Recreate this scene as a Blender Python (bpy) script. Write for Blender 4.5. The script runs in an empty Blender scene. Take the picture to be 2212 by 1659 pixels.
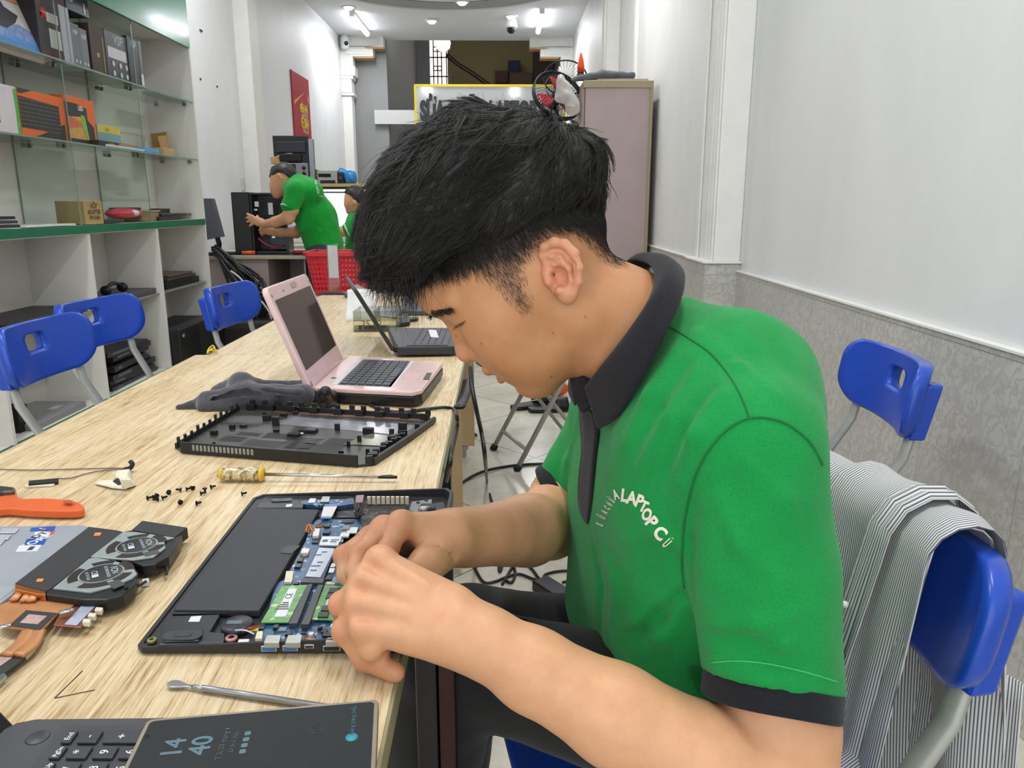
import bpy, bmesh, math, random
import numpy as np
from mathutils import Vector, Matrix, Euler
from mathutils.bvhtree import BVHTree

# ------------------------------------------------------------------ camera, sky, light, exposure
SC = bpy.context.scene
COL = SC.collection
F_PX, CU, CV, EYE = 1650.0, 1106.0, 829.5, 1.14          # for the 2212 x 1659 frame
PITCH = math.atan((CV-438.0)/F_PX)
YAW = math.atan((CU-1085.0)/F_PX*math.cos(PITCH))
cam_d = bpy.data.cameras.new('camera'); cam = bpy.data.objects.new('camera', cam_d); COL.objects.link(cam)
cam.location = (0, 0, EYE)
cam.rotation_euler = (math.pi/2-PITCH, 0, -YAW)
cam_d.sensor_fit = 'HORIZONTAL'; cam_d.sensor_width = 36.0; cam_d.lens = 36.0*F_PX/2212.0
cam_d.clip_start = 0.02; cam_d.clip_end = 100
SC.camera = cam
SC.view_settings.view_transform = 'Standard'
SC.view_settings.look = 'None'
SC.view_settings.gamma = 1.0
SC.view_settings.use_curve_mapping = False
SC.view_settings.exposure = 0.0
SC.cycles.use_denoising = True
SC.cycles.max_bounces = 7
SC.cycles.diffuse_bounces = 3
SC.cycles.glossy_bounces = 3
SC.cycles.transmission_bounces = 6
SC.cycles.transparent_max_bounces = 10
SC.cycles.caustics_reflective = False
SC.cycles.caustics_refractive = False
SC.cycles.sample_clamp_indirect = 4.0

world = bpy.data.worlds.new('sky'); SC.world = world; world.use_nodes = True
wn = world.node_tree; wn.nodes.clear()
w_out = wn.nodes.new('ShaderNodeOutputWorld'); w_bg = wn.nodes.new('ShaderNodeBackground')
w_bg.inputs['Color'].default_value = (0.93, 0.97, 1.0, 1); w_bg.inputs['Strength'].default_value = 2.3
wn.links.new(w_bg.outputs[0], w_out.inputs[0])

def area_light(name, loc, rot, sx, sy, power, color=(1, 1, 1), portal=False):
    d = bpy.data.lights.new(name, 'AREA'); d.shape = 'RECTANGLE'; d.size = sx; d.size_y = sy
    d.energy = power; d.color = color
    o = bpy.data.objects.new(name, d); o.location = loc; o.rotation_euler = rot; COL.objects.link(o)
    if portal: d.cycles.is_portal = True
    return o
# the glazed shop front behind the photographer lets the daylight in (a portal only steers sampling)
area_light('shop_front_portal', (-0.8, -2.45, 1.7), (math.pi/2, 0, 0), 3.9, 3.3, 1.0, portal=True)

# ------------------------------------------------------------------ pixel <-> place
_cp, _sp, _cy, _sy = math.cos(PITCH), math.sin(PITCH), math.cos(YAW), math.sin(YAW)
def ray(u, v):
    x = (u-CU)/F_PX; z = (CV-v)/F_PX
    Y = _cp+z*_sp; Z = -_sp+z*_cp
    return Vector((x*_cy+Y*_sy, -x*_sy+Y*_cy, Z))
ORG = Vector((0, 0, EYE))
def at_z(u, v, z): r = ray(u, v); return ORG+r*((z-EYE)/r.z)
def at_y(u, v, y): r = ray(u, v); return ORG+r*(y/r.y)
def at_x(u, v, x): r = ray(u, v); return ORG+r*(x/r.x)

# ------------------------------------------------------------------ materials
def srgb(r, g=None, b=None):
    if g is None: h = r; r, g, b = int(h[0:2], 16), int(h[2:4], 16), int(h[4:6], 16)
    f = lambda c: (c/255/12.92) if c/255 <= 0.04045 else ((c/255+0.055)/1.055)**2.4
    return (f(r), f(g), f(b), 1.0)
class N:
    """small helper round a node tree"""
    def __init__(s, name):
        s.m = bpy.data.materials.new(name); s.m.use_nodes = True; s.t = s.m.node_tree
        s.b = s.t.nodes['Principled BSDF']
    def new(s, kind, **kw):
        n = s.t.nodes.new(kind)
        for k, v in kw.items():
            if k in n.inputs: n.inputs[k].default_value = v
            else: setattr(n, k, v)
        return n
    def link(s, a, b): s.t.links.new(a, b)
    def coords(s, scale=(1, 1, 1), rot=(0, 0, 0), kind='Object', loc=(0, 0, 0)):
        c = s.new('ShaderNodeTexCoord'); mp = s.new('ShaderNodeMapping')
        mp.inputs['Scale'].default_value = scale; mp.inputs['Rotation'].default_value = rot; mp.inputs['Location'].default_value = loc
        s.link(c.outputs[kind], mp.inputs['Vector']); return mp.outputs[0]
    def noise(s, vec, scale, detail=4, rough=0.55, dist=0.0):
        n = s.new('ShaderNodeTexNoise'); n.inputs['Scale'].default_value = scale; n.inputs['Detail'].default_value = detail
        n.inputs['Roughness'].default_value = rough; n.inputs['Distortion'].default_value = dist
        if vec is not None: s.link(vec, n.inputs['Vector'])
        return n.outputs[0]
    def ramp(s, fac, stops, interp='LINEAR'):
        r = s.new('ShaderNodeValToRGB'); r.color_ramp.interpolation = interp
        el = r.color_ramp.elements
        while len(el) < len(stops): el.new(0.5)
        for e, (p, c) in zip(el, stops): e.position = p; e.color = c if len(c) == 4 else (*c, 1)
        s.link(fac, r.inputs[0]); return r.outputs[0]
    def mix(s, fac, a, b, mode='MIX'):
        n = s.new('ShaderNodeMix'); n.data_type = 'RGBA'; n.blend_type = mode
        for i, val in ((0, fac), (6, a), (7, b)):
            if hasattr(val, 'is_linked'): s.link(val, n.inputs[i])
            else: n.inputs[i].default_value = val
        return n.outputs[2]
    def math(s, op, a, b=0.0, c=None):
        n = s.new('ShaderNodeMath'); n.operation = op
        for i, val in enumerate((a, b) if c is None else (a, b, c)):
            if hasattr(val, 'is_linked'): s.link(val, n.inputs[i])
            else: n.inputs[i].default_value = val
        return n.outputs[0]
    def sep(s, vec):
        n = s.new('ShaderNodeSeparateXYZ'); s.link(vec, n.inputs[0]); return n.outputs
    def bump(s, h, strength=0.2, dist=0.01):
        n = s.new('ShaderNodeBump'); n.inputs['Strength'].default_value = strength; n.inputs['Distance'].default_value = dist
        s.link(h, n.inputs['Height']); s.link(n.outputs[0], s.b.inputs['Normal'])
    def col(s, c):
        if hasattr(c, 'is_linked'): s.link(c, s.b.inputs['Base Color'])
        else: s.b.inputs['Base Color'].default_value = c
    def set(s, **kw):
        for k, v in kw.items():
            k = k.replace('_', ' ')
            if hasattr(v, 'is_linked'): s.link(v, s.b.inputs[k])
            else: s.b.inputs[k].default_value = v
_mats = {}
def mat(name, hexcol, rough=0.5, metal=0.0, var=0.06, scale=30, bump=0.0, spec=0.5, coat=0.0, trans=0.0, ior=1.45, alpha=None, emit=None, estr=0.0, sheen=0.0):
    """plain surface with a little procedural unevenness in colour and gloss"""
    if name in _mats: return _mats[name]
    n = N(name); c = srgb(hexcol)
    v = n.coords(); f = n.noise(v, scale, 3)
    dark = tuple(x*(1-var) for x in c[:3])+(1,); lite = tuple(min(1, x*(1+var)) for x in c[:3])+(1,)
    n.col(n.ramp(f, [(0.3, dark), (0.7, lite)]))
    n.set(Roughness=n.math('MULTIPLY_ADD', f, 0.12, rough-0.06), Metallic=metal)
    n.b.inputs['Specular IOR Level'].default_value = spec
    n.b.inputs['IOR'].default_value = ior
    if coat: n.set(Coat_Weight=coat); n.b.inputs['Coat Roughness'].default_value = 0.08
    if trans: n.set(Transmission_Weight=trans)
    if alpha is not None: n.set(Alpha=alpha)
    if sheen: n.set(Sheen_Weight=sheen)
    if bump: n.bump(f, bump, 0.002)
    if emit: n.set(Emission_Color=srgb(emit), Emission_Strength=estr)
    _mats[name] = n.m; return n.m
def glass(name, tint='d9efe8', rough=0.02, mixf=0.10):
    """thin clear sheet: mostly transparent with a gloss"""
    if name in _mats: return _mats[name]
    m = bpy.data.materials.new(name); m.use_nodes = True; t = m.node_tree; t.nodes.clear()
    o = t.nodes.new('ShaderNodeOutputMaterial'); mx = t.nodes.new('ShaderNodeMixShader')
    tr = t.nodes.new('ShaderNodeBsdfTransparent'); gl = t.nodes.new('ShaderNodeBsdfGlossy')
    nz = t.nodes.new('ShaderNodeTexNoise'); nz.inputs['Scale'].default_value = 6
    mr = t.nodes.new('ShaderNodeMapRange'); mr.inputs[3].default_value = rough; mr.inputs[4].default_value = rough+0.05
    t.links.new(nz.outputs[0], mr.inputs[0]); t.links.new(mr.outputs[0], gl.inputs['Roughness'])
    tr.inputs[0].default_value = srgb(tint)
    lw = t.nodes.new('ShaderNodeLayerWeight'); lw.inputs['Blend'].default_value = 0.5
    pw = t.nodes.new('ShaderNodeMath'); pw.operation = 'POWER'; pw.inputs[1].default_value = 4.0
    ad = t.nodes.new('ShaderNodeMath'); ad.operation = 'MULTIPLY_ADD'; ad.inputs[1].default_value = 0.55; ad.inputs[2].default_value = mixf*0.4
    t.links.new(lw.outputs['Facing'], pw.inputs[0]); t.links.new(pw.outputs[0], ad.inputs[0]); t.links.new(ad.outputs[0], mx.inputs[0])
    t.links.new(tr.outputs[0], mx.inputs[1]); t.links.new(gl.outputs[0], mx.inputs[2]); t.links.new(mx.outputs[0], o.inputs[0])
    _mats[name] = m; return m

# ------------------------------------------------------------------ mesh building
class MB:
    def __init__(s): s.v = []; s.f = []; s.mi = []; s.sm = []
    def add(s, vs, fs, T=None, mi=0, smooth=False):
        o = len(s.v)
        for p in vs:
            p = Vector(p); s.v.append(tuple(T @ p) if T is not None else tuple(p))
        for f in fs: s.f.append(tuple(i+o for i in f)); s.mi.append(mi); s.sm.append(smooth)
        return s
    def box(s, c, d, T=None, mi=0, rz=0.0):
        x, y, z = d[0]/2, d[1]/2, d[2]/2
        M = Matrix.Translation(c) @ Matrix.Rotation(rz, 4, 'Z')
        if T is not None: M = T @ M
        return s.add([(-x, -y, -z), (x, -y, -z), (x, y, -z), (-x, y, -z), (-x, -y, z), (x, -y, z), (x, y, z), (-x, y, z)],
              [(0, 3, 2, 1), (4, 5, 6, 7), (0, 1, 5, 4), (1, 2, 6, 5), (2, 3, 7, 6), (3, 0, 4, 7)], M, mi)
    def bb(s, x0, x1, y0, y1, z0, z1, T=None, mi=0):
        return s.box(((x0+x1)/2, (y0+y1)/2, (z0+z1)/2), (abs(x1-x0), abs(y1-y0), abs(z1-z0)), T, mi)
    def prism(s, poly, z0, z1, T=None, mi=0, smooth=False):
        n = len(poly); vs = [(x, y, z0) for x, y in poly]+[(x, y, z1) for x, y in poly]
        a = sum(poly[i][0]*poly[(i+1) % n][1]-poly[(i+1) % n][0]*poly[i][1] for i in range(n))
        fs = [tuple(range(n-1, -1, -1)), tuple(range(n, 2*n))]+[(i, (i+1) % n, n+(i+1) % n, n+i) for i in range(n)]
        if (a < 0) != (z1 < z0): fs = [f[::-1] for f in fs]
        return s.add(vs, fs, T, mi, smooth)
    def lathe(s, prof, seg=24, T=None, mi=0, cap=True, smooth=True):
        vs = []; fs = []; n = len(prof)
        for r, z in prof:
            for k in range(seg): a = 2*math.pi*k/seg; vs.append((r*math.cos(a), r*math.sin(a), z))
        for i in range(n-1):
            for k in range(seg): fs.append((i*seg+k, i*seg+(k+1) % seg, (i+1)*seg+(k+1) % seg, (i+1)*seg+k))
        if cap: fs.append(tuple(range(seg-1, -1, -1))); fs.append(tuple((n-1)*seg+k for k in range(seg)))
        return s.add(vs, fs, T, mi, smooth)
    def cyl(s, p, q, r, seg=16, mi=0, r2=None, smooth=True):
        p = Vector(p); q = Vector(q); d = q-p
        T = Matrix.Translation(p) @ d.to_track_quat('Z', 'Y').to_matrix().to_4x4()
        return s.lathe([(r, 0), (r if r2 is None else r2, d.length)], seg, T, mi, True, smooth)
    def tube(s, pts, r, seg=8, mi=0, flat=1.0, closed=False, up=None):
        P = [Vector(p) for p in pts]; n = len(P); vs = []; fs = []
        rr = r if hasattr(r, '__len__') else [r]*n
        nrm = None
        for i in range(n):
            t = (P[min(i+1, n-1)]-P[max(i-1, 0)])
            if closed: t = P[(i+1) % n]-P[i-1]
            t.normalize()
            if nrm is None:
                a = up if up is not None else (Vector((0, 0, 1)) if abs(t.z) < 0.9 else Vector((1, 0, 0)))
                nrm = Vector(a)-t*t.dot(Vector(a)); nrm.normalize()
            else:
                nrm = nrm-t*t.dot(nrm)
                if nrm.length < 1e-6: nrm = Vector((0, 0, 1))
                nrm.normalize()
            bt = t.cross(nrm)
            for k in range(seg):
                a = 2*math.pi*k/seg
                vs.append(P[i]+nrm*(math.cos(a)*rr[i]*flat)+bt*(math.sin(a)*rr[i]))
        m = n if closed else n-1
        for i in range(m):
            j = (i+1) % n
            for k in range(seg): fs.append((i*seg+k, i*seg+(k+1) % seg, j*seg+(k+1) % seg, j*seg+k))
        if not closed: fs.append(tuple(range(seg-1, -1, -1))); fs.append(tuple((n-1)*seg+k for k in range(seg)))
        return s.add(vs, fs, None, mi, True)
    def ball(s, c, r, seg=16, rings=10, T=None, mi=0, sq=(1, 1, 1)):
        prof = []
        for i in range(rings+1):
            a = -math.pi/2+math.pi*i/rings; prof.append((max(1e-4, r*math.cos(a)), r*math.sin(a)))
        M = Matrix.Translation(c) @ Matrix.Diagonal((*sq, 1))
        if T is not None: M = T @ M
        return s.lathe(prof, seg, M, mi)
    def grid(s, fn, nu, nv, mi=0, smooth=True):
        vs = [fn(i/(nu-1), j/(nv-1)) for j in range(nv) for i in range(nu)]
        fs = [(j*nu+i, j*nu+i+1, (j+1)*nu+i+1, (j+1)*nu+i) for j in range(nv-1) for i in range(nu-1)]
        return s.add(vs, fs, None, mi, smooth)
    def mesh(s, name, mats, off=None):
        me = bpy.data.meshes.new(name)
        v = s.v if off is None else [(a-off[0], b-off[1], c-off[2]) for a, b, c in s.v]
        me.from_pydata(v, [], s.f)
        for m in (mats if isinstance(mats, (list, tuple)) else [mats]): me.materials.append(m)
        me.polygons.foreach_set('material_index', s.mi); me.polygons.foreach_set('use_smooth', s.sm)
        me.update(); return me
def rrect(w, h, r, n=6, cx=0, cy=0):
    out = []
    for (sx, sy, a0) in ((1, 1, 0), (-1, 1, 90), (-1, -1, 180), (1, -1, 270)):
        for k in range(n+1):
            a = math.radians(a0+90*k/n); out.append((cx+sx*(w/2-r)+r*math.cos(a), cy+sy*(h/2-r)+r*math.sin(a)))
    return out
def spline(pts, n=8):
    P = [Vector(p) for p in pts]; out = []
    for i in range(len(P)-1):
        p0 = P[max(i-1, 0)]; p1 = P[i]; p2 = P[i+1]; p3 = P[min(i+2, len(P)-1)]
        for k in range(n):
            t = k/n; out.append(0.5*((2*p1)+(p2-p0)*t+(2*p0-5*p1+4*p2-p3)*t*t+(3*p1-p0-3*p2+p3)*t**3))
    out.append(P[-1]); return out

# ------------------------------------------------------------------ objects
def tag(o, label=None, cat=None, group=None, kind=None):
    if label: o['label'] = label
    if cat: o['category'] = cat
    if group: o['group'] = group
    if kind: o['kind'] = kind
    return o
def thing(name, label, cat, loc=(0, 0, 0), rz=0.0, group=None, rot=None):
    o = bpy.data.objects.new(name, None); COL.objects.link(o); o.empty_display_size = 0.05
    o.location = loc; o.rotation_euler = rot if rot else (0, 0, rz)
    return tag(o, label, cat, group)
def root_of(o):
    while o.parent: o = o.parent
    return o
def obj(name, mb, mats, parent=None, bevel=0.0, world=False, label=None, seg=2, sub=0, shade=None):
    """one mesh object; world=True means the mesh was written in room coordinates"""
    off = None
    if world and parent is not None: off = root_of(parent).location
    me = mb.mesh(name, mats, off) if isinstance(mb, MB) else mb
    o = bpy.data.objects.new(name, me); COL.objects.link(o)
    if parent is not None: o.parent = parent
    if bevel:
        b = o.modifiers.new('bevel', 'BEVEL'); b.width = bevel; b.segments = seg; b.limit_method = 'ANGLE'; b.angle_limit = math.radians(40)
    if sub:
        b = o.modifiers.new('sub', 'SUBSURF'); b.levels = sub; b.render_levels = sub
    if shade: me.shade_smooth()
    if label: o['label'] = label
    return o
def single(name, mb, mats, label, cat, group=None, bevel=0.0, loc=None, **kw):
    """a thing that is one mesh, written in room coordinates, its origin at its own base"""
    if loc is None:
        xs = [p[0] for p in mb.v]; ys = [p[1] for p in mb.v]; zs = [p[2] for p in mb.v]
        loc = ((min(xs)+max(xs))/2, (min(ys)+max(ys))/2, min(zs))
    me = mb.mesh(name, mats, loc)
    o = obj(name, me, mats, None, bevel, **kw); o.location = loc
    return tag(o, label, cat, group)
def struct(name, mb, mats, bevel=0.0, parent=None):
    o = obj(name, mb, mats, parent, bevel)
    if parent is None: o['kind'] = 'structure'
    return o
def dup(src, loc=None, rz=None, label=None, group=None, rot=None):
    c = src.copy(); COL.objects.link(c)
    if loc is not None: c.location = loc
    if rz is not None: c.rotation_euler = (0, 0, rz)
    if rot is not None: c.rotation_euler = rot
    if label: c['label'] = label
    if group: c['group'] = group
    def kids(a, b):
        for ch in list(a.children):
            d = ch.copy(); COL.objects.link(d); d.parent = b; kids(ch, d)
    kids(src, c); return c
def text_mesh(txt, size=1.0, bold=0.0, depth=0.0, align='CENTER', shear=0.0, xs=1.0):
    """lettering as (verts, faces) lying in XY, centred, cap height about 0.7*size"""
    cu = bpy.data.curves.new('lettering', 'FONT'); cu.body = txt; cu.size = size; cu.offset = bold; cu.extrude = depth
    cu.align_x = align; cu.align_y = 'CENTER'; cu.shear = shear; cu.resolution_u = 3
    ob = bpy.data.objects.new('lettering', cu); COL.objects.link(ob)
    dg = bpy.context.evaluated_depsgraph_get(); me = bpy.data.meshes.new_from_object(ob.evaluated_get(dg))
    vs = [(v.co.x*xs, v.co.y, v.co.z) for v in me.vertices]; fs = [tuple(p.vertices) for p in me.polygons]
    bpy.data.objects.remove(ob); bpy.data.curves.remove(cu); bpy.data.meshes.remove(me)
    return vs, fs
def frame(o, x, y):
    """matrix with origin o, x axis along x, y axis near y"""
    x = Vector(x).normalized(); y = Vector(y); y = (y-x*x.dot(y)).normalized(); z = x.cross(y)
    M = Matrix((x, y, z)).transposed().to_4x4(); M.translation = Vector(o); return M
def letters(mb, txt, T, size, mi=0, bold=0.0, xs=1.0, align='CENTER', depth=0.0):
    v, f = text_mesh(txt, size, bold, depth, align, 0, xs); mb.add(v, f, T, mi)

# ------------------------------------------------------------------ soft-solid modelling (signed distances on a grid)
class Field:
    def __init__(s, lo, hi, h):
        s.lo = np.array(lo, float); s.h = h
        s.n = np.maximum(2, np.ceil((np.array(hi)-s.lo)/h).astype(int)+1)
        s.D = np.full(tuple(s.n), 1.0, np.float32)
        s.ax = [s.lo[i]+h*np.arange(s.n[i]) for i in range(3)]
    def _sub(s, lo, hi):
        a = np.clip(np.floor((np.array(lo)-s.lo)/s.h).astype(int), 0, s.n); b = np.clip(np.ceil((np.array(hi)-s.lo)/s.h).astype(int)+1, 0, s.n)
        if (b <= a).any(): return None
        sl = tuple(slice(a[i], b[i]) for i in range(3))
        X, Y, Z = np.meshgrid(*[s.ax[i][sl[i]].astype(np.float32) for i in range(3)], indexing='ij')
        return sl, X, Y, Z
    def _put(s, sl, d, k, op):
        A = s.D[sl]
        if op == '+':
            if k <= 0: s.D[sl] = np.minimum(A, d)
            else:
                h = np.clip(0.5+0.5*(A-d)/k, 0, 1); s.D[sl] = A*(1-h)+d*h-k*h*(1-h)
        else:
            if k <= 0: s.D[sl] = np.maximum(A, -d)
            else:
                h = np.clip(0.5-0.5*(A+d)/k, 0, 1); s.D[sl] = A*(1-h)-d*h+k*h*(1-h)
    def cone(s, a, b, ra, rb=None, k=0.0, op='+', sq=None):
        """capsule from a to b with radii ra..rb; sq=(axis, factor) squashes across an axis"""
        a = np.array(a, float); b = np.array(b, float); rb = ra if rb is None else rb
        pad = max(ra, rb)*1.6+k*1.2+s.h*3
        g = s._sub(np.minimum(a, b)-pad, np.maximum(a, b)+pad)
        if g is None: return s
        sl, X, Y, Z = g; ab = b-a; L2 = max(1e-9, ab@ab)
        t = np.clip(((X-a[0])*ab[0]+(Y-a[1])*ab[1]+(Z-a[2])*ab[2])/L2, 0, 1)
        dx, dy, dz = X-a[0]-t*ab[0], Y-a[1]-t*ab[1], Z-a[2]-t*ab[2]
        if sq is not None:
            n, f = np.array(sq[0], float), sq[1]; n = n/np.linalg.norm(n)
            c = dx*n[0]+dy*n[1]+dz*n[2]
            d2 = dx*dx+dy*dy+dz*dz-c*c+(c/f)**2
        else: d2 = dx*dx+dy*dy+dz*dz
        s._put(sl, np.sqrt(np.maximum(d2, 0))-(ra+(rb-ra)*t), k, op); return s
    def ball(s, c, r, k=0.0, op='+'): return s.cone(c, np.array(c)+1e-6, r, r, k, op)
    def ell(s, c, rad, R=None, k=0.0, op='+'):
        """ellipsoid, R rows = its axes"""
        c = np.array(c, float); rad = np.array(rad, float); m = rad.max()*1.35+k*1.2+3*s.h
        g = s._sub(c-m, c+m)
        if g is None: return s
        sl, X, Y, Z = g; R = np.eye(3) if R is None else np.array(R, float)
        dx, dy, dz = X-c[0], Y-c[1], Z-c[2]; q0 = 0; q1 = 0
        for i in range(3):
            t = (dx*R[i][0]+dy*R[i][1]+dz*R[i][2])/rad[i]; q0 = q0+t*t; q1 = q1+(t/rad[i])**2
        k0 = np.sqrt(q0); k1 = np.sqrt(q1)+1e-9
        s._put(sl, k0*(k0-1)/k1, k, op); return s
    def chain(s, pts, rs, k=0.0, op='+', kin=None, sq=None):
        for i in range(len(pts)-1): s.cone(pts[i], pts[i+1], rs[i], rs[i+1], k, op, sq)
        return s
    def warp(s, fn):
        X, Y, Z = np.meshgrid(*[a.astype(np.float32) for a in s.ax], indexing='ij'); s.D += fn(X, Y, Z).astype(np.float32); return s
    def blur(s, n=1):
        for _ in range(n):
            for ax in range(3):
                A = s.D; B = A.copy(); sl = [slice(None)]*3
                i0, i1, i2 = sl[:], sl[:], sl[:]
                i0[ax] = slice(0, -2); i1[ax] = slice(1, -1); i2[ax] = slice(2, None)
                B[tuple(i1)] = 0.25*A[tuple(i0)]+0.5*A[tuple(i1)]+0.25*A[tuple(i2)]; s.D = B
        return s
    def surf(s, relax=1):
        """surface nets -> verts, quads"""
        D = s.D; ins = D < 0; n = D.shape
        cnt = np.zeros(tuple(k-1 for k in n), np.int8); acc = np.zeros(cnt.shape+(3,), np.float32); num = np.zeros(cnt.shape, np.float32)
        for dx in (0, 1):
            for dy in (0, 1):
                for dz in (0, 1): cnt += ins[dx:n[0]-1+dx, dy:n[1]-1+dy, dz:n[2]-1+dz]
        act = (cnt > 0) & (cnt < 8); idx = np.argwhere(act); ids = np.full(cnt.shape, -1, np.int64); ids[act] = np.arange(len(idx))
        P = np.zeros((len(idx), 3)); W = np.zeros(len(idx))
        cs = [(0, 0, 0), (1, 0, 0), (0, 1, 0), (1, 1, 0), (0, 0, 1), (1, 0, 1), (0, 1, 1), (1, 1, 1)]
        val = [D[idx[:, 0]+c[0], idx[:, 1]+c[1], idx[:, 2]+c[2]] for c in cs]
        for a in range(8):
            for b in range(a+1, 8):
                df = [cs[b][i]-cs[a][i] for i in range(3)]
                if sum(abs(x) for x in df) != 1: continue
                va, vb = val[a], val[b]; m = (va < 0) != (vb < 0)
                t = np.where(m, va/np.where(np.abs(va-vb) < 1e-12, 1, va-vb), 0)
                for i in range(3): P[:, i] += np.where(m, cs[a][i]+t*df[i], 0)
                W += m
        P = (P/np.maximum(W, 1)[:, None]+idx)*s.h+s.lo
        quads = []
        for ax in range(3):
            sl0 = [slice(None)]*3; sl1 = [slice(None)]*3; sl0[ax] = slice(0, -1); sl1[ax] = slice(1, None)
            a, b = ins[tuple(sl0)], ins[tuple(sl1)]
            E = np.argwhere(a != b); o1, o2 = (ax+1) % 3, (ax+2) % 3
            E = E[(E[:, o1] > 0) & (E[:, o2] > 0) & (E[:, o1] < n[o1]-1) & (E[:, o2] < n[o2]-1)]
            if not len(E): continue
            def cell(d1, d2):
                c = E.copy(); c[:, o1] -= d1; c[:, o2] -= d2; return ids[c[:, 0], c[:, 1], c[:, 2]]
            q = np.stack([cell(1, 1), cell(0, 1), cell(0, 0), cell(1, 0)], 1)
            fl = b[tuple(E.T)]; q[fl] = q[fl][:, ::-1]; quads.append(q)
        Q = np.concatenate(quads); Q = Q[(Q >= 0).all(1)]
        for _ in range(relax):
            S = np.zeros_like(P); C = np.zeros(len(P))
            for i in range(4):
                for j in (1, 3): np.add.at(S, Q[:, i], P[Q[:, (i+j) % 4]]); np.add.at(C, Q[:, i], 1)
            P = 0.5*P+0.5*S/np.maximum(C, 1)[:, None]
        return P, Q
def np_mesh(name, V, Q, mats, off=(0, 0, 0), smooth=True):
    me = bpy.data.meshes.new(name); V = np.asarray(V, np.float32)-np.array(off, np.float32); Q = np.asarray(Q)
    k = Q.shape[1]; me.vertices.add(len(V)); me.vertices.foreach_set('co', V.ravel())
    me.loops.add(Q.size); me.loops.foreach_set('vertex_index', Q.astype(np.int32).ravel())
    me.polygons.add(len(Q)); me.polygons.foreach_set('loop_start', np.arange(0, Q.size, k, dtype=np.int32))
    me.polygons.foreach_set('use_smooth', np.full(len(Q), smooth))
    for m in (mats if isinstance(mats, (list, tuple)) else [mats]): me.materials.append(m)
    me.update(calc_edges=True); me.validate(); return me
def solid(name, fields, mats, parent, off=(0, 0, 0), relax=1):
    Vs, Qs, o = [], [], 0
    for f in fields:
        V, Q = f.surf(relax); Vs.append(V); Qs.append(Q+o); o += len(V)
    V = np.concatenate(Vs); Q = np.concatenate(Qs)
    ob = bpy.data.objects.new(name, np_mesh(name, V, Q, mats, off)); COL.objects.link(ob)
    if parent is not None: ob.parent = parent
    return ob, V, Q
def bvh_of(V, Q): return BVHTree.FromPolygons([Vector(p) for p in V], [tuple(int(i) for i in q) for q in Q])
def smooth_noise(X, Y, Z, seed, n=5, f=20.0):
    r = random.Random(seed); out = 0
    for _ in range(n):
        a = [r.gauss(0, 1)*f for _ in range(3)]; out = out+np.sin(X*a[0]+Y*a[1]+Z*a[2]+r.random()*6.28)
    return out/n
random.seed(4)
# ================================================================== the room
XL, XR, YF, YB, ZC = -2.6, 1.15, -2.5, 13.2, 3.73

def wall_paint(name, hexcol, stain=0.05, rough=0.55):
    n = N(name); v = n.coords(); c = srgb(hexcol)
    big = n.noise(n.coords((0.6, 0.6, 0.35)), 1.6, 5, 0.6, 0.4)
    streak = n.noise(n.coords((3, 2.2, 0.4)), 2.2, 4, 0.6)
    f = n.math('MULTIPLY_ADD', streak, 0.16, n.math('MULTIPLY', big, 0.84))
    lo = tuple(x*(1-stain*1.6) for x in c[:3])+(1,); hi = tuple(min(1, x*(1+stain)) for x in c[:3])+(1,)
    base = n.ramp(f, [(0.32, lo), (0.62, hi)])
    chips = n.ramp(n.noise(v, 9, 5, 0.7), [(0.0, (0, 0, 0)), (0.70, (0, 0, 0)), (0.76, (1, 1, 1))])
    n.col(n.mix(n.math('MULTIPLY', chips, 0.22), base, srgb('f2f2ee')))
    n.set(Roughness=rough); n.b.inputs['Specular IOR Level'].default_value = 0.35
    n.bump(n.noise(v, 60, 3), 0.12, 0.002); return n.m
M_wall = wall_paint('wall_paint', 'e6e7e8', 0.035)
M_wallR = wall_paint('wall_paint_worn', 'e4e4e2', 0.05)
M_ceil = wall_paint('ceiling_paint', 'e9ebed', 0.015, 0.7)
M_trim = mat('trim_paint', 'ebeae5', 0.5, var=0.03, scale=8)
M_grey = wall_paint('grey_stairwell_paint', '8d8e8d', 0.04)

def floor_mat():
    n = N('cream_floor_tile'); v = n.coords()
    xyz = n.sep(v); L = 0.8485
    a = n.math('ADD', xyz[0], xyz[1]); b = n.math('SUBTRACT', xyz[1], xyz[0])
    def line(t, off):
        p = n.math('PINGPONG', n.math('ADD', t, off), L/2)
        return n.math('LESS_THAN', p, 0.0042)
    g = n.math('MAXIMUM', line(a, -2.636+L*8), line(b, -1.49+L*8))
    f = n.noise(v, 3.2, 6, 0.62, 1.2); sp = n.noise(v, 34, 3, 0.6)
    c = n.ramp(n.math('MULTIPLY_ADD', sp, 0.3, n.math('MULTIPLY', f, 0.7)), [(0.32, srgb('bdb5a2')), (0.55, srgb('d2ccbb')), (0.75, srgb('ddd8ca'))])
    dirt = n.ramp(n.noise(n.coords((1.2, 1.2, 1.2)), 2.0, 5, 0.7), [(0.5, (0, 0, 0)), (0.75, (1, 1, 1))])
    c = n.mix(n.math('MULTIPLY', dirt, 0.2), c, srgb('a39a85'))
    n.col(n.mix(g, c, srgb('857d6e')))
    n.set(Roughness=n.math('MULTIPLY_ADD', f, 0.2, 0.12)); return n.m
fl = MB(); fl.bb(XL-0.2, XR+0.2, YF, 19.0, -0.12, 0.0)
struct('floor', fl, floor_mat())

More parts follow.
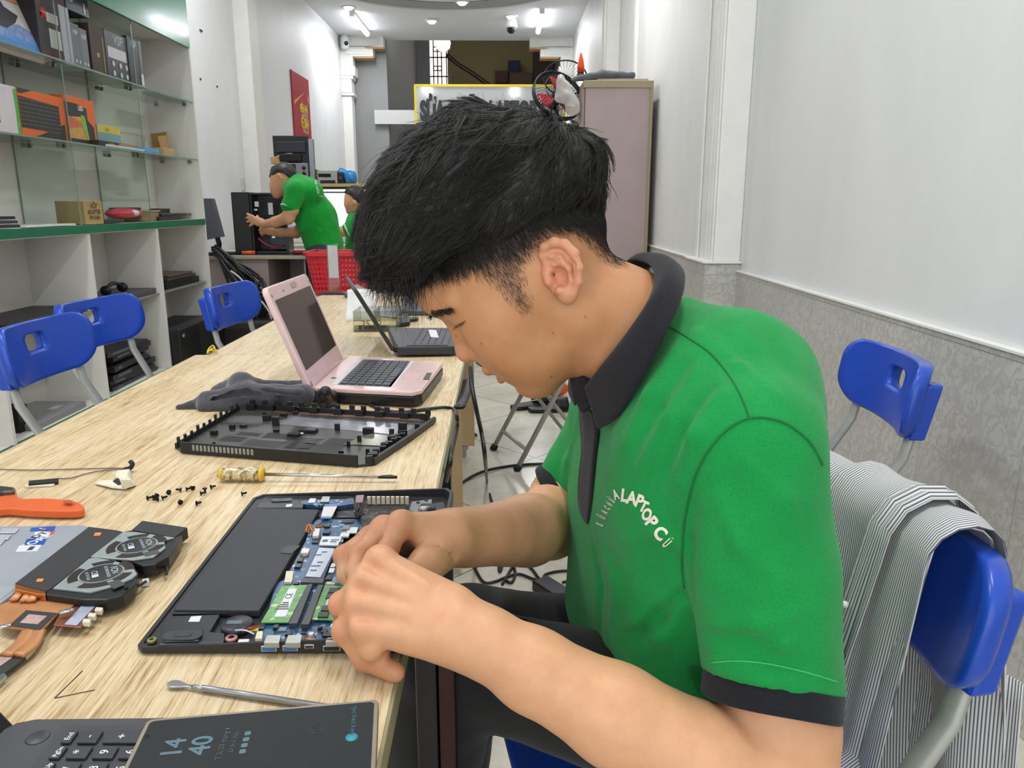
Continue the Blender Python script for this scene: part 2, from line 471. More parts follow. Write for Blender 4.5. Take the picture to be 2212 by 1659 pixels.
# ceiling with its round plaster rose
cl = MB(); cl.bb(XL-0.2, XR+0.2, YF, YB+0.3, ZC, ZC+0.15)
struct('ceiling', cl, M_ceil)
rc = Vector((-0.72, 9.75, ZC))
rose = MB()
def ring(r0, r1, z0, z1):
    rose.lathe([(r0, z1), (r0, z0), (r1, z0), (r1, z1)], 72, Matrix.Translation((rc.x, rc.y, 0)), 0, False, False)
ring(1.66, 2.10, ZC-0.022, ZC+0.001)
rose2 = MB(); rose2.lathe([(1.28, ZC-0.006), (1.67, ZC-0.004), (1.67, ZC+0.001)], 72, Matrix.Translation((rc.x, rc.y, 0)), 0, False, False)
r0 = struct('trim_1', rose, M_ceil)
struct('trim_2', rose2, mat('rose_grey_band', '9fa09f', 0.6, var=0.02))

# left wall, its pilaster
w = MB(); w.bb(XL-0.2, XL, YF, YB+0.3, 0, ZC); struct('wall_left', w, M_wall)
w = MB(); w.bb(XL, XL+0.15, 8.03, 8.32, 0, ZC); struct('trim_3', w, M_trim, 0.004)
# right wall: plaster above a tiled dado
w = MB(); w.bb(XR, XR+0.2, YF, YB+0.3, 0, ZC); struct('wall_right', w, M_wallR)
def dado_mat():
    n = N('patterned_dado_tile'); v = n.coords(); xyz = n.sep(v)
    fy = n.math('LESS_THAN', n.math('PINGPONG', n.math('ADD', xyz[1], 4.03), 0.2), 0.0009)
    fz = n.math('LESS_THAN', n.math('PINGPONG', n.math('ADD', xyz[2], 0.0), 0.4), 0.0009)
    # curling leaf scrolls: distorted rings
    vv = n.coords((1, 1, 1), loc=(0.3, 0.1, 0.2))
    w1 = n.new('ShaderNodeTexVoronoi'); w1.feature = 'DISTANCE_TO_EDGE'; w1.inputs['Scale'].default_value = 15
    nz = n.new('ShaderNodeTexNoise'); nz.inputs['Scale'].default_value = 22; nz.inputs['Detail'].default_value = 2
    n.link(vv, nz.inputs['Vector'])
    off = n.new('ShaderNodeVectorMath'); off.operation = 'MULTIPLY_ADD'; n.link(nz.outputs['Color'], off.inputs[0]); off.inputs[1].default_value = (0.09, 0.09, 0.09); n.link(vv, off.inputs[2])
    n.link(off.outputs[0], w1.inputs['Vector'])
    wv = n.new('ShaderNodeTexWave'); wv.wave_type = 'RINGS'; wv.inputs['Scale'].default_value = 10; wv.inputs['Distortion'].default_value = 9; wv.inputs['Detail'].default_value = 2; wv.inputs['Detail Scale'].default_value = 3
    n.link(vv, wv.inputs['Vector'])
    m1 = n.ramp(w1.outputs[0], [(0.02, (1, 1, 1)), (0.12, (0, 0, 0))]); m2 = n.ramp(wv.outputs[0], [(0.74, (0, 0, 0)), (0.88, (1, 1, 1))])
    m = n.math('MAXIMUM', n.math('MULTIPLY', m1, 0.55), n.math('MULTIPLY', m2, 0.7))
    base = n.ramp(n.noise(v, 5, 4), [(0.3, srgb('bdbbb4')), (0.7, srgb('c8c6bf'))])
    c = n.mix(m, base, srgb('a9a8a3'))
    n.col(n.mix(n.math('MAXIMUM', fy, fz), c, srgb('8b8780'))); n.set(Roughness=0.3); return n.m
M_dado = dado_mat()
w = MB(); w.bb(XR-0.018, XR, YF, 3.72, 0, 0.815); w.bb(XR-0.018, XR, 4.05, YB, 0, 0.815); struct('baseboard_right', w, M_dado)
w = MB(); w.bb(XR-0.024, XR, YF, 3.71, 0.815, 0.824); w.bb(XR-0.024, XR, 4.06, YB, 0.815, 0.824); struct('trim_4', w, M_trim, 0.002)
# right pilasters, with grooved faces and tiled feet
for i, (y0, y1) in enumerate(((3.72, 4.05), (8.0, 8.33))):
    w = MB(); w.bb(XR-0.13, XR, y0, y1, 0.86, ZC)
    for k in range(3): w.bb(XR-0.142, XR-0.13, y0+0.004+k*0.052, y0+0.04+k*0.052, 0.86, ZC)
    w.bb(XR-0.142, XR-0.13, y1-0.05, y1-0.004, 0.86, ZC)
    struct('trim_%d' % (5+2*i), w, M_trim, 0.006)
    w = MB(); w.bb(XR-0.175, XR, y0-0.02, y1+0.02, 0, 0.855); struct('trim_%d' % (6+2*i), w, M_dado, 0.003)
    w = MB(); w.bb(XR-0.185, XR, y0-0.03, y1+0.03, 0.855, 0.865); struct('trim_%d' % (20+i), w, M_trim, 0.002)
# narrow vertical moulding further along the right wall
w = MB(); w.bb(XR-0.03, XR, 6.9, 6.96, 0.83, ZC); struct('trim_9', w, M_trim, 0.004)

# end portal with stepped corbels, columns
for s, x0 in ((1, XL), (-1, XR)):
    w = MB()
    X = lambda a, b: (x0+s*a, x0+s*b) if s > 0 else (x0+s*b, x0+s*a)
    for a, z0 in ((0.70, ZC-0.16), (0.53, ZC-0.30), (0.20, ZC-0.45)):
        x1, x2 = X(0, a); w.bb(x1, x2, YB, YB+0.22, z0, ZC if a > 0.6 else z0+0.16)
    for a, b, z0, z1 in ((0.08, 0.62, ZC-0.13, ZC-0.03), (0.08, 0.46, ZC-0.27, ZC-0.18)):
        x1, x2 = X(a, b); w.bb(x1, x2, YB-0.012, YB, z0, z1)
    struct('trim_%d' % (10 if s > 0 else 11), w, M_trim, 0.008)
    w = MB()
    for a, z0 in ((0.705, ZC-0.163), (0.535, ZC-0.303)):
        x1, x2 = X(a-0.30, a); w.bb(x1, x2, YB-0.004, YB+0.22, z0-0.022, z0)
    struct('trim_%d' % (12 if s > 0 else 13), w, mat('corbel_underside_ochre', 'b08a5c', 0.6))
    w = MB()
    x1, x2 = X(0, 0.16); w.bb(x1, x2, YB-0.02, YB+0.22, 0, 2.83); 
    for a, z0, z1 in ((0.20, 2.83, 2.87), (0.17, 2.87, 3.08), (0.20, 3.08, 3.13), (0.235, 3.13, 3.28)):
        x1, x2 = X(0, a); w.bb(x1, x2, YB-0.05, YB+0.24, z0, z1)
    struct('trim_%d' % (14 if s > 0 else 15), w, M_trim, 0.012)
# grey stairwell beyond the portal
w = MB(); w.bb(XL-0.1, -1.9, YB+0.3, 18.2, 0, 5.2); struct('wall_stair_left', w, M_grey)
w = MB(); w.bb(XR, XR+0.2, YB+0.3, 18.6, 0, 5.2); struct('wall_stair_right', w, M_grey)
OX = -0.82; w = MB(); w.bb(-2.7, -0.79+OX, 18.2, 18.4, 0, 5.2); w.bb(-0.80+OX, XR, 18.2, 18.4, 0, 2.7); w.bb(-0.40+OX, XR, 18.2, 18.4, 2.7, 3.4); w.bb(-0.8+OX, -0.4+OX, 18.2, 18.4, 4.9, 5.2); struct('wall_back', w, M_grey)
w = MB(); w.bb(-0.385+OX, XR+0.1, 18.1, 18.2, 3.2, 5.2); struct('wall_landing', w, mat('landing_yellow_paint', '8d7f55', 0.7))
w = MB(); w.bb(XL-0.2, XR+0.2, YB+0.3, 18.6, 5.2, 5.35); struct('ceiling_stair', w, M_grey)
w = MB(); _a, _b = at_y(810, 268, 13.42), at_y(905, 238, 13.42); w.bb(_a.x, _b.x, 13.40, 13.49, _a.z, _b.z); struct('trim_16', w, mat('landing_slab_paint', 'c9cac8', 0.6))
w = MB(); w.bb(-0.3+OX, 1.12, 17.7, 18.1, 3.15, 3.3); struct('trim_17', w, M_grey)
# tall bright window with its iron grille
w = MB(); w.bb(-0.79+OX, -0.40+OX, 18.36, 18.40, 2.69, 4.91)
win = struct('window_1', w, mat('frosted_daylit_pane', 'ffffff', 0.4, emit='fff6e2', estr=2.2))
g = MB()
for x in (-0.80, -0.71, -0.62, -0.53, -0.42): x += OX; g.bb(x-0.012, x+0.012, 18.3, 18.33, 2.6, 4.95)
for z in (2.75, 3.1, 3.5, 3.9, 4.3, 4.7):
    g.bb(-0.8+OX, -0.4+OX, 18.3, 18.33, z-0.012, z+0.012)
    for x in (-0.665+OX, -0.575+OX):
        g.tube([(x+0.05*math.cos(a), 18.31, z+0.17+0.05*math.sin(a)) for a in np.linspace(0, 6.28, 13)[:-1]], 0.012, 5, closed=True)
obj('window_grille', g, mat('wrought_iron', '241d18', 0.5, 0.4), win)
# stair balustrade post and handrail
p = [at_y(u, v, 17.0) for u, v in ((965, 118), (990, 140), (1020, 158), (1050, 180), (1075, 200), (1110, 232))]
hr = MB(); hr.tube(spline(p, 5), 0.045, 8)
post = at_y(972, 160, 17.0); hr.bb(post.x-0.04, post.x+0.04, 16.96, 17.04, 0.0, 3.75)
single('stair_handrail', hr, mat('dark_stained_wood', '37231b', 0.35), 'dark brown wooden handrail and newel post running down the stairwell', 'handrail')
bx = at_y(1150, 150, 17.9)
for i, (u0, v0, u1, v1, c, nm, lb) in enumerate((
        (1098, 132, 1124, 158, '1f2340', 'storage_crate', 'dark blue crate up on the stair landing'),
        (1070, 154, 1097, 180, '4a2f26', 'storage_sack', 'low brown bundle at the left end of the landing pile'),
        (1100, 158, 1150, 185, '5d4436', 'storage_carton', 'brown carton under the blue crate on the landing'),
        (1152, 100, 1196, 185, '3d2a26', 'storage_cabinet', 'tall dark brown cupboard on the stair landing'))):
    a = at_y(u0, v1, 17.8); b = at_y(u1, v0, 17.8); m = MB()
    m.bb(a.x, b.x, 17.72, 18.05, min(a.z, 3.3) if v1 > 180 else a.z, b.z)
    m.bb(a.x+0.02, b.x-0.02, 17.71, 17.72, a.z+0.03, b.z-0.03)
    single(nm, m, mat('landing_'+nm, c, 0.7), lb, nm.split('_')[1], bevel=0.01)

c = at_y(957, 96, 16.0); t = thing('stair_lamp', 'bright round lamp hanging in the stairwell above the sign board', 'lamp', (c.x, 16.0, c.z-0.12))
m = MB(); m.lathe([(0.06, 0), (0.13, 0.05), (0.15, 0.15), (0.12, 0.24), (0.03, 0.27)], 18); obj('glass_shade', m, mat('lit_shade', 'ffffff', 0.4, emit='fff8ee', estr=3), t)
m = MB(); m.cyl((0, 0, 0.27), (0, 0, 5.2-c.z+0.12), 0.012, 8); obj('stem', m, mat('wrought_iron', '241d18', 0.5, 0.4), t)
# ------------------------------------------------------------------ ceiling fittings
M_tube = mat('lit_tube', 'ffffff', 0.4, emit='f4f8ff', estr=18)
M_lampbody = mat('lamp_white_plastic', 'e8e8e8', 0.5)
def tube_light(x, y, label, rz=0.0):
    t = thing('tube_light', label, 'ceiling light', (x, y, ZC-0.06), rz, 'ceiling tube lights')
    m = MB(); m.bb(-0.03, 0.03, -0.62, 0.62, 0.015, 0.06); m.bb(-0.035, 0.035, -0.625, -0.60, -0.025, 0.06); m.bb(-0.035, 0.035, 0.60, 0.625, -0.025, 0.06)
    obj('housing', m, M_lampbody, t, 0.004)
    m = MB(); m.cyl((0, -0.6, -0.005), (0, 0.6, -0.005), 0.036, 12); obj('lit_tube', m, M_tube, t)
    area_light('tube_glow', (x, y, ZC-0.13), (0, 0, rz), 0.08, 1.2, 30, (0.95, 0.975, 1.0))
    return t
tube_light(-2.07, 12.1, 'lit white tube light nearest the left wall, in front of the end portal')
tube_light(0.55, 11.9, 'lit white tube light by the right wall, near the dome camera')
for x, y in ((-1.9, 6.2), (0.45, 6.0), (-1.7, 1.6), (0.3, 1.2)):
    area_light('tube_glow', (x, y, ZC-0.08), (0, 0, 0), 0.12, 1.2, 36, (0.97, 0.985, 1.0))
M_down = mat('lit_lens', 'ffffff', 0.4, emit='fffdf6', estr=9)
def downlight(x, y, label):
    t = thing('downlight', label, 'ceiling light', (x, y, ZC-0.03), 0, 'ceiling downlights')
    m = MB(); m.lathe([(0.075, 0.03), (0.095, 0.012), (0.095, 0.0), (0.07, -0.004)], 20); obj('rim', m, M_lampbody, t)
    m = MB(); m.lathe([(0.068, -0.003), (0.04, -0.03), (0.002, -0.036)], 20); obj('lens', m, M_down, t)
downlight(-1.014, 12.0, 'small round lit downlight alone beside the ceiling rose edge, middle of the ceiling')
downlight(-0.52, 10.93, 'round lit downlight inside the plaster ceiling rose')
downlight(-2.06, 11.2, 'round lit downlight at the near end of the left tube light')
downlight(0.132, 11.7, 'round lit downlight just above the white dome camera')
area_light('downlight_glow', (-0.6, 9.5, ZC-0.1), (0, 0, 0), 0.5, 0.5, 14)
t = thing('dome_camera', 'white dome security camera hanging from the ceiling', 'security camera', (0.135, 11.95, ZC), 0)
m = MB(); m.lathe([(0.05, 0), (0.075, -0.01), (0.085, -0.05), (0.095, -0.1), (0.09, -0.13)], 20); obj('housing', m, M_lampbody, t)
m = MB(); m.ball((0, 0, -0.14), 0.065, 16, 10); obj('lens', m, mat('lens_black', '15161a', 0.15), t)
c = at_y(745, 92, 13.1)
t = thing('wall_camera', 'white egg-shaped security camera on the left corbel of the portal', 'security camera', (c.x, 13.1, c.z-0.1), 0)
m = MB(); m.lathe([(0.03, 0), (0.06, 0.02), (0.075, 0.09), (0.07, 0.16), (0.04, 0.21), (0.005, 0.22)], 18); obj('housing', m, M_lampbody, t)
m = MB(); m.ball((0.03, -0.055, 0.08), 0.035, 12, 8); obj('lens', m, mat('lens_black', '15161a', 0.15), t)

# ------------------------------------------------------------------ sign board and poster
sg0 = at_y(895, 183, 10.0); sg1 = at_y(1222, 188, 10.0); sz1 = sg0.z; sx0, sx1 = sg0.x, sg1.x; sz0 = sz1-1.25
t = thing('sign_board', 'white glossy sign board with dark raised lettering and a yellow edge, behind the seated man', 'sign', ((sx0+sx1)/2, 10.0, 0))
m = MB(); m.bb(sx0, sx1, 10.0, 10.03, sz0, sz1); obj('panel', m, mat('sign_white_acrylic', 'd7dade', 0.08, coat=0.6, var=0.02), t, 0.002, True)
m = MB(); e = 0.022
for a in ((sx0, sx1, sz1-e, sz1+0.005), (sx0, sx1, sz0-0.005, sz0+e), (sx0-0.005, sx0+e, sz0, sz1), (sx1-e, sx1+0.005, sz0, sz1)): m.bb(a[0], a[1], 9.985, 10.035, a[2], a[3])
obj('edge_trim', m, mat('sign_yellow_edge', 'e2cf3c', 0.4, emit='e2cf3c', estr=0.35), t, 0, True)
m = MB()
lx, lz = at_y(905, 240, 10).x, at_y(905, 240, 10).z
letters(m, 'SỬA CHỮA LAPTOP CŨ', frame((lx+0.875, 9.97, lz-0.01), (1, 0, 0), (0, 0, 1)), 0.305, xs=0.53, bold=0.017, depth=0.012)
obj('lettering', m, mat('sign_dark_letters', '2e3436', 0.3), t, 0, True)
for x in (sx0+0.25, sx1-0.25):
    m = MB(); m.bb(x-0.03, x+0.03, 10.035, 10.09, 0, sz1-0.1)
    obj('stand_post', m, mat('sign_post_steel', '8b8d8e', 0.4, 0.7), t, 0, True)

px0, px1, pz0, pz1 = 10.02, 10.87, 1.55, 2.73
t = thing('wall_poster', 'red vertical poster with yellow lettering on the left wall above the shelf', 'poster', (XL+0.02, (px0+px1)/2, pz0))
m = MB(); m.bb(XL+0.004, XL+0.022, px0, px1, pz0, pz1); obj('panel', m, mat('poster_red', 'a5303a', 0.45, var=0.05, scale=3), t, 0.004, True)
T = lambda y, z: frame((XL+0.024, px0+y, z), (0, 1, 0), (0, 0, 1))
m = MB(); m.add([(0.02, 0, 0), (0.62, 0.23, 0), (0.02, 0.045, 0)], [(0, 1, 2)], T(0.02, 2.33)); m.add([(0, 0, 0), (0.1, -0.03, 0), (0.02, 0.1, 0)], [(0, 1, 2)], T(0.72, 2.45)); obj('streak', m, mat('poster_orange', 'e59b3f', 0.5), t, 0, True)
m = MB(); letters(m, 'MIỄN PHÍ', T(0.50, 2.32), 0.135, bold=0.006, xs=0.68); letters(m, 'VỆ SINH', T(0.52, 2.14), 0.165, bold=0.006, xs=0.66); obj('yellow_lettering', m, mat('poster_yellow', 'e8d43a', 0.5), t, 0, True)
m = MB(); letters(m, 'LAPTOP', T(0.52, 2.23), 0.085); letters(m, 'Máy tính', T(0.55, 2.05), 0.08)
for y, z in ((0.53, 1.93), (0.40, 1.81), (0.68, 1.81), (0.54, 1.76)):
    m.lathe([(0.0, 0), (0.055, 0.0), (0.055, 0.003)], 16, T(y, z), 0, True, False)
obj('white_lettering', m, mat('poster_white', 'e9e2df', 0.5), t, 0, True)
# screw holes left in the plaster
for i, (y, z, sx, sz) in enumerate(((7.15, 2.586, 0.05, 0.012), (7.04, 2.176, 0.012, 0.016), (7.43, 2.17, 0.012, 0.016))):
    m = MB(); m.box((XL+0.004, y, z), (0.012, sx, sz)); m.box((XL+0.006, y, z), (0.012, sx*0.5, sz*0.5))
    single('wall_plug', m, mat('plug_dark', '3a3c40', 0.6), ['dark flat metal clip screwed high on the left wall', 'dark plug under the metal clip on the left wall', 'small dark plug in the left wall right of the other'][i], 'wall plug', 'plugs in the left wall')
m = MB(); so = at_x(524, 398, XL); m.box((XL+0.008, so.y, so.z), (0.016, 0.075, 0.12)); m.box((XL+0.018, so.y, so.z+0.02), (0.006, 0.03, 0.03)); m.box((XL+0.018, so.y, so.z-0.03), (0.006, 0.03, 0.03))
single('wall_socket', m, mat('socket_plastic', 'cfcdc6', 0.4), 'cream wall socket on the left wall above the tower computer', 'socket', bevel=0.003)
# ================================================================== display cabinet on the left
XC = -2.10                                               # front plane
DIV = [2.39, 3.17, 3.975, 4.765, 5.53]
M_cab = mat('cabinet_white_laminate', 'e4e2da', 0.4, var=0.025, scale=6)
M_green = mat('cabinet_green_gloss', '0f7a52', 0.2, var=0.03, coat=0.15, scale=4)
M_greenedge = mat('counter_green_edge', '0d6f4e', 0.3, var=0.08, scale=20)
M_shelfglass = glass('shelf_glass', 'f5faf7', 0.03)
M_edgeglass = mat('glass_cut_edge', '6f8f84', 0.2, var=0.05)
cab = thing('display_cabinet', 'tall white display cabinet with green header and glass shelves along the left wall', 'cabinet', (XC-0.16, 3.9, 0))
m = MB()
m.bb(-2.44, -2.42, 2.3, 5.53, 0.0, 2.2)                                             # back
m.bb(-2.58, XC, 5.53, 5.552, 0, 2.62); m.bb(-2.44, XC, 2.3, 2.32, 0, 2.2)           # end panels
m.bb(-2.44, XC-0.01, 2.32, 5.53, 0.09, 0.125); m.bb(-2.44, XC-0.03, 2.32, 5.53, 0.0, 0.09)
m.bb(-2.44, XC-0.01, 2.32, 5.53, 2.20, 2.225)                                       # soffit over the top shelf
obj('carcass', m, M_cab, cab, 0, True)
for y in DIV[1:4]:
    m = MB(); m.bb(-2.42, XC+0.0, y-0.011, y+0.011, 0.125, 0.985); obj('divider', m, M_cab, cab, 0.001, True)
m = MB(); m.bb(XC-0.02, XC+0.002, 2.32, 5.552, 2.15, 2.62); obj('header_panel', m, M_green, cab, 0.002, True, label='glossy green header panel')
m = MB(); m.bb(-2.42, XC-0.003, 2.32, 5.53, 0.985, 1.028); ct = obj('counter', m, M_cab, cab, 0, True)
m = MB(); m.bb(XC-0.003, XC+0.006, 2.32, 5.53, 0.990, 1.030); obj('edge_band', m, M_greenedge, ct, 0.001, True, label='green edge band')
m = MB(); m.bb(XC-0.01, XC-0.004, 2.32, 5.53, 0.094, 0.126); obj('kick_band', m, M_greenedge, cab, 0, True)
for z in (1.806, 1.432):
    m = MB(); m.bb(-2.415, XC-0.006, 2.32, 5.525, z-0.008, z); s = obj('glass_shelf', m, M_shelfglass, cab, 0, True)
    m = MB(); m.bb(XC-0.006, XC-0.0045, 2.32, 5.525, z-0.008, z); obj('shelf_edge', m, M_edgeglass, s, 0, True)
    for x, y in [(x, y+dy) for y in DIV[1:4] for x in (XC-0.08, XC-0.25) for dy in (-0.02, 0.02)]+[(x, 5.515) for x in (XC-0.06, XC-0.25)]:
        m = MB(); m.bb(x-0.011, x+0.011, y-0.008, y+0.008, z-0.026, z-0.008); obj('shelf_clip', m, mat('clip_steel', '8d9091', 0.3, 0.8), s, 0, True)
for y in DIV[1:4]:
    for z0, z1 in ((1.03, 1.423), (1.433, 1.797), (1.807, 2.19)):
        m = MB(); m.bb(-2.415, XC-0.03, y-0.004, y+0.004, z0, z1)
        d = obj('glass_divider', m, M_shelfglass, cab, 0, True)
        for x in (XC-0.03, -2.415):
            m = MB(); m.bb(x-0.001, x+0.001, y-0.004, y+0.004, z0, z1); obj('cut_edge', m, M_edgeglass, d, 0, True)
for y0, y1 in zip(DIV[1:4], DIV[2:5]):
    m = MB(); m.bb(-2.41, XC-0.02, y0+0.015, y1-0.015, 0.588, 0.598); obj('inner_shelf', m, mat('smoked_inner_shelf', '8f938f', 0.25), cab, 0, True)
m = MB(); m.lathe([(0.055, 2.2), (0.075, 2.195), (0.07, 2.18), (0.02, 2.176)], 20, Matrix.Translation((-2.27, 3.75, 0))); obj('spotlight', m, mat('spot_chrome', '8e9190', 0.25, 0.7), cab, 0, True)

# ---- goods on the cabinet
M_kraft = mat('kraft_card', 'b08f5e', 0.8, var=0.08, scale=14)
def carton(name, label, cat, u0, u1, v, zb, h, depth, c, X=None, group=None, rough=0.5, lean=0.0, faces=(), rz=0.0, u1y=None, bev=0.002, side=None):
    """box whose front face stands on a shelf; its ends follow the photo's columns"""
    X = XC-0.05 if X is None else X
    ya = at_x(u0, v, X).y; yb = at_x(u1, v, X).y; w = yb-ya
    t = thing(name, label, cat, (X, (ya+yb)/2, zb), 0, group, rot=(0, -lean, rz))
    m = MB(); m.bb(-depth, 0, -w/2, w/2, 0, h); obj('body', m, mat(name+'_'+c+'_skin', c, rough, var=0.05, scale=12), t, bev)
    if side:
        m = MB(); m.bb(-depth+0.004, -0.004, -w/2-0.0012, -w/2+0.002, 0.004, h-0.004); m.bb(-depth+0.004, -0.004, w/2-0.002, w/2+0.0012, 0.004, h-0.004); obj('side_panel', m, mat('panel_'+side, side, rough), t)
    for f in faces:
        nm, kind, args, cc = f[0], f[1], f[2], f[3]; m = MB(); T = frame((0.0008+0.0006*faces.index(f), 0, h/2), (0, 1, 0), (0, 0, 1))
        if kind == 'poly': m.add([(p[0]*w, p[1]*h, 0) for p in args], [tuple(range(len(args)))], T)
        elif kind == 'rect':
            for a in args: m.add([(a[0]*w, a[1]*h, 0), (a[2]*w, a[1]*h, 0), (a[2]*w, a[3]*h, 0), (a[0]*w, a[3]*h, 0)], [(0, 1, 2, 3)], T)
        elif kind == 'text':
            for a in args: letters(m, a[0], T @ Matrix.Translation((a[1]*w, a[2]*h, 0)), a[3], bold=0.0015)
        elif kind == 'dots':
            for a in args: m.lathe([(0.0001, 0), (a[2], 0), (a[2], 0.0002)], 14, T @ Matrix.Translation((a[0]*w, a[1]*h, 0)), 0, True, False)
        obj(nm, m, mat('print_'+cc, cc, rough, var=0.12, scale=40) if not hasattr(cc, 'node_tree') else cc, t)
    return t
ZS, ZM, ZK = 1.807, 1.433, 1.031
def ice_mat():
    n = N('printed_ice_blue'); v = n.coords(); f = n.noise(v, 26, 5, 0.7, 1.5); z = n.sep(v)[2]
    n.col(n.mix(n.ramp(z, [(0.03, (1, 1, 1)), (0.09, (0, 0, 0))]), n.ramp(f, [(0.3, srgb('4f6fb8')), (0.55, srgb('9aa9d6')), (0.7, srgb('e4e6f2'))]), srgb('3b85c8'))); n.set(Roughness=0.35); return n.m
carton('cooler_box', 'large white box printed with blue ice leaning on the top glass shelf', 'box', -190, 118, 122, ZS, 0.37, 0.06, 'd9d3d2', lean=0.34, rough=0.35, faces=(
    ('ice_print', 'poly', ((-.5, -.5), (.5, -.5), (.5, -.28), (.3, -.16), (.1, -.25), (-.2, -.18), (-.5, -.1)), ice_mat()),
    ('pad_print', 'poly', ((-.5, .42), (.1, .36), (.22, .25), (.24, .02), (.33, -.04), (.28, -.15), (.18, -.27), (-.5, -.14)), '3f4048'),
    ('fan_print', 'poly', ((-.5, .36), (.0, .28), (.14, .16), (.17, -.08), (.1, -.16), (-.3, -.05), (-.5, -.06)), '3b3c86'),
    ('badge', 'rect', ((.14, .33, .36, .47),), '9b2231'), ('badge_small', 'rect', ((.2, .22, .38, .29),), 'cf6a66'), ('badge_tan', 'rect', ((.22, .12, .38, .18),), 'cf9a66')))
m = MB(); pts = [at_x(115, 128, XC-0.05), at_x(120, 110, XC-0.05), at_x(116, 90, XC-0.06), at_x(108, 78, XC-0.08)]
for i, p in enumerate(pts): p.x -= 0.0
m.grid(lambda s, t: (XC-0.04-0.07*s-0.02*math.sin(t*3), pts[0].y-0.06*(t**2)+0.04*s, ZS+0.20*t), 6, 8)
m.tube([(XC-0.05, pts[0].y-0.055, ZS+0.2), (XC-0.12, pts[0].y-0.03, ZS+0.2)], 0.028, 10)
single('gift_bag', m, mat('red_bag_film', 'c2272c', 0.35), 'curled glossy red and white bag between the large leaning box and the dark boxes', 'bag')
VS = lambda x, y, s: ('logo', 'text', (('VSP', x, y, s),), 'b9bcc0')
carton('adapter_box', 'black and maroon box with a white barcode label on the top shelf', 'box', 92, 140, 132, ZS, 0.27, 0.2, '2a2628', group=None, faces=(
    ('barcode_label', 'rect', ((-.1, .12, .4, .28), (-.05, -.3, .45, .02)), 'b9b5b0'), ('maroon_band', 'rect', ((-.5, -.5, .5, -.36), (-.1, .04, .45, .07)), '4b1d22')))
carton('power_supply_box', 'silver grey box edge-on beside the barcode box on the top shelf', 'box', 141, 161, 135, ZS, 0.27, 0.2, '9da1a8', rough=0.3, faces=(('seam', 'rect', ((.1, -.5, .16, .5),), '6d7076'),))
carton('headset_box', 'slim grey box right of the silver box on the top shelf', 'box', 162, 180, 146, ZS, 0.21, 0.16, '6d737b', faces=(VS(0, .3, 0.03), ('icons', 'dots', ((-.2, -.35, .008), (.2, -.35, .008)), 'd0d3d6')))
carton('headset_box', 'slim grey box standing just left of the brown box on the top shelf', 'box', 181, 196, 150, ZS, 0.20, 0.16, '777d86', faces=(VS(0, .3, 0.03), ('icons', 'dots', ((-.2, -.35, .008), (.2, -.35, .008)), 'd0d3d6')))
carton('graphics_card_box', 'dark maroon long box lying across the tops of the dark boxes, top shelf', 'box', 84, 154, 130, ZS+0.272, 0.105, 0.18, '3e2024', faces=(VS(-.2, .1, 0.05),), X=XC-0.06)
carton('graphics_card_box', 'shiny grey wrapped box lying on top beside the maroon long box', 'box', 158, 204, 130, ZS+0.272, 0.10, 0.18, '565a60', rough=0.18, faces=(VS(-.3, .05, 0.04), ('mark', 'rect', ((.25, -.4, .32, .1),), 'c9ccd0')), X=XC-0.06)
carton('tea_brown_box', 'brown box with a gold oval badge on the top shelf, between grey and navy boxes', 'box', 203, 233, 158, ZS, 0.245, 0.19, '43352e', faces=(('badge', 'dots', ((-.05, -.1, .013),), 'b9a05a'), ('gold_strip', 'rect', ((.28, -.42, .38, .3),), '8c7a3f')))
carton('monitor_arm_box', 'dark navy box with white label and six round icons on the top shelf', 'box', 236, 281, 175, ZS, 0.25, 0.17, '262832', rough=0.3, faces=(
    VS(.1, .34, 0.066), ('white_label', 'rect', ((-.42, -.06, .42, .17),), 'c9c8ca'),
    ('icons', 'dots', tuple((x, y, .015) for x in (-.22, .1, .38) for y in (-.17, -.37)), 'c5c7c9')))
carton('monitor_arm_box', 'dark navy box with grey end panel, rightmost dark box of the top shelf', 'box', 284, 312, 184, ZS, 0.265, 0.17, '1f2434', rough=0.3, faces=(VS(-.1, .36, 0.05), ('grey_end', 'rect', ((.3, -.5, .5, .5),), '6a6d72'), ('tag', 'rect', ((.3, -.45, .5, -.2),), 'd8d8d8')))
carton('clear_film_pack', 'thin clear film packs lying flat near the corner of the top shelf', 'packet', 348, 398, 212, ZS, 0.012, 0.12, 'a9b1ae', rough=0.2)
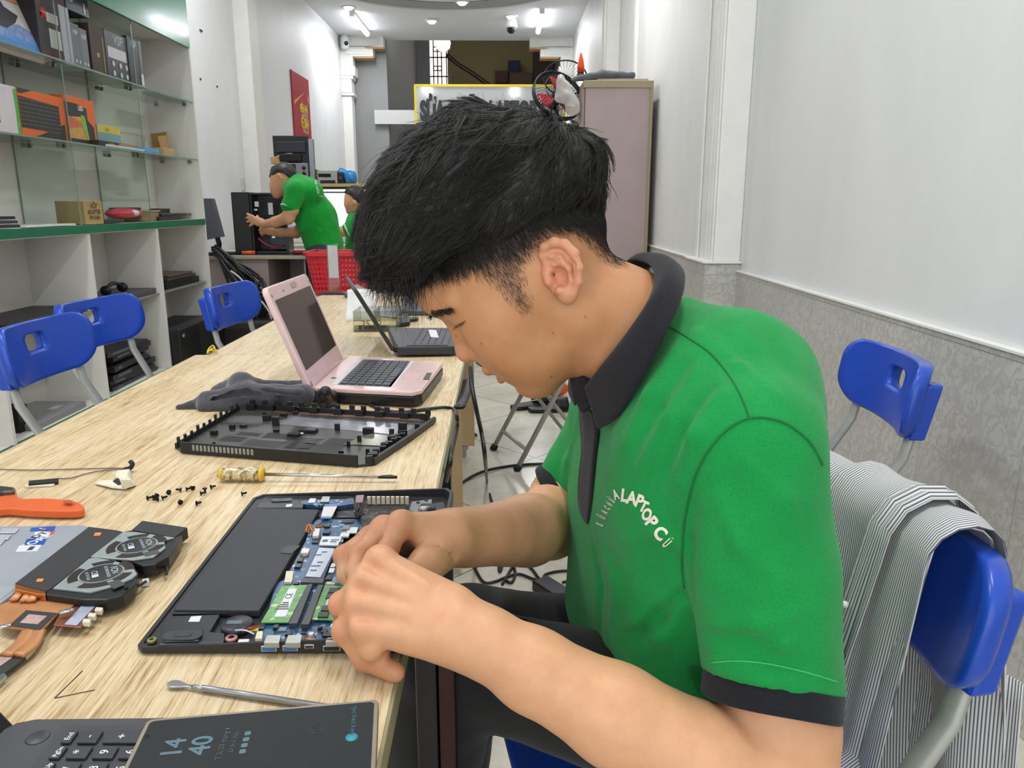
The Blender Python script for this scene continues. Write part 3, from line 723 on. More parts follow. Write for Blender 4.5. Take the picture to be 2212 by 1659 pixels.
# middle shelf
def keys_mat():
    n = N('printed_keyboard'); v = n.coords((1, 1, 1)); x = n.sep(v)
    gy = n.math('LESS_THAN', n.math('PINGPONG', x[1], 0.009), 0.0028); gz = n.math('LESS_THAN', n.math('PINGPONG', x[2], 0.009), 0.0028)
    n.col(n.mix(n.math('MULTIPLY', gy, gz), srgb('232324'), srgb('7b7773'))); n.set(Roughness=0.5); return n.m
M_pk = keys_mat()
carton('keyboard_box', 'white keyboard box with green edge at the left end of the middle shelf', 'box', -120, 46, 285, ZM, 0.205, 0.05, 'd4cdd0', rough=0.35, faces=(('keyboard_print', 'poly', ((-.4, -.3), (.22, -.3), (.22, .22), (-.4, .26)), M_pk), ('green_edge', 'rect', ((.46, -.5, .5, .45),), '3fae3e'), ('heading', 'text', (('keyboard', -.02, .38, .03),), '9a9598')))
carton('keyboard_box', 'orange and black keyboard box in the middle of the middle shelf', 'box', 50, 147, 298, ZM, 0.205, 0.05, 'e0681c', rough=0.35, faces=(
    ('black_field', 'poly', ((.0, -.5), (.46, -.5), (.46, -.1), (.3, -.2), (-.1, -.42), (-.3, -.5)), '2b2829'), ('keyboard_print', 'poly', ((-.5, -.32), (.36, -.34), (.36, .28), (-.5, .34)), M_pk), ('top_band', 'poly', ((-.5, .5), (-.2, .5), (-.42, .4), (-.5, .4)), '2b2829')))
carton('keyboard_box', 'orange and black box with a colourful picture, right of the orange keyboard box', 'box', 149, 211, 305, ZM, 0.225, 0.07, 'e0681c', rough=0.35, faces=(
    ('black_field', 'poly', ((-.5, -.5), (.42, -.5), (.42, -.1), (.22, .05), (.22, .3), (-.1, .36), (-.5, .36)), '2b2829'),
    ('picture', 'poly', ((-.45, -.4), (.2, -.4), (.05, .1), (-.45, .05)), 'c7984a'), ('picture_red', 'poly', ((-.45, -.2), (.05, -.12), (-.1, .0), (-.45, .08)), 'c8633f'), ('picture_green', 'poly', ((.0, -.12), (.16, -.4), (.2, -.4), (.12, .12), (-.02, .14)), '79b23e'), ('heading', 'text', (('LED', .0, .27, .03),), 'd8d4d0')))
carton('white_carton', 'white flat box under the teal and yellow box, middle shelf', 'box', 212, 246, 308, ZM, 0.03, 0.16, 'd6d4cf')
carton('cable_box', 'teal and yellow box lying on the white flat box, middle shelf', 'box', 213, 261, 300, ZM+0.031, 0.085, 0.10, '6f9ea0', faces=(('yellow_top', 'rect', ((-.5, .02, .5, .5),), 'c9b450'), ('heading', 'text', (('USB', -.1, .2, .022),), 'a38f3e')))
carton('adapter_tray', 'black tray of parts with an orange tag on the middle shelf', 'tray', 214, 256, 312, ZM, 0.028, 0.06, '2b2523', X=XC-0.012, faces=(('orange_tag', 'rect', ((.0, -.3, .3, .2),), 'c0572d'),))
carton('parcel', 'long low kraft parcel on the middle shelf, before the open carton', 'parcel', 256, 300, 318, ZM, 0.038, 0.08, '9a8560', X=XC-0.06)
carton('parcel', 'tan flat parcel right of the long low parcel on the middle shelf', 'parcel', 300, 342, 324, ZM, 0.03, 0.10, 'b59c74', X=XC-0.06)
carton('paper_stack', 'loose white and blue papers at the front of the middle shelf', 'papers', 230, 312, 318, ZM, 0.012, 0.04, 'c3c8cf', X=XC-0.008)
carton('film_box', 'small sky blue box at the front of the middle shelf', 'box', 312, 344, 326, ZM, 0.025, 0.05, '4f9cc9', X=XC-0.01)
carton('parcel', 'small tan box with a loop of wire near the corner of the middle shelf', 'box', 354, 378, 330, ZM, 0.045, 0.07, 'b39a6c', X=XC-0.03)
t = thing('open_carton', 'brown open carton with raised flaps near the corner of the middle shelf', 'box', (XC-0.2, at_x(338, 320, XC-0.2).y, ZM))
m = MB(); m.bb(-0.07, 0.07, -0.09, 0.09, 0, 0.05); obj('body', m, M_kraft, t)
m = MB(); m.add([(0.07, -0.09, 0.05), (0.07, 0.05, 0.05), (0.05, 0.07, 0.15), (0.04, -0.06, 0.13)], [(0, 1, 2, 3)]); m.add([(0.07, 0.05, 0.05), (-0.06, 0.09, 0.05), (-0.08, 0.12, 0.16), (0.05, 0.07, 0.17)], [(0, 1, 2, 3)]); o = obj('flap', m, M_kraft, t); sm = o.modifiers.new('t', 'SOLIDIFY'); sm.thickness = 0.004
# counter
for i, (u0, u1, dz, c, lb) in enumerate(((-60, 44, 0, '2e2d2f', 'lowest of the black laptops stacked at the left of the counter'), (-60, 40, .018, '3a393b', 'middle one of the black laptops stacked at the left of the counter'), (-60, 36, .036, '242325', 'topmost of the black laptops stacked at the left of the counter'))):
    carton('closed_laptop', lb, 'laptop', u0, u1, 488, ZK+dz, 0.016, 0.24, c, X=XC-0.03, group='closed laptops on the counter', faces=(('silver_line', 'rect', ((-.5, -.5, .5, -.3),), 'b9babc'),))
carton('paper_stack', 'white sheets of paper lying on the counter left of the kraft carton', 'papers', 56, 163, 477, ZK, 0.009, 0.2, 'cfcfcb', X=XC-0.03)
carton('kraft_carton', 'square kraft carton with handwriting standing on the counter', 'box', 186, 224, 474, ZK, 0.118, 0.15, 'ae9560', X=XC-0.03, faces=(('handwriting', 'text', (('HỘP', 0, .28, .035), ('ADAPTER', 0, .02, .03), ('19V 3.42A', 0, -.22, .026)), '6a5636'),), side='9a8050')
carton('keyboard_part', 'dark keyboard strip lying under the red folder on the counter', 'keyboard', 226, 268, 473, ZK, 0.018, 0.16, '2d2c2e', X=XC-0.03)
t = thing('red_pouch', 'red padded pouch with a white patch lying on the counter', 'pouch', (XC-0.11, at_x(268, 465, XC-0.11).y, ZK+0.02)); m = MB(); m.ball((0, 0, 0.03), 0.03, 20, 10, None, 0, (2.6, 5.6, 1.0)); obj('body', m, mat('pouch_red', 'c2414d', 0.5), t)
m = MB(); m.ball((0.055, -0.0, 0.032), 0.02, 12, 8, None, 0, (1.4, 2.6, 0.9)); obj('patch', m, mat('pouch_white', 'd9cdd0', 0.6), t)
carton('tape_dispenser', 'dark metal bracket with a cable loop lying behind the red pouch on the counter', 'bracket', 254, 305, 456, ZK+0.05, 0.03, 0.05, '4a4b4a', X=XC-0.26)
carton('tan_box', 'flat tan box right of the red pouch on the counter', 'box', 306, 344, 470, ZK, 0.05, 0.15, '8f7857', X=XC-0.08)
carton('parts_tray', 'pale paper laid over the flat tan box on the counter', 'papers', 300, 348, 468, ZK+0.052, 0.012, 0.14, 'b09a7c', X=XC-0.1)
carton('black_battery', 'black laptop battery lying near the end of the counter', 'battery', 345, 392, 470, ZK, 0.022, 0.12, '232326', X=XC-0.06)
carton('black_battery', 'thin black laptop part lying over the battery at the end of the counter', 'laptop part', 350, 414, 468, ZK+0.023, 0.016, 0.1, '35332f', X=XC-0.08, faces=(('gold_contact', 'rect', ((.3, -.3, .48, .3),), '8a6f4a'),))
carton('black_battery', 'black block standing on the parts at the far end of the counter', 'battery', 346, 368, 462, ZK+0.042, 0.03, 0.07, '29292b', X=XC-0.12)
# lower compartments
ZI, ZB = 0.599, 0.126
carton('closed_laptop', 'wide black laptop lying on the inner shelf of the left compartment', 'laptop', 12, 190, 680, ZI, 0.026, 0.28, '3b3a3c', X=XC-0.04)
carton('closed_laptop', 'dark laptop lying on the inner shelf of the middle compartment', 'laptop', 225, 340, 640, ZI, 0.03, 0.26, '55545a', X=XC-0.04)
t = thing('headset', 'black headset lying on the dark laptop behind the blue chair back', 'headset', (XC-0.1, at_x(255, 630, XC-0.1).y, ZI+0.032)); m = MB()
m.tube([(-0.02, 0.09*math.cos(a), 0.012+0.05*math.sin(a)) for a in np.linspace(0, math.pi, 12)], 0.011, 8); obj('headband', m, mat('headset_black', '1b1b1d', 0.4), t)
for s in (-1, 1):
    m = MB(); m.ball((-0.02, s*0.095, 0.03), 0.028, 12, 8, None, 0, (1.2, .7, 1)); obj('ear_cup', m, mat('headset_black', '1b1b1d', 0.4), t)
for i, (dz, h, c, lb) in enumerate(((0, .04, '1f1e20', 'black soft folder at the bottom of the pile in the right compartment'), (.042, .018, '4a4846', 'grey board in the middle of the pile in the right compartment'), (.062, .012, '6b5c50', 'brown thin board on top of the pile in the right compartment'))):
    carton('thin_board', lb, 'laptop part', 360+i*4, 432-i*6, 622, ZI+dz, h, 0.24, c, X=XC-0.05-0.02*i)
carton('closed_laptop', 'silver laptop lid with two stickers lying at the bottom of the left compartment', 'laptop', 72, 188, 885, ZB, 0.03, 0.26, '8b8b8c', X=XC-0.03, rough=0.3, faces=())
lp = bpy.data.objects['closed_laptop.005'] if 'closed_laptop.005' in bpy.data.objects else None
if lp:
    m = MB(); m.bb(-0.10, -0.06, 0.05, 0.13, 0.030, 0.0308); obj('sticker', m, mat('sticker_white', 'c9c9c7', 0.5), lp); m = MB(); m.bb(-0.20, -0.16, -0.06, 0.0, 0.030, 0.0308); obj('sticker', m, mat('sticker_dark', '47484a', 0.4), lp)
rnd = random.Random(3); z = ZB; kinds = ['bottom laptop base', 'second laptop base', 'third laptop base', 'fourth laptop base', 'fifth laptop base', 'sixth laptop base', 'seventh laptop base', 'top laptop base']
for i, k in enumerate(kinds):
    h = rnd.choice((.02, .026, .032)); c = rnd.choice(('1c1c20', '252a33', '2d2d30', '17171a'))
    tt = carton('stripped_laptop', 'dark %s in the pile of the middle compartment' % k if i else 'dark bottom laptop base under the pile of the middle compartment', 'laptop part', 236+rnd.randint(-4, 8), 338+rnd.randint(-14, 8), 800, z, h, 0.25, c, X=XC-0.03-rnd.random()*0.05, group='stripped laptop bases', rz=rnd.uniform(-.08, .08), rough=0.35,
           faces=(('port_strip', 'rect', ((-.4, -.2, -.3+.1*(i % 4), .25),), '5d6670'),)); z += h+0.001
carton('adapter_bundle', 'black tangle of adapters on the floor of the left compartment', 'adapter', 40, 62, 900, ZB, 0.12, 0.12, '1a1a1b', X=XC-0.08)
# black speaker box
y0, y1 = 4.86, 5.36
t = thing('speaker_box', 'black speaker cabinet with a silver oval badge at the bottom of the right compartment', 'speaker', (-2.1, 5.1, ZB+0.0)); m = MB(); m.bb(-0.24, 0.06, -0.31, 0.33, 0, 0.235); obj('body', m, mat('speaker_black', '222325', 0.45), t, 0.006)
m = MB(); m.bb(0.06, 0.066, -0.3, 0.0, 0.005, 0.23); obj('front_panel', m, mat('speaker_panel', '1a1b1c', 0.3), t, 0.002)
m = MB(); m.ball((0.067, -0.26, 0.19), 0.02, 12, 6, None, 0, (.15, 1.2, .6)); obj('badge', m, mat('badge_silver', 'b5b8ba', 0.25, 0.8), t)

# ================================================================== work tables
def wood_mat():
    n = N('light_oak_laminate'); v = n.coords()
    warp = n.noise(n.coords((1.1, 0.55, 1)), 2.6, 2, 0.5)
    xyz = n.sep(v); x2 = n.math('MULTIPLY_ADD', warp, 0.05, xyz[0])
    cmb = n.new('ShaderNodeCombineXYZ'); n.link(x2, cmb.inputs[0]); n.link(n.math('MULTIPLY', xyz[1], 0.045), cmb.inputs[1]); n.link(xyz[2], cmb.inputs[2])
    fine = n.noise(cmb.outputs[0], 560, 3, 0.65); med = n.noise(cmb.outputs[0], 150, 4, 0.7)
    cm2 = n.new('ShaderNodeCombineXYZ'); n.link(x2, cm2.inputs[0]); n.link(n.math('MULTIPLY', xyz[1], 0.12), cm2.inputs[1]); n.link(xyz[2], cm2.inputs[2])
    br = n.noise(cm2.outputs[0], 9, 4, 0.6, 0.8)
    f = n.math('ADD', n.math('MULTIPLY', fine, 0.44), n.math('ADD', n.math('MULTIPLY', med, 0.42), n.math('MULTIPLY', br, 0.14)))
    c = n.ramp(f, [(0.36, srgb('9c7c54')), (0.44, srgb('c4a87e')), (0.50, srgb('dac49d')), (0.60, srgb('e8d7b8'))])
    mote = n.ramp(n.noise(v, 5, 5, 0.6), [(0.3, srgb('eadfc9')), (0.7, srgb('ffffff'))])
    n.col(n.mix(0.5, c, n.mix(1.0, c, mote, 'MULTIPLY')))
    n.set(Roughness=n.math('MULTIPLY_ADD', fine, 0.2, 0.28)); n.bump(f, 0.10, 0.001); return n.m
M_wood = wood_mat(); M_band = mat('table_edge_band', '9a9573', 0.45, var=0.06); M_steel_leg = mat('table_leg_black_steel', '1b1b1d', 0.22, 0.3)
TZ = 0.75; TXL = lambda y: -0.822 if y < 1 else -0.79
def table(y0, y1, xl, xr, label, rz):
    t = thing('work_table', label, 'table', ((xl+xr)/2, (y0+y1)/2, 0), rz); w = xr-xl; l = y1-y0
    m = MB(); m.bb(-w/2+0.003, w/2-0.003, -l/2, l/2, TZ-0.025, TZ); obj('tabletop', m, M_wood, t, 0.001)
    m = MB(); m.bb(w/2-0.003, w/2, -l/2, l/2, TZ-0.025, TZ-0.0003); m.bb(-w/2, -w/2+0.003, -l/2, l/2, TZ-0.025, TZ-0.0003); obj('edge_band', m, M_band, t, 0.0006)
    return t
tn = table(0.30, 1.989, -0.806, -0.092, 'nearest light oak work table holding the opened laptop', 0.006)
tf = table(1.992, 3.40, -0.783, -0.110, 'second light oak work table further back, joined end to end', 0.006)
m = MB()
for P in (((118, 1508), (178, 1449)), ((118, 1508), (205, 1490)), ((560, 1192), (590, 1186))):
    a, b = at_z(*P[0], TZ+.0003), at_z(*P[1], TZ+.0003); m.tube([a, b], .0006, 4, 0, .3)
o = obj('pencil_mark', m, mat('pencil_mark_brown', '5a452f', 0.8), None); o.parent = tn; o.matrix_parent_inverse = (Matrix.Translation(tn.location) @ Matrix.Rotation(.006, 4, 'Z')).inverted()
for sx in (-1, 1):
    for y in (-0.72, 0.72):
        m = MB(); m.bb(sx*0.30-0.02, sx*0.30+0.02, y-0.02, y+0.02, 0.0, TZ-0.026); obj('leg', m, M_steel_leg, tn, 0.003)
m = MB(); m.bb(-0.32, 0.32, -0.74, -0.70, TZ-0.07, TZ-0.026); m.bb(-0.32, 0.32, 0.70, 0.74, TZ-0.07, TZ-0.026); m.bb(-0.32, -0.28, -0.74, 0.74, TZ-0.07, TZ-0.026); obj('frame', m, M_steel_leg, tn, 0.003)
m = MB(); m.bb(0.382, 0.399, -0.49, -0.465, 0.0, TZ-0.028); obj('brace_leg', m, mat('polished_dark_leg', '3a2a2a', 0.08, 0.85), tn, 0.003)
m = MB(); m.bb(0.360, 0.381, -0.49, -0.465, 0.0, TZ-0.028); obj('brace_leg', m, M_steel_leg, tn, 0.003)
M_panelwood = mat('table_panel_wood', 'b79c72', 0.5, var=0.08, scale=10); M_foot = mat('grey_plastic_foot', '8f9290', 0.5)
for y in (-0.5, 0.67):
    for sx in (-1, 1):
        m = MB(); m.bb(sx*0.25-0.07, sx*0.25+0.07, y-0.012, y+0.012, 0.05, TZ-0.026); lg = obj('panel_leg', m, M_panelwood, tf, 0.001)
        m = MB(); m.bb(sx*0.25-0.03, sx*0.25+0.03, y-0.02, y+0.02, 0.0, 0.05); m.bb(sx*0.25-0.04, sx*0.25+0.04, y-0.022, y+0.022, 0.035, 0.05); obj('foot', m, M_foot, lg, 0.002)
m = MB(); m.bb(-0.18, 0.18, 0.655, 0.675, 0.35, TZ-0.03); obj('modesty_panel', m, M_panelwood, tf)

# ================================================================== folding chairs
M_blue = mat('blue_chair_plastic', '1c49b4', 0.32, var=0.04, scale=10, coat=0.15); M_tube_st = mat('chair_grey_steel', 'a9aaa2', 0.4, 0.25, var=0.05)
def chair_back(w=0.41, h=0.162, th=0.030):
    """moulded back: rounded, hollow-curved, a rounded hand hole; local: across = y, up = z, front = +x"""
    bm = bmesh.new(); nu, nv = 45, 25; R = 0.054
    hole = lambda y, z: max(abs(y-0.0)/0.038, abs(z-0.024)/0.022) < 1
    def P(y, z, side): 
        cx = 0.058*(1-abs(y/(w/2))**2.2)
        return (-cx+side+0.0*z, y, z)
    def bound(z):
        d = R-(h/2-abs(z)); s = w/2
        if d > 0: s -= R-math.sqrt(max(0, R*R-d*d))
        if z < 0: s -= 0.018*(z/(h/2))**2
        return s
    rings = []
    ho = rrect(0.078, 0.046, 0.016, 5, 0, 0.024); n = 96
    def hull(k):
        a = 2*math.pi*k/n; dy, dz = math.cos(a), math.sin(a); lo, hi = 0.0, 0.5
        for _ in range(30):
            mid = (lo+hi)/2; y, z = dy*mid, 0.024+dz*mid
            if abs(z) < h/2 and abs(y) < bound(z): lo = mid
            else: hi = mid
        return dy*lo, 0.024+dz*lo
    def inner(k):
        a = 2*math.pi*k/n; dy, dz = math.cos(a), math.sin(a); lo, hi = 0.0, 0.1
        for _ in range(26):
            mid = (lo+hi)/2; y, z = dy*mid, dz*mid; qx, qz = max(0, abs(y)-0.023), max(0, abs(z)-0.007)
            if math.hypot(qx, qz) < 0.016: lo = mid
            else: hi = mid
        return dy*lo, 0.024+dz*lo
    m = MB(); K = 9; cols = []
    prof = [(0.0, -th*0.5)]
    steps = [(t, s) for s in (0,) for t in np.linspace(0, 1, K)]
    seq = []
    e = 0.007
    for t in np.linspace(0.0, 1.0, K): seq.append((0.03+0.94*t, 0.0))
    seq = [(0.0, e)]+[(s, 0.0) for s, _ in seq]+[(1.0, e), (1.0, th-e)]+[(s, th) for s, _ in reversed(seq)]+[(0.0, th-e)]
    H = [hull(k) for k in range(n)]; I = [inner(k) for k in range(n)]
    vs = []
    for s, d in seq:
        for k in range(n):
            y = I[k][0]+(H[k][0]-I[k][0])*s; z = I[k][1]+(H[k][1]-I[k][1])*s; vs.append(P(y, z, -d))
    L = len(seq)
    fs = [(i*n+k, i*n+(k+1) % n, ((i+1) % L)*n+(k+1) % n, ((i+1) % L)*n+k) for i in range(L) for k in range(n)]
    m.add(vs, fs, None, 0, True); return m
def make_chair(label, group=None):
    """folding chair facing +x, origin on the floor below the middle of its back"""
    t = thing('folding_chair', label, 'chair', (0, 0, 0), 0, group)
    tilt = 0.24; top = 0.84; hw = 0.155
    b = chair_back(); R = Matrix.Translation((0.008, 0, top-0.083)) @ Matrix.Rotation(-tilt*0.7, 4, 'Y'); b.v = [tuple(R @ Vector(p)) for p in b.v]
    o = obj('backrest', b, M_blue, t)
    for s in (-1, 1):
        m = MB(); rb = MB()
        m.tube([(-0.052, s*hw, top-0.05), (-0.022, s*hw, 0.63), (0.32, s*hw, 0.02)], 0.0155, 10, 0, 0.6); leg = obj('leg', m, M_tube_st, t)
        m2 = MB(); m2.cyl((0.318, s*hw, 0.024), (0.33, s*hw, 0.0), 0.017, 10); obj('rubber_foot', m2, mat('rubber_black', '151515', 0.6), leg)
        rb.bb(-0.060, -0.028, s*(hw+0.006)-0.02, s*(hw+0.006)+0.02, top-0.165, top-0.045); rb.v = [(x+(top-0.12-z)*0.2, y, z) for x, y, z in rb.v]
        obj('side_socket', rb, M_blue, t, 0.006)
        h2 = hw-0.03
        m = MB(); m.tube([(0.36, s*h2, 0.43), (0.2, s*h2, 0.36), (-0.06, s*h2, 0.02)], 0.0145, 10, 0, 0.6); leg = obj('leg', m, M_tube_st, t)
        m2 = MB(); m2.cyl((-0.058, s*h2, 0.024), (-0.066, s*h2, 0.0), 0.017, 10); obj('rubber_foot', m2, mat('rubber_black', '151515', 0.6), leg)
    for a, b, r in (((0.28, -hw, 0.09), (0.28, hw, 0.09), 0.009), ((-0.02, -hw+0.03, 0.075), (-0.02, hw-0.03, 0.075), 0.009)):
        m = MB(); m.cyl(a, b, r, 10); obj('crossbar', m, M_tube_st, t)
    m = MB(); m.prism(rrect(0.40, 0.37, 0.06, 6, 0.22, 0), 0.435, 0.462); obj('seat', m, M_blue, t, 0.008, seg=3)
    return t
ch = make_chair('blue folding chair nearest the camera on the left, its back cut by the photo edge')
def seat_at(c, x, y, rz, sc=1.0, label=None): 
    c.location = (x, y, 0); c.rotation_euler = (0, 0, rz); c.scale = (1, 1, sc)
    if label: c['label'] = label
seat_at(ch, -1.225, 2.075, 0.0, 1.0)
c2 = dup(ch); seat_at(c2, -1.325, 2.555, -0.145, 1.0, 'blue folding chair second along the left side of the table, before the cabinet')
c3 = dup(ch); seat_at(c3, -1.035, 3.0, -0.10, 1.0, 'blue folding chair furthest along the left side, by the tangle of cables')
c4 = dup(ch); seat_at(c4, 0.83, 1.665, math.pi-0.10, 0.985, 'empty blue folding chair against the tiled right wall, behind the seated man')
c5 = dup(ch); seat_at(c5, 0.435, 0.865, math.pi+0.17, 0.945, 'blue folding chair the man sits on, a striped shirt over its back')
c6 = dup(ch); seat_at(c6, 0.315, 3.42, math.pi+0.35, 0.98, 'blue folding chair with crossed grey legs, seen under the man\'s chin')
# ================================================================== work corner at the back left
M_desk = mat('desk_pinkish_laminate', 'b3a49d', 0.5, var=0.04, scale=8); M_desktop = mat('desk_top_cream', 'b8ad98', 0.4, var=0.05); M_black = mat('black_plastic', '19191b', 0.4); M_black2 = mat('black_gloss', '121214', 0.15)
t = thing('corner_desk', 'pinkish desk with open shelves against the left wall, carrying the tower computer', 'desk', (-1.85, 6.4, 0))
m = MB(); m.bb(-0.50, 0.62, -0.42, 0.32, 0.715, 0.745); obj('desktop', m, M_desktop, t, 0.006)
m = MB(); m.bb(-0.48, 0.02, -0.36, -0.34, 0.0, 0.714); obj('front_panel', m, M_desk, t)
m = MB(); m.bb(0.0, 0.02, -0.34, 0.28, 0.0, 0.714); m.bb(0.59, 0.61, -0.38, 0.28, 0.0, 0.714); m.bb(0.02, 0.59, 0.26, 0.28, 0.0, 0.714); m.bb(0.30, 0.312, -0.36, 0.26, 0.47, 0.714); obj('carcass', m, M_desk, t)
m = MB(); m.bb(0.02, 0.59, -0.36, 0.26, 0.455, 0.472); obj('shelf', m, M_desktop, t)
m = MB(); m.bb(-0.40, 0.5, -0.41, -0.05, 0.746, 0.750); single('desk_mat', m, mat('desk_mat_dark', '2b2c2f', 0.6), 'dark mat under the tower computer on the corner desk', 'mat') if False else None
m = MB(); m.prism([(0, 0), (0.12, 0.01), (0.17, 0.09), (0.05, 0.12)], 0, 0.05, Matrix.Translation((-1.78, 6.1, 0.473))); single('red_cloth_bundle', m, mat('red_bundle', 'a3262e', 0.7), 'red bundle on the open shelf of the corner desk', 'bundle', bevel=0.015)
m = MB(); m.ball((-1.44, 6.15, 0.53), 0.055, 12, 8, None, 0, (0.8, .9, 1.0)); single('parts_heap', m, mat('greenish_grey', '8a8f72', 0.5), 'greenish grey lump on the right shelf bay of the corner desk', 'parts')
# dark mat
m = MB(); m.bb(-2.28, -1.28, 6.0, 6.42, 0.7455, 0.7495); single('desk_mat', m, mat('desk_mat_dark', '2b2c2f', 0.6), 'dark mat under the tower computer on the corner desk', 'mat', bevel=0.001)
# tower
t = thing('tower_computer', 'black opened tower computer case the standing man works on', 'computer', (-1.90, 6.22, 0.750), 0.10)
m = MB(); m.bb(-0.20, -0.065, -0.13, 0.12, 0.0, 0.47); obj('front_bezel', m, mat('case_black', '17181b', 0.35), t, 0.008)
m = MB()
for b in ((-0.065, 0.21, -0.12, 0.11, 0.0, 0.02), (-0.065, 0.21, -0.12, 0.11, 0.45, 0.465), (0.19, 0.21, -0.12, 0.11, 0.02, 0.45), (-0.065, 0.19, 0.095, 0.11, 0.02, 0.45), (-0.065, -0.05, -0.12, 0.11, 0.02, 0.45)): m.bb(*b)
obj('chassis', m, mat('case_inner_black', '1b1c1f', 0.3), t, 0.002)
m = MB(); m.bb(-0.04, 0.15, 0.07, 0.094, 0.12, 0.42); obj('main_board', m, mat('pcb_black', '20252a', 0.4), t)
m = MB(); m.bb(-0.03, 0.0, -0.115, -0.10, 0.36, 0.40); obj('sticker', m, mat('white_sticker', 'd4d4d4', 0.5), t); m = MB(); m.bb(0.07, 0.105, -0.115, -0.10, 0.30, 0.39); obj('sticker', m, mat('white_sticker', 'd4d4d4', 0.5), t)
m = MB(); m.bb(0.06, 0.19, -0.08, 0.06, 0.03, 0.14); obj('power_supply', m, mat('psu_grey', '3c3f44', 0.35, 0.5), t, 0.003)
for k in range(4):
    m = MB(); m.bb(-0.04+0.04*k, -0.015+0.04*k, -0.10, -0.07, 0.33-0.07*k, 0.345-0.07*k); obj('bracket', m, mat('bracket_bright', 'b9bcc2', 0.2, 0.9), t)
m = MB(); m.tube(spline([(-0.02, -0.12, 0.12), (0.05, -0.16, 0.07), (0.13, -0.14, 0.05), (0.17, -0.1, 0.06)], 6), 0.006, 6); obj('cable', m, mat('pink_cable', 'b8334f', 0.5), t)
t = thing('desk_monitor', 'grey monitor leaning at the left end of the corner desk beside the cabinet', 'monitor', (-2.235, 6.02, 0.750), -0.25)
m = MB(); m.add([(-0.17, 0.03, 0.42), (0.05, 0.0, 0.42), (0.13, -0.03, 0.14), (-0.10, 0.0, 0.10)], [(0, 1, 2, 3)]); s = obj('screen', m, mat('monitor_off_screen', '5a5d66', 0.2), t); md = s.modifiers.new('t', 'SOLIDIFY'); md.thickness = 0.03; md.offset = -1
m = MB(); m.tube([(0.0, 0.03, 0.2), (0.02, 0.05, 0.08), (0.0, 0.05, 0.0)], 0.02, 8); m.lathe([(0.10, 0), (0.10, 0.012), (0.03, 0.02)], 20, Matrix.Translation((0, 0.05, 0))); obj('stand', m, M_black, t)
t = thing('spray_bottle', 'small orange and black screwdriver lying at the front of the corner desk', 'tool', (-2.02, 6.025, 0.762), 0.1)
t.name = 'short_screwdriver'
m = MB(); m.cyl((0.0, 0, 0), (0.10, 0, 0), 0.014, 10, r2=0.018); obj('handle', m, mat('tool_orange', 'e8622a', 0.4), t); m = MB(); m.cyl((-0.20, 0, -0.002), (0.0, 0, 0), 0.009, 8); obj('shaft', m, M_black, t)
m = MB(); m.prism(rrect(0.2, 0.12, 0.04, 4, -1.55, 6.12), 0.7505, 0.775); single('red_pouch_small', m, mat('tool_red', 'b02430', 0.5), 'red pouch on the corner desk in front of the standing man', 'pouch', bevel=0.01)
m = MB(); m.prism(rrect(0.12, 0.1, 0.03, 4, -1.40, 6.08), 0.7505, 0.785); single('clear_film', m, mat('crumpled_clear', 'dcdcdc', 0.15, coat=0.5), 'crumpled clear wrapper beside the red pouch on the corner desk', 'wrapper', bevel=0.012)
# second desk with bright screen; long shelf above
t = thing('second_desk', 'cream desk behind the standing man, under the long wall shelf', 'desk', (-1.55, 7.75, 0)); m = MB(); m.bb(-0.95, 0.62, -0.35, 0.35, 0.715, 0.745); obj('desktop', m, M_desktop, t, 0.004)
m = MB(); m.bb(0.58, 0.60, -0.33, 0.33, 0.0, 0.714); obj('side_panel', m, M_desk, t); m = MB(); m.bb(-0.93, -0.91, -0.33, 0.33, 0.0, 0.714); obj('side_panel', m, M_desk, t)
t = thing('lit_monitor', 'monitor with a bright white screen on the desk behind the standing man', 'monitor', (-1.68, 7.62, 0.746), 0.12)
m = MB(); m.bb(-0.26, 0.26, 0.0, 0.04, 0.14, 0.50); obj('frame', m, M_black, t, 0.005); m = MB(); m.bb(-0.245, 0.245, -0.002, 0.001, 0.155, 0.485); obj('screen', m, mat('screen_white_lit', 'ffffff', 0.3, emit='eef6ff', estr=1.6), t)
m = MB(); m.bb(-0.03, 0.03, 0.03, 0.06, 0.01, 0.3); m.bb(-0.12, 0.12, -0.04, 0.12, 0.0, 0.012); obj('stand', m, M_black, t)
sh = thing('wall_shelf', 'long tan wall shelf holding old electronics behind the standing man', 'shelf', (-1.70, 7.55, 0))
m = MB(); m.bb(-0.44, 0.55, -0.16, 0.20, 1.285, 1.315); obj('board', m, mat('shelf_tan_board', 'b39a68', 0.5), sh, 0.002); m = MB(); m.bb(-0.44, 0.55, -0.155, 0.2, 1.262, 1.284); obj('rail', m, M_black, sh)
for x in (-0.41, 0.50):
    m = MB(); m.bb(x-0.02, x+0.02, 0.16, 0.2, 0.0, 1.261); obj('post', m, mat('shelf_white_post', 'cfcfcc', 0.5), sh)
m = MB(); m.bb(-0.4, 0.45, -0.12, -0.06, 1.244, 1.262); obj('strip_lamp', m, mat('shelf_strip_lit', 'ffffff', 0.4, emit='f4f8ff', estr=5), sh)
def back_item(name, label, cat, u0, v0, u1, v1, Y, d, mats, extra=None, bevel=0.006, zb=None):
    a = at_y(u0, v1, Y); b = at_y(u1, v0, Y); z0 = a.z if zb is None else zb
    t = thing(name, label, cat, ((a.x+b.x)/2, Y, z0)); w = b.x-a.x; h = b.z-z0
    m = MB(); m.bb(-w/2, w/2, 0, d, 0, h); obj('body', m, mats, t, bevel); return t, w, h
t, w, h = back_item('old_monitor', 'black old monitor turned with its back to the room on top of the shelf pile', 'monitor', 592, 293, 664, 352, 7.42, 0.05, M_black)
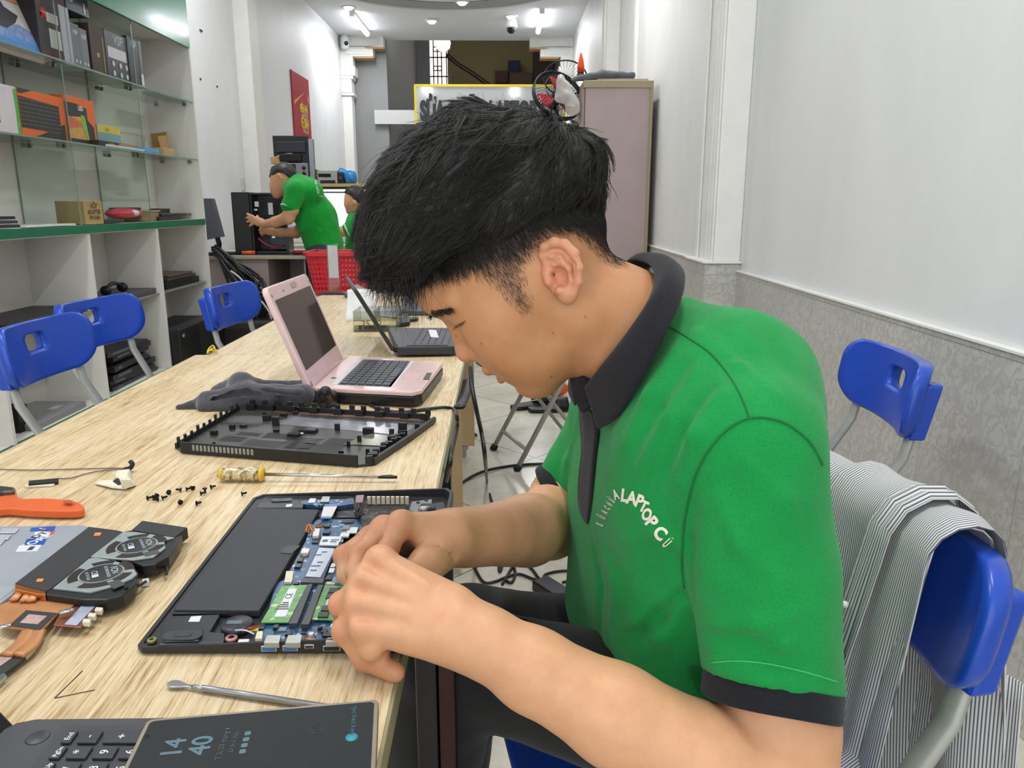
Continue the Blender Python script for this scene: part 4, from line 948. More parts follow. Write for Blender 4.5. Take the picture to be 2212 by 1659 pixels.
m = MB(); m.bb(-w/2+0.03, w/2-0.02, -0.02, 0, 0.09, h-0.05); obj('back_cover', m, mat('black_back', '24262b', 0.35), t, 0.008); m = MB(); m.bb(-0.10, 0.10, -0.05, 0, 0.01, 0.08); obj('hinge_cover', m, M_black2, t, 0.01)
m = MB(); m.bb(w/2+0.002, w/2+0.045, 0.0, 0.06, -0.24, h-0.03); obj('side_frame', m, mat('grey_side', '8d9098', 0.4), t, 0.004)
t, w, h = back_item('flat_carton', 'flat tan carton with white papers above the standing man\'s head', 'box', 585, 338, 622, 354, 7.40, 0.14, M_kraft)
m = MB(); m.add([(-0.02, -0.01, h), (0.09, -0.02, h), (0.14, 0.03, h+0.05), (0.03, 0.03, h+0.03)], [(0, 1, 2, 3)]); obj('paper', m, mat('paper_white', 'dcdcda', 0.6), t)
t, w, h = back_item('metal_chassis', 'grey metal chassis with round holes behind the standing man\'s head', 'computer part', 620, 352, 664, 396, 7.38, 0.12, mat('chassis_grey', '84868c', 0.35, 0.6), zb=1.316)
for k in range(3):
    m = MB(); m.lathe([(0.001, 0), (0.018, 0), (0.018, 0.004)], 12, Matrix.Translation((w/2-0.035, -0.001, 0.04+0.05*k)) @ Matrix.Rotation(math.pi/2, 4, 'X')); obj('vent_hole', m, M_black, t)
m = MB(); m.bb(-w/2+0.01, -0.01, -0.012, 0, h*0.5, h-0.01); obj('black_drive', m, M_black, t, 0.003)
t, w, h = back_item('old_printer', 'small grey printer with a dark display on the wall shelf', 'printer', 684, 368, 728, 394, 7.45, 0.2, mat('printer_grey', '9b9c9a', 0.45), zb=1.316)
m = MB(); m.bb(-w/2+0.02, w/2-0.06, -0.004, 0, h*0.5, h-0.03); obj('display', m, M_black2, t, 0.002); m = MB(); m.bb(-w/2+0.04, w/2-0.02, -0.03, 0, 0.0, 0.03); obj('paper_tray', m, M_black, t, 0.003)
t, w, h = back_item('brown_box', 'narrow olive brown box left of the printer on the wall shelf', 'box', 672, 366, 684, 394, 7.44, 0.1, mat('olive_box', '4c4733', 0.7), zb=1.316)
t, w, h = back_item('black_speaker', 'black speaker between printer and blue bag on the wall shelf', 'speaker', 729, 372, 742, 398, 7.45, 0.1, M_black, zb=1.316)
m = MB(); m.lathe([(0.001, 0), (0.022, 0), (0.022, 0.004)], 12, Matrix.Translation((0, -0.001, h*0.4)) @ Matrix.Rotation(math.pi/2, 4, 'X')); obj('cone', m, mat('cone_dark', '2c2c2e', 0.6), t)
c = at_y(750, 382, 7.5)
f = Field((c.x-0.12, 7.40, 1.31), (c.x+0.13, 7.62, 1.50), 0.008)
f.cone((c.x-0.05, 7.5, 1.42), (c.x+0.04, 7.5, 1.38), 0.04, 0.055).cone((c.x+0.02, 7.5, 1.36), (c.x+0.06, 7.5, 1.345), 0.05, 0.03, 0.02); f.warp(lambda X, Y, Z: 0.01*smooth_noise(X, Y, Z, 5, 6, 45))
V, Q = f.surf(); b = bpy.data.objects.new('blue_bag', np_mesh('blue_bag', V, Q, mat('bag_blue_film', '2f7fc0', 0.25), (c.x, 7.5, 1.316))); COL.objects.link(b); b.location = (c.x, 7.5, 1.316); tag(b, 'crumpled blue plastic bag at the right end of the wall shelf', 'bag')
# black cables by the desk
cb = thing('cable_tangle', 'tangle of black cables hanging between the cabinet and the corner desk', 'cables', (-1.95, 5.9, 0)); rnd = random.Random(8); m = MB()
for k in range(26):
    u = 462+rnd.random()*60; pts = []
    a = at_y(456+rnd.random()*14, 530+rnd.random()*20, 5.95); b = at_y(500+rnd.random()*60, 590+rnd.random()*40, 5.72+rnd.random()*0.1); c = at_y(520+rnd.random()*60, 640+rnd.random()*60, 5.7+rnd.random()*0.1); d = at_y(480+rnd.random()*80, 690+rnd.random()*50, 5.75+rnd.random()*0.1)
    for q in (b, c, d): q.x += rnd.uniform(-.04, .04); q.z = max(q.z, 0.02)
    a.x = max(a.x, -2.5); d.z = max(0.02, d.z-0.2)
    m.tube(spline([a, b, c, d], 7), 0.006+0.006*rnd.random(), 5)
obj('bundle', m, M_black, cb, 0, True)['kind'] = 'stuff'
m = MB(); pts = [at_y(u, v, 5.66) for u, v in ((498, 585), (520, 602), (540, 628), (552, 640), (568, 655), (582, 676), (588, 700), (586, 720))]; m.tube(spline(pts, 6), 0.007, 6); single('white_cable', m, mat('cable_white', 'c9c7c2', 0.5), 'white cable looping over the black tangle beside the corner desk', 'cable')
m = MB(); m.tube(spline([at_y(u, v, 5.6) for u, v in ((462, 664), (490, 672), (512, 681), (545, 694), (570, 706))], 5), 0.008, 6); single('white_cable', m, mat('cable_white', 'c9c7c2', 0.5), 'straight white cable crossing low behind the furthest left blue chair', 'cable')
m = MB(); m.prism(rrect(0.5, 0.4, 0.08, 4, -1.85, 5.72), 0.0, 0.30); single('black_bag', m, M_black, 'black bag on the floor under the cable tangle', 'bag', bevel=0.05)
# red basket at the far end of the work table
t = thing('plastic_basket', 'red perforated plastic basket beyond the far end of the work table', 'basket', (-0.87, 4.15, 0))
bm_ = MB()
wt, wb, dt, db, zt, zb = 0.31, 0.24, 0.24, 0.18, 0.89, 0.66
def wall(p0, p1, p2, p3, nx, ny):
    """perforated sheet between four corners"""
    P = lambda a, b: (Vector(p0)*(1-a)+Vector(p1)*a)*(1-b)+(Vector(p3)*(1-a)+Vector(p2)*a)*b
    m = 0.22
    for i in range(nx):
        for j in range(ny):
            if 0.12 < (j+0.5)/ny < 0.93:
                o = [P((i+a)/nx, (j+b)/ny) for a, b in ((0, 0), (1, 0), (1, 1), (0, 1))]; q = [P((i+a)/nx, (j+b)/ny) for a, b in ((m, m), (1-m, m), (1-m, 1-m), (m, 1-m))]
                bm_.add(o+q, [(0, 1, 5, 4), (1, 2, 6, 5), (2, 3, 7, 6), (3, 0, 4, 7)])
            else: bm_.add([P((i+a)/nx, (j+b)/ny) for a, b in ((0, 0), (1, 0), (1, 1), (0, 1))], [(0, 1, 2, 3)])
C4 = lambda w, d, z: [(-w/2, -d/2, z), (w/2, -d/2, z), (w/2, d/2, z), (-w/2, d/2, z)]
B, Tt = C4(wb, db, zb), C4(wt, dt, zt)
for i in range(4): wall(B[i], B[(i+1) % 4], Tt[(i+1) % 4], Tt[i], 14 if i % 2 == 0 else 10, 9)
bm_.add(B, [(3, 2, 1, 0)])
M_redp = mat('basket_red', 'c81f2c', 0.35); o = obj('body', bm_, M_redp, t); o.modifiers.new('t', 'SOLIDIFY').thickness = 0.003
m = MB(); R = rrect(wt+0.03, dt+0.03, 0.03, 4); R2 = rrect(wt-0.005, dt-0.005, 0.02, 4); n = len(R)
m.add([(x, y, zt) for x, y in R]+[(x, y, zt) for x, y in R2]+[(x, y, zt-0.02) for x, y in R], [(i, (i+1) % n, n+(i+1) % n, n+i) for i in range(n)]+[(2*n+i, 2*n+(i+1) % n, (i+1) % n, i) for i in range(n)]); o = obj('rim', m, M_redp, t); o.modifiers.new('t', 'SOLIDIFY').thickness = 0.004
m = MB(); m.bb(-1.05, -0.68, 3.95, 4.35, 0.0, 0.64); m.bb(-1.03, -0.70, 3.945, 3.95, 0.02, 0.62); single('side_stool', m, M_desk, 'pinkish low cupboard under the red basket', 'cupboard', bevel=0.01)

# tall wardrobe at the right, fan and odds and ends on it
t = thing('wardrobe', 'tall pinkish cabinet with tan edges against the right wall, a fan beside its top', 'cabinet', (0.83, 6.3, 0))
M_ward = mat('wardrobe_pink_laminate', 'b7a5a2', 0.45, var=0.05, scale=5); M_wedge = mat('wardrobe_tan_edge', 'a79a78', 0.5)
wz = 1.985
m = MB(); m.bb(-0.22, 0.26, -0.39, 0.5, 0.0, wz-0.03); obj('carcass', m, M_ward, t)
m = MB(); m.bb(-0.235, 0.275, -0.405, 0.5, wz-0.03, wz+0.02); obj('top', m, M_wedge, t, 0.004); m = MB(); m.bb(0.255, 0.275, -0.402, -0.388, 0.0, wz-0.03); obj('edge_band', m, M_wedge, t)
for y0, y1 in ((-0.38, 0.05), (0.055, 0.49)):
    m = MB(); m.bb(-0.245, -0.222, y0, y1, 0.06, wz-0.035); d = obj('door', m, mat('wardrobe_door', 'a08d87', 0.45, var=0.06), t, 0.003)
    m = MB(); m.bb(-0.262, -0.246, (y1-0.06 if y0 < 0 else y0+0.04), (y1-0.04 if y0 < 0 else y0+0.06), 0.95, 1.1); obj('handle', m, mat('handle_steel', '9a9c9e', 0.3, 0.8), d, 0.003)
m = MB(); m.bb(0.70, 1.08, 5.98, 6.6, wz+0.021, wz+0.045); single('loose_board', m, M_ward, 'loose pale board lying on top of the tall cabinet', 'board', bevel=0.003)
f = Field((0.50, 5.88, wz+0.01), (1.05, 6.25, wz+0.16), 0.007)
f.cone((0.52, 5.96, wz+0.035), (0.74, 6.0, wz+0.075), 0.018, 0.03, 0.02).cone((0.74, 6.0, wz+0.075), (0.97, 6.02, wz+0.07), 0.03, 0.022, 0.02).cone((0.55, 6.03, wz+0.05), (0.8, 6.08, wz+0.09), 0.02, 0.026, 0.02); f.warp(lambda X, Y, Z: 0.006*smooth_noise(X, Y, Z, 9, 5, 60))
V, Q = f.surf(); o = bpy.data.objects.new('folded_cloth', np_mesh('folded_cloth', V, Q, mat('slate_cloth', '5b6266', 0.8), (0.75, 6.0, wz+0.02))); COL.objects.link(o); o.location = (0.75, 6.0, wz+0.02); tag(o, 'slate grey folded cloth lying on top of the tall cabinet', 'cloth')
fn = at_y(1215, 205, 6.15)
t = thing('electric_fan', 'electric fan with a round black wire cage and red blades hanging beside the tall cabinet', 'fan', (fn.x-0.03, 6.12, fn.z))
A = Matrix.Rotation(0.62, 4, 'Y') @ Matrix.Rotation(0.95, 4, 'X')
def P3(r, a, z): return tuple(A @ Vector((r*math.cos(a), r*math.sin(a), z)))
m = MB()
for r, z, q in ((0.20, 0.0, 0.007), (0.20, -0.035, 0.006), (0.13, 0.055, 0.003), (0.06, 0.07, 0.003)):
    m.tube([P3(r, a, z) for a in np.linspace(0, 2*math.pi, 41)[:-1]], q, 6, closed=True)
for k in range(44):
    a = 2*math.pi*k/44; m.tube([P3(r, a, z) for r, z in ((0.045, 0.072), (0.13, 0.056), (0.20, 0.0), (0.19, -0.04), (0.12, -0.085), (0.05, -0.095))], 0.0016, 4)
obj('cage', m, mat('fan_cage_black', '26282a', 0.35, 0.4), t); 
m = MB(); m.add([P3(0.202, a, 0.004) for a in np.linspace(0, 2*math.pi, 49)[:-1]]+[P3(0.202, a, -0.04) for a in np.linspace(0, 2*math.pi, 49)[:-1]], [(k, (k+1) % 48, 48+(k+1) % 48, 48+k) for k in range(48)]); obj('cage_band', m, mat('fan_cage_black', '26282a', 0.35, 0.4), t)
for k in range(3):
    a0 = k*2.094; m = MB(); m.grid(lambda s, q: P3(0.035+0.13*s, a0+(q-0.5)*(1.2-0.3*s), -0.02+0.03*(q-0.5)), 8, 6); b = obj('blade', m, mat('fan_red_blade', 'a52026', 0.25), t); b.modifiers.new('t', 'SOLIDIFY').thickness = 0.002
m = MB(); m.cyl(P3(0, 0, -0.13), P3(0, 0, 0.01), 0.045, 14); obj('motor', m, M_black, t)
m = MB(); m.tube([P3(0.0, 0, -0.12), (0.02, 0.02, -0.2), (0.0, 0.05, -0.5), (0.0, 0.05, -fn.z+0.03)], 0.014, 8); m.lathe([(0.2, -fn.z), (0.2, -fn.z+0.025), (0.02, -fn.z+0.06)], 24, Matrix.Translation((0, 0.05, 0))); obj('stand', m, M_black, t)
# second, upright wire cage ring leaning behind
rg = at_y(1222, 172, 6.35); m = MB(); m.tube([(rg.x+0.17*math.cos(a), 6.40, rg.z+0.02+0.13*math.sin(a)) for a in np.linspace(0, 2*math.pi, 41)[:-1]], 0.006, 6, closed=True)
for k in range(30):
    a = 2*math.pi*k/30; m.tube([(rg.x+0.03*math.cos(a), 6.42, rg.z+0.02+0.025*math.sin(a)), (rg.x+0.17*math.cos(a), 6.40, rg.z+0.02+0.13*math.sin(a))], 0.0014, 4)
single('fan_guard', m, mat('fan_cage_black', '26282a', 0.35, 0.4), 'spare round wire fan guard standing behind the fan at the tall cabinet', 'fan guard')
# plastic bag hung on the corner
bg = at_y(1222, 200, 5.93); f = Field((bg.x-0.13, 5.80, bg.z-0.22), (bg.x+0.13, 5.99, bg.z+0.16), 0.008)
f.cone((bg.x-0.04, 5.90, bg.z+0.10), (bg.x-0.03, 5.90, bg.z-0.03), 0.03, 0.05, 0.02).cone((bg.x+0.0, 5.90, bg.z+0.03), (bg.x+0.05, 5.90, bg.z-0.10), 0.035, 0.06, 0.03); f.warp(lambda X, Y, Z: 0.012*smooth_noise(X, Y, Z, 3, 6, 50))
V, Q = f.surf(); o = bpy.data.objects.new('plastic_bag', np_mesh('plastic_bag', V, Q, mat('bag_clear_film', 'd9d4d0', 0.12, alpha=0.55, coat=0.6), (bg.x, 5.9, bg.z))); COL.objects.link(o); o.location = (bg.x, 5.9, bg.z); tag(o, 'clear crumpled plastic bag hanging at the corner of the tall cabinet', 'bag')
bt = at_y(1255, 128, 6.05); t = thing('glue_bottle', 'orange red pointed bottle with a black base standing on the tall cabinet', 'bottle', (bt.x, 6.05, wz+0.03))
m = MB(); m.lathe([(0.035, 0), (0.03, 0.02), (0.022, 0.035)], 14, Matrix.Translation((0, 0, 0.03))); obj('base', m, M_black, t); m = MB(); m.lathe([(0.026, 0.065), (0.027, 0.11), (0.02, 0.15), (0.008, 0.20), (0.002, 0.205)], 14); obj('body', m, mat('bottle_orange', 'e2492a', 0.35), t)
# ================================================================== things on the work tables
def crop(sc, ox, oy):
    """turn a reading taken off an enlarged piece of the photo into frame pixels"""
    return lambda p: (ox+p[0]/sc, oy+p[1]/sc)
def plate(poly, z0, z1, cv=None, mb=None):
    """flat piece lying on the table, its outline read off the photo at its own height z1"""
    pts = [at_z(*(cv(p) if cv else p), z1) for p in poly]
    mb = mb or MB(); mb.prism([(p.x, p.y) for p in pts], z0, z1); return mb
def pz(p, z, cv=None): return at_z(*(cv(p) if cv else p), z)
M_shell = mat('laptop_shell_black', '2c2c2e', 0.45, var=0.04); M_in = mat('laptop_inner_black', '1e1e20', 0.4); M_batt = mat('battery_black', '34353a', 0.55, var=0.03)
M_white_lab = mat('label_white', 'dcdcdc', 0.5); M_chip = mat('chip_black', '232427', 0.35); M_metal = mat('bright_metal', 'b4b6b8', 0.25, 0.9); M_cream = mat('cream_plastic', 'd9d2bb', 0.5)
def pcb(name, c, dots, scale=260):
    n = N(name); v = n.coords(); vo = n.new('ShaderNodeTexVoronoi'); vo.inputs['Scale'].default_value = scale; n.link(v, vo.inputs['Vector'])
    sp = n.ramp(vo.outputs['Color'], [(0.0, (0, 0, 0)), (0.80, (0, 0, 0)), (0.84, (1, 1, 1))], 'LINEAR')
    tr = n.ramp(n.noise(v, 120, 4, 0.7, 1.0), [(0.45, (0, 0, 0)), (0.6, (1, 1, 1))])
    b = n.mix(n.math('MULTIPLY', tr, 0.5), srgb(c), tuple(min(1, x*1.7+0.02) for x in srgb(c)[:3])+(1,)); n.col(n.mix(n.math('MULTIPLY', sp, 0.8), b, srgb(dots))); n.set(Roughness=0.35); return n.m
M_pcb = pcb('circuit_board_blue', '1f4a6b', 'a9bfce'); M_pcbg = pcb('memory_board_green', '4f8a42', 'b8cf9c', 200)
M_tin = pcb('solder_side_silver', '6f8596', 'e8edf2', 330)

# ---- the opened laptop under repair
C3 = crop(3.16, 280, 1050)
lap = thing('opened_laptop', 'black laptop without its bottom cover, its blue board under the man\'s hands', 'laptop', (-0.20, 0.785, TZ))
z0 = TZ+0.0015; zt = TZ+0.019
def wz_(x): return 0.0075+0.0115*(x+0.326)/0.257            # the base is a wedge, thin at the palm rest
out = [(-0.326, 0.612), (-0.320, 0.607), (-0.078, 0.604), (-0.070, 0.61), (-0.066, 0.95), (-0.074, 0.964), (-0.325, 0.973), (-0.334, 0.962)]
inn = [(x*0.965-0.0070, y*0.985+0.0118) for x, y in out]
m = MB(); n = len(out)
vs = [(x, y, z0) for x, y in out]+[(x, y, TZ+wz_(x)) for x, y in out]+[(x, y, TZ+wz_(x)) for x, y in inn]+[(x, y, TZ+0.005) for x, y in inn]
fs = [tuple(range(n-1, -1, -1))]+[(k*n+i, k*n+(i+1) % n, (k+1)*n+(i+1) % n, (k+1)*n+i) for k in range(3) for i in range(n)]+[tuple(3*n+i for i in range(n))]
m.add(vs, fs); obj('base_shell', m, M_shell, lap, 0.0012, True)
bat = plate([(546, 1097), (690, 1100), (560, 1318), (376, 1316)], TZ+0.006, TZ+0.0135); b = obj('battery', bat, M_batt, lap, 0.0012, True)
m = plate([(1165, 405), (1105, 460), (1030, 455), (1065, 408)], TZ+0.0136, TZ+0.0141, C3); obj('tape_tab', m, M_in, b, 0, True)
m = plate([(300, 838), (905, 832), (880, 862), (290, 868)], TZ+0.006, TZ+0.0105, C3); obj('battery_rail', m, M_in, lap, 0.001, True)
sp = plate([(250, 885), (620, 872), (548, 992), (650, 1000), (640, 1068), (190, 1082)], TZ+0.0055, TZ+0.0105, C3); s = obj('speaker', sp, mat('speaker_module_black', '2b2c30', 0.4), lap, 0.0015, True)
m = plate([(300, 975), (505, 972), (470, 1055), (230, 1060)], TZ+0.0105, TZ+0.0125, C3); obj('cone_frame', m, M_chip, s, 0.001, True)
c = pz((365, 1020), TZ+0.0126, C3); m = MB(); m.prism(rrect(0.034, 0.016, 0.007, 5, c.x, c.y), TZ+0.0126, TZ+0.0136); m.prism(rrect(0.016, 0.007, 0.003, 4, c.x, c.y), TZ+0.0136, TZ+0.0142); obj('cone', m, mat('speaker_cone', '3a3b3e', 0.6), s, 0.0005, True)
m = plate([(420, 890), (492, 885), (475, 925), (400, 925)], TZ+0.0105, TZ+0.0108, C3); obj('label_sticker', m, M_white_lab, s, 0, True)
sp2 = plate([(880, 108), (1150, 92), (1190, 120), (1180, 148), (860, 150)], TZ+0.0055, TZ+0.0115, C3); s = obj('speaker', sp2, mat('speaker_module_black', '2b2c30', 0.4), lap, 0.0015, True)
m = plate([(1070, 125), (1112, 122), (1105, 138), (1065, 142)], TZ+0.0115, TZ+0.0118, C3); obj('label_sticker', m, M_white_lab, s, 0, True)
m = plate([(960, 88), (1110, 78), (1105, 100), (970, 105)], TZ+0.0115, TZ+0.013, C3); obj('cone_frame', m, M_chip, s, 0.001, True)
mbz = TZ+0.0095
bd = plate([(1285, 228), (1560, 225), (1595, 290), (1470, 330), (1440, 430), (1700, 560), (1700, 1068), (900, 1072), (880, 965), (920, 950), (1000, 660), (1060, 640), (1200, 380), (1240, 255)], TZ+0.006, mbz, C3)
board = obj('motherboard', bd, M_pcb, lap, 0, True)
m = plate([(1150, 108), (1250, 92), (1530, 88), (1530, 120), (1440, 135), (1200, 125)], TZ+0.006, mbz+0.002, C3); io = obj('port_board', m, M_pcb, lap, 0, True)
for (a, b_, c_, d_, h) in ((1300, 70, 1370, 105, .006), (1215, 82, 1275, 112, .004)):
    m = plate([(a+15, b_), (c_, b_), (c_-10, d_), (a, d_)], mbz, mbz+h, C3); obj('usb_socket', m, M_metal, io, 0.0005, True)
m = plate([(1545, 62), (1600, 58), (1590, 108), (1540, 108)], mbz-0.003, mbz+0.008, C3); obj('lan_socket', m, mat('reddish_metal', '9c8287', 0.3, 0.6), lap, 0.0006, True)
# memory modules, each with its dark socket
def strip(name, poly, h0, h1, mt, par, bev=0.0004):
    return obj(name, plate(poly, TZ+h0, TZ+h1, C3), mt, par, bev, True)
mem = strip('memory_module', [(1040, 680), (1215, 672), (1085, 930), (895, 930)], .0115, .0128, M_pcbg, lap)
st = strip('label_sticker', [(1085, 700), (1145, 698), (1065, 890), (985, 892)], .0128, .0131, M_white_lab, mem)
m = MB(); p0 = pz((1030, 860), TZ+.0133, C3); p1 = pz((1105, 720), TZ+.0133, C3); d = (p1-p0)
for k in range(4):
    q = p0+d*(0.15+0.1*k); m.box((q.x, q.y, TZ+.0133), (0.012-0.002*k, 0.0018, 0.0002))
q = p0+d*0.78; letters(m, 'CE', frame((q.x, q.y, TZ+.0134), (0, 1, 0), (-1, 0, 0)), 0.009); obj('printing', m, M_chip, st, 0, True)
strip('memory_socket', [(1215, 670), (1250, 665), (1145, 935), (1085, 937)], .0095, .0145, mat('socket_grey', '46484d', 0.4), lap)
strip('memory_socket', [(1285, 672), (1322, 672), (1225, 942), (1168, 942)], .0095, .0145, mat('socket_grey', '46484d', 0.4), lap)
mem2 = strip('memory_module', [(1330, 678), (1475, 680), (1425, 915), (1235, 908)], .0115, .0128, M_pcbg, lap)
for (x, y) in ((1395, 710), (1378, 748), (1345, 832), (1322, 876)):
    strip('memory_chip', [(x-30, y-17), (x+40, y-17), (x+28, y+16), (x-42, y+16)], .0128, .0142, M_chip, mem2, 0.0003)
strip('label_sticker', [(1350, 770), (1410, 772), (1395, 812), (1335, 810)], .0128, .0132, M_white_lab, mem2)
strip('solder_side', [(1400, 800), (1425, 800), (1425, 930), (1365, 925)], .0096, .0100, M_tin, board)
ssd = strip('storage_module', [(1285, 415), (1410, 420), (1325, 628), (1195, 622)], .0115, .0130, mat('ssd_board', '1f2b55', 0.35), lap)
st = strip('label_sticker', [(1292, 420), (1404, 425), (1302, 622), (1200, 616)], .0130, .0133, mat('ssd_label', 'c9d2de', 0.45), ssd)
m = MB()
for k, (x, y, w) in enumerate(((1285, 470, .008), (1300, 520, .006), (1270, 545, .01), (1255, 575, .007), (1330, 450, .006))):
    q = pz((x, y), TZ+.0134, C3); m.box((q.x, q.y, TZ+.0134), (w, 0.0028, 0.0002))
obj('printing', m, mat('print_grey', '5a6470', 0.5), st, 0, True)
strip('storage_socket', [(1180, 625), (1330, 628), (1320, 660), (1165, 655)], .0095, .0135, mat('socket_grey', '46484d', 0.4), lap)
wf = strip('wireless_card', [(1315, 342), (1448, 342), (1432, 405), (1292, 400)], .011, .0132, mat('wifi_shield', 'c3cbd2', 0.3, 0.4), lap)
m = MB(); q = pz((1370, 372), TZ+.0134, C3); m.box((q.x-0.006, q.y, TZ+.0134), (0.006, 0.006, 0.0002)); m.box((q.x+0.005, q.y+0.002, TZ+.0134), (0.009, 0.002, 0.0002)); m.box((q.x+0.004, q.y-0.003, TZ+.0134), (0.007, 0.002, 0.0002)); obj('printing', m, mat('print_grey', '5a6470', 0.5), wf, 0, True)
# coin cell, its wire, ring boss
c = pz((732, 930), TZ+.0125, C3); m = MB(); m.lathe([(0.0001, TZ+.0125), (0.0125, TZ+.0125), (0.0145, TZ+.0115), (0.0145, TZ+.006)], 28, Matrix.Translation((c.x, c.y, 0))); cell = obj('coin_battery', m, mat('coin_wrap', '2e2f33', 0.35), lap, 0, True)
m = MB(); m.box((c.x-0.002, c.y, TZ+.0127), (0.014, 0.006, 0.0002)); obj('label_sticker', m, mat('print_teal', '5d7076', 0.5), cell, 0, True)
m = MB(); m.tube(spline([pz((720, 985), TZ+.012, C3), pz((790, 985), TZ+.015, C3), pz((850, 1010), TZ+.013, C3)], 5), 0.0008, 6); obj('wire', m, mat('wire_pale_blue', 'b9cfe0', 0.5), lap, 0, True)
for k, cc in enumerate(('a01c22', '1a1a1a', 'c23028')):
    m = MB(); m.tube(spline([pz((770+8*k, 1000-8*k), TZ+.011, C3), pz((820, 965+4*k), TZ+.014, C3), pz((880, 955+6*k), TZ+.012, C3)], 5), 0.0008, 6); obj('wire', m, mat('wire_'+cc, cc, 0.5), lap, 0, True)
strip('wire_tape', [(838, 955), (885, 948), (878, 985), (815, 985)], .011, .0125, mat('tape_yellow_green', 'a9bd3a', 0.5), lap)
strip('connector', [(870, 990), (910, 988), (905, 1038), (855, 1040)], .0095, .0145, M_cream, lap)
strip('barcode_label', [(745, 1045), (818, 1042), (810, 1078), (730, 1082)], .0095, .0102, M_white_lab, lap)
c = pz((686, 1050), TZ+.008, C3)+Vector((0, .003, 0)); m = MB(); m.lathe([(0.0028, 0), (0.0055, 0), (0.0055, .003), (0.0028, .003)], 18, Matrix.Translation((c.x, c.y, TZ+.006)), 0, False); obj('screw_boss', m, mat('boss_pink', 'c48a8c', 0.4, 0.3), lap, 0, True)
c = pz((112, 1080), TZ+.007, C3)+Vector((.003, .005, -.002)); m = MB(); m.lathe([(0.002, 0), (0.004, 0), (0.004, .003), (0.002, .003)], 14, Matrix.Translation((c.x, c.y, TZ+.006)), 0, False); obj('screw_boss', m, mat('boss_olive', '8a8a50', 0.4, 0.3), lap, 0, True)
# battery lead, flat ribbon, hinge, vents, fan bay foil
for k, cc in enumerate(('b02028', 'c4b43a', '1a1a1a', 'b02028', '8a8f3a')):
    m = MB(); m.tube(spline([pz((1195+6*k, 320), TZ+.012, C3), pz((1215+6*k, 262), TZ+.017, C3), pz((1240+5*k, 300), TZ+.015, C3), pz((1262, 318), TZ+.013, C3)], 5), 0.0007, 6); obj('wire', m, mat('wire_'+cc, cc, 0.5), lap, 0, True)
strip('connector', [(1258, 290), (1300, 288), (1290, 338), (1248, 340)], .0095, .0145, mat('connector_white', 'd8cfcf', 0.5), lap)
rb = strip('ribbon_cable', [(1325, 138), (1418, 135), (1378, 215), (1305, 212)], .0125, .013, mat('ribbon_white', 'd2cbc6', 0.5), lap)
strip('ribbon_end', [(1335, 124), (1420, 121), (1416, 136), (1330, 139)], .0125, .0133, mat('ribbon_blue', '5c7fc0', 0.5), rb); strip('ribbon_end', [(1308, 205), (1382, 207), (1374, 220), (1300, 218)], .0125, .0133, mat('ribbon_blue', '5c7fc0', 0.5), rb)
def foil_mat():
    n = N('black_crinkled_foil'); v = n.coords(); f = n.noise(v, 60, 4, 0.6, 1.5); n.col(n.ramp(f, [(0.3, srgb('141416')), (0.7, srgb('26262a'))])); n.set(Roughness=0.12); n.b.inputs['Coat Weight'].default_value = 0.6; n.bump(f, 0.9, 0.004); return n.m
strip('fan_bay_foil', [(1430, 100), (1880, 100), (1900, 230), (1700, 300), (1480, 430), (1560, 300), (1560, 215), (1400, 215)], .0058, .0072, foil_mat(), lap, 0)
hg = strip('hinge', [(1925, 105), (2065, 88), (2052, 212), (1895, 212)], .010, .0135, mat('hinge_steel', '9a9da2', 0.3, 0.85), lap, 0.0006)
strip('hinge_arm', [(1985, 115), (2130, 112), (2160, 165), (2150, 215), (2090, 215), (2110, 150), (2000, 150)], .012, .019, M_in, hg, 0.002)
m = MB(); a = pz((1975, 155), TZ+.017, C3); b_ = pz((2045, 158), TZ+.017, C3); m.cyl(a, b_, 0.004, 12); obj('hinge_pin', m, M_metal, hg, 0, True)
for (x, y) in ((1968, 112), (1915, 175), (1975, 188), (1975, 212), (2025, 98)):
    q = pz((x, y), TZ+.0136, C3); m = MB(); m.lathe([(.0001, .0012), (.002, .001), (.0026, 0)], 10, Matrix.Translation((q.x, q.y, TZ+.0135))); obj('hinge_screw', m, M_chip, hg, 0, True)
p0 = pz((1630, 75), TZ+.019, C3); p1 = pz((1890, 75), TZ+.019, C3)
for k in range(9):
    q = p0+(p1-p0)*(k/8); m = MB(); m.prism(rrect(0.0048, 0.003, 0.001, 3, 0, 0), 0, 0.010, Matrix.Translation((q.x, q.y+0.004, TZ+.008))); obj('vent_opening', m, mat('vent_lit_gap', 'dccdb6', 0.5), lap, 0, True)
strip('rear_edge_cap', [(2075, 110), (2150, 105), (2165, 190), (2150, 235), (2105, 215)], .006, .0205, M_shell, lap, 0.002)
# ports on the near side
def port(u0, v0, u1, v1, mt, inner=None, nm='usb_port'):
    y = 0.6052; a = at_y(u0, v1, y); b = at_y(u1, v0, y); m = MB(); m.bb(a.x, b.x, y-0.0012, y+0.006, a.z, b.z); o = obj(nm, m, mt, lap, 0.0006, True)
    if inner: m = MB(); m.bb(a.x+.0012, b.x-.0012, y-0.0018, y, a.z+.0012, b.z-.0012); obj('port_insert', m, inner, o, 0, True)
    return o
M_blueport = mat('port_blue', '2f72b5', 0.35)
port(565, 1394, 598, 1407, M_metal, M_blueport); port(611, 1393, 644, 1406, M_metal, M_blueport); port(658, 1391, 679, 1400, M_metal, M_chip, 'usb_c_port'); port(698, 1393, 736, 1406, M_metal, M_chip, 'video_port')
for (x, y) in ((935, 1040), (1080, 1040)):
    strip('usb_socket', [(x, y-25), (x+100, y-25), (x+85, y+28), (x-20, y+28)], .0095, .0150, mat('socket_steel', 'a9aca8', 0.35, 0.7), lap, 0.0006)
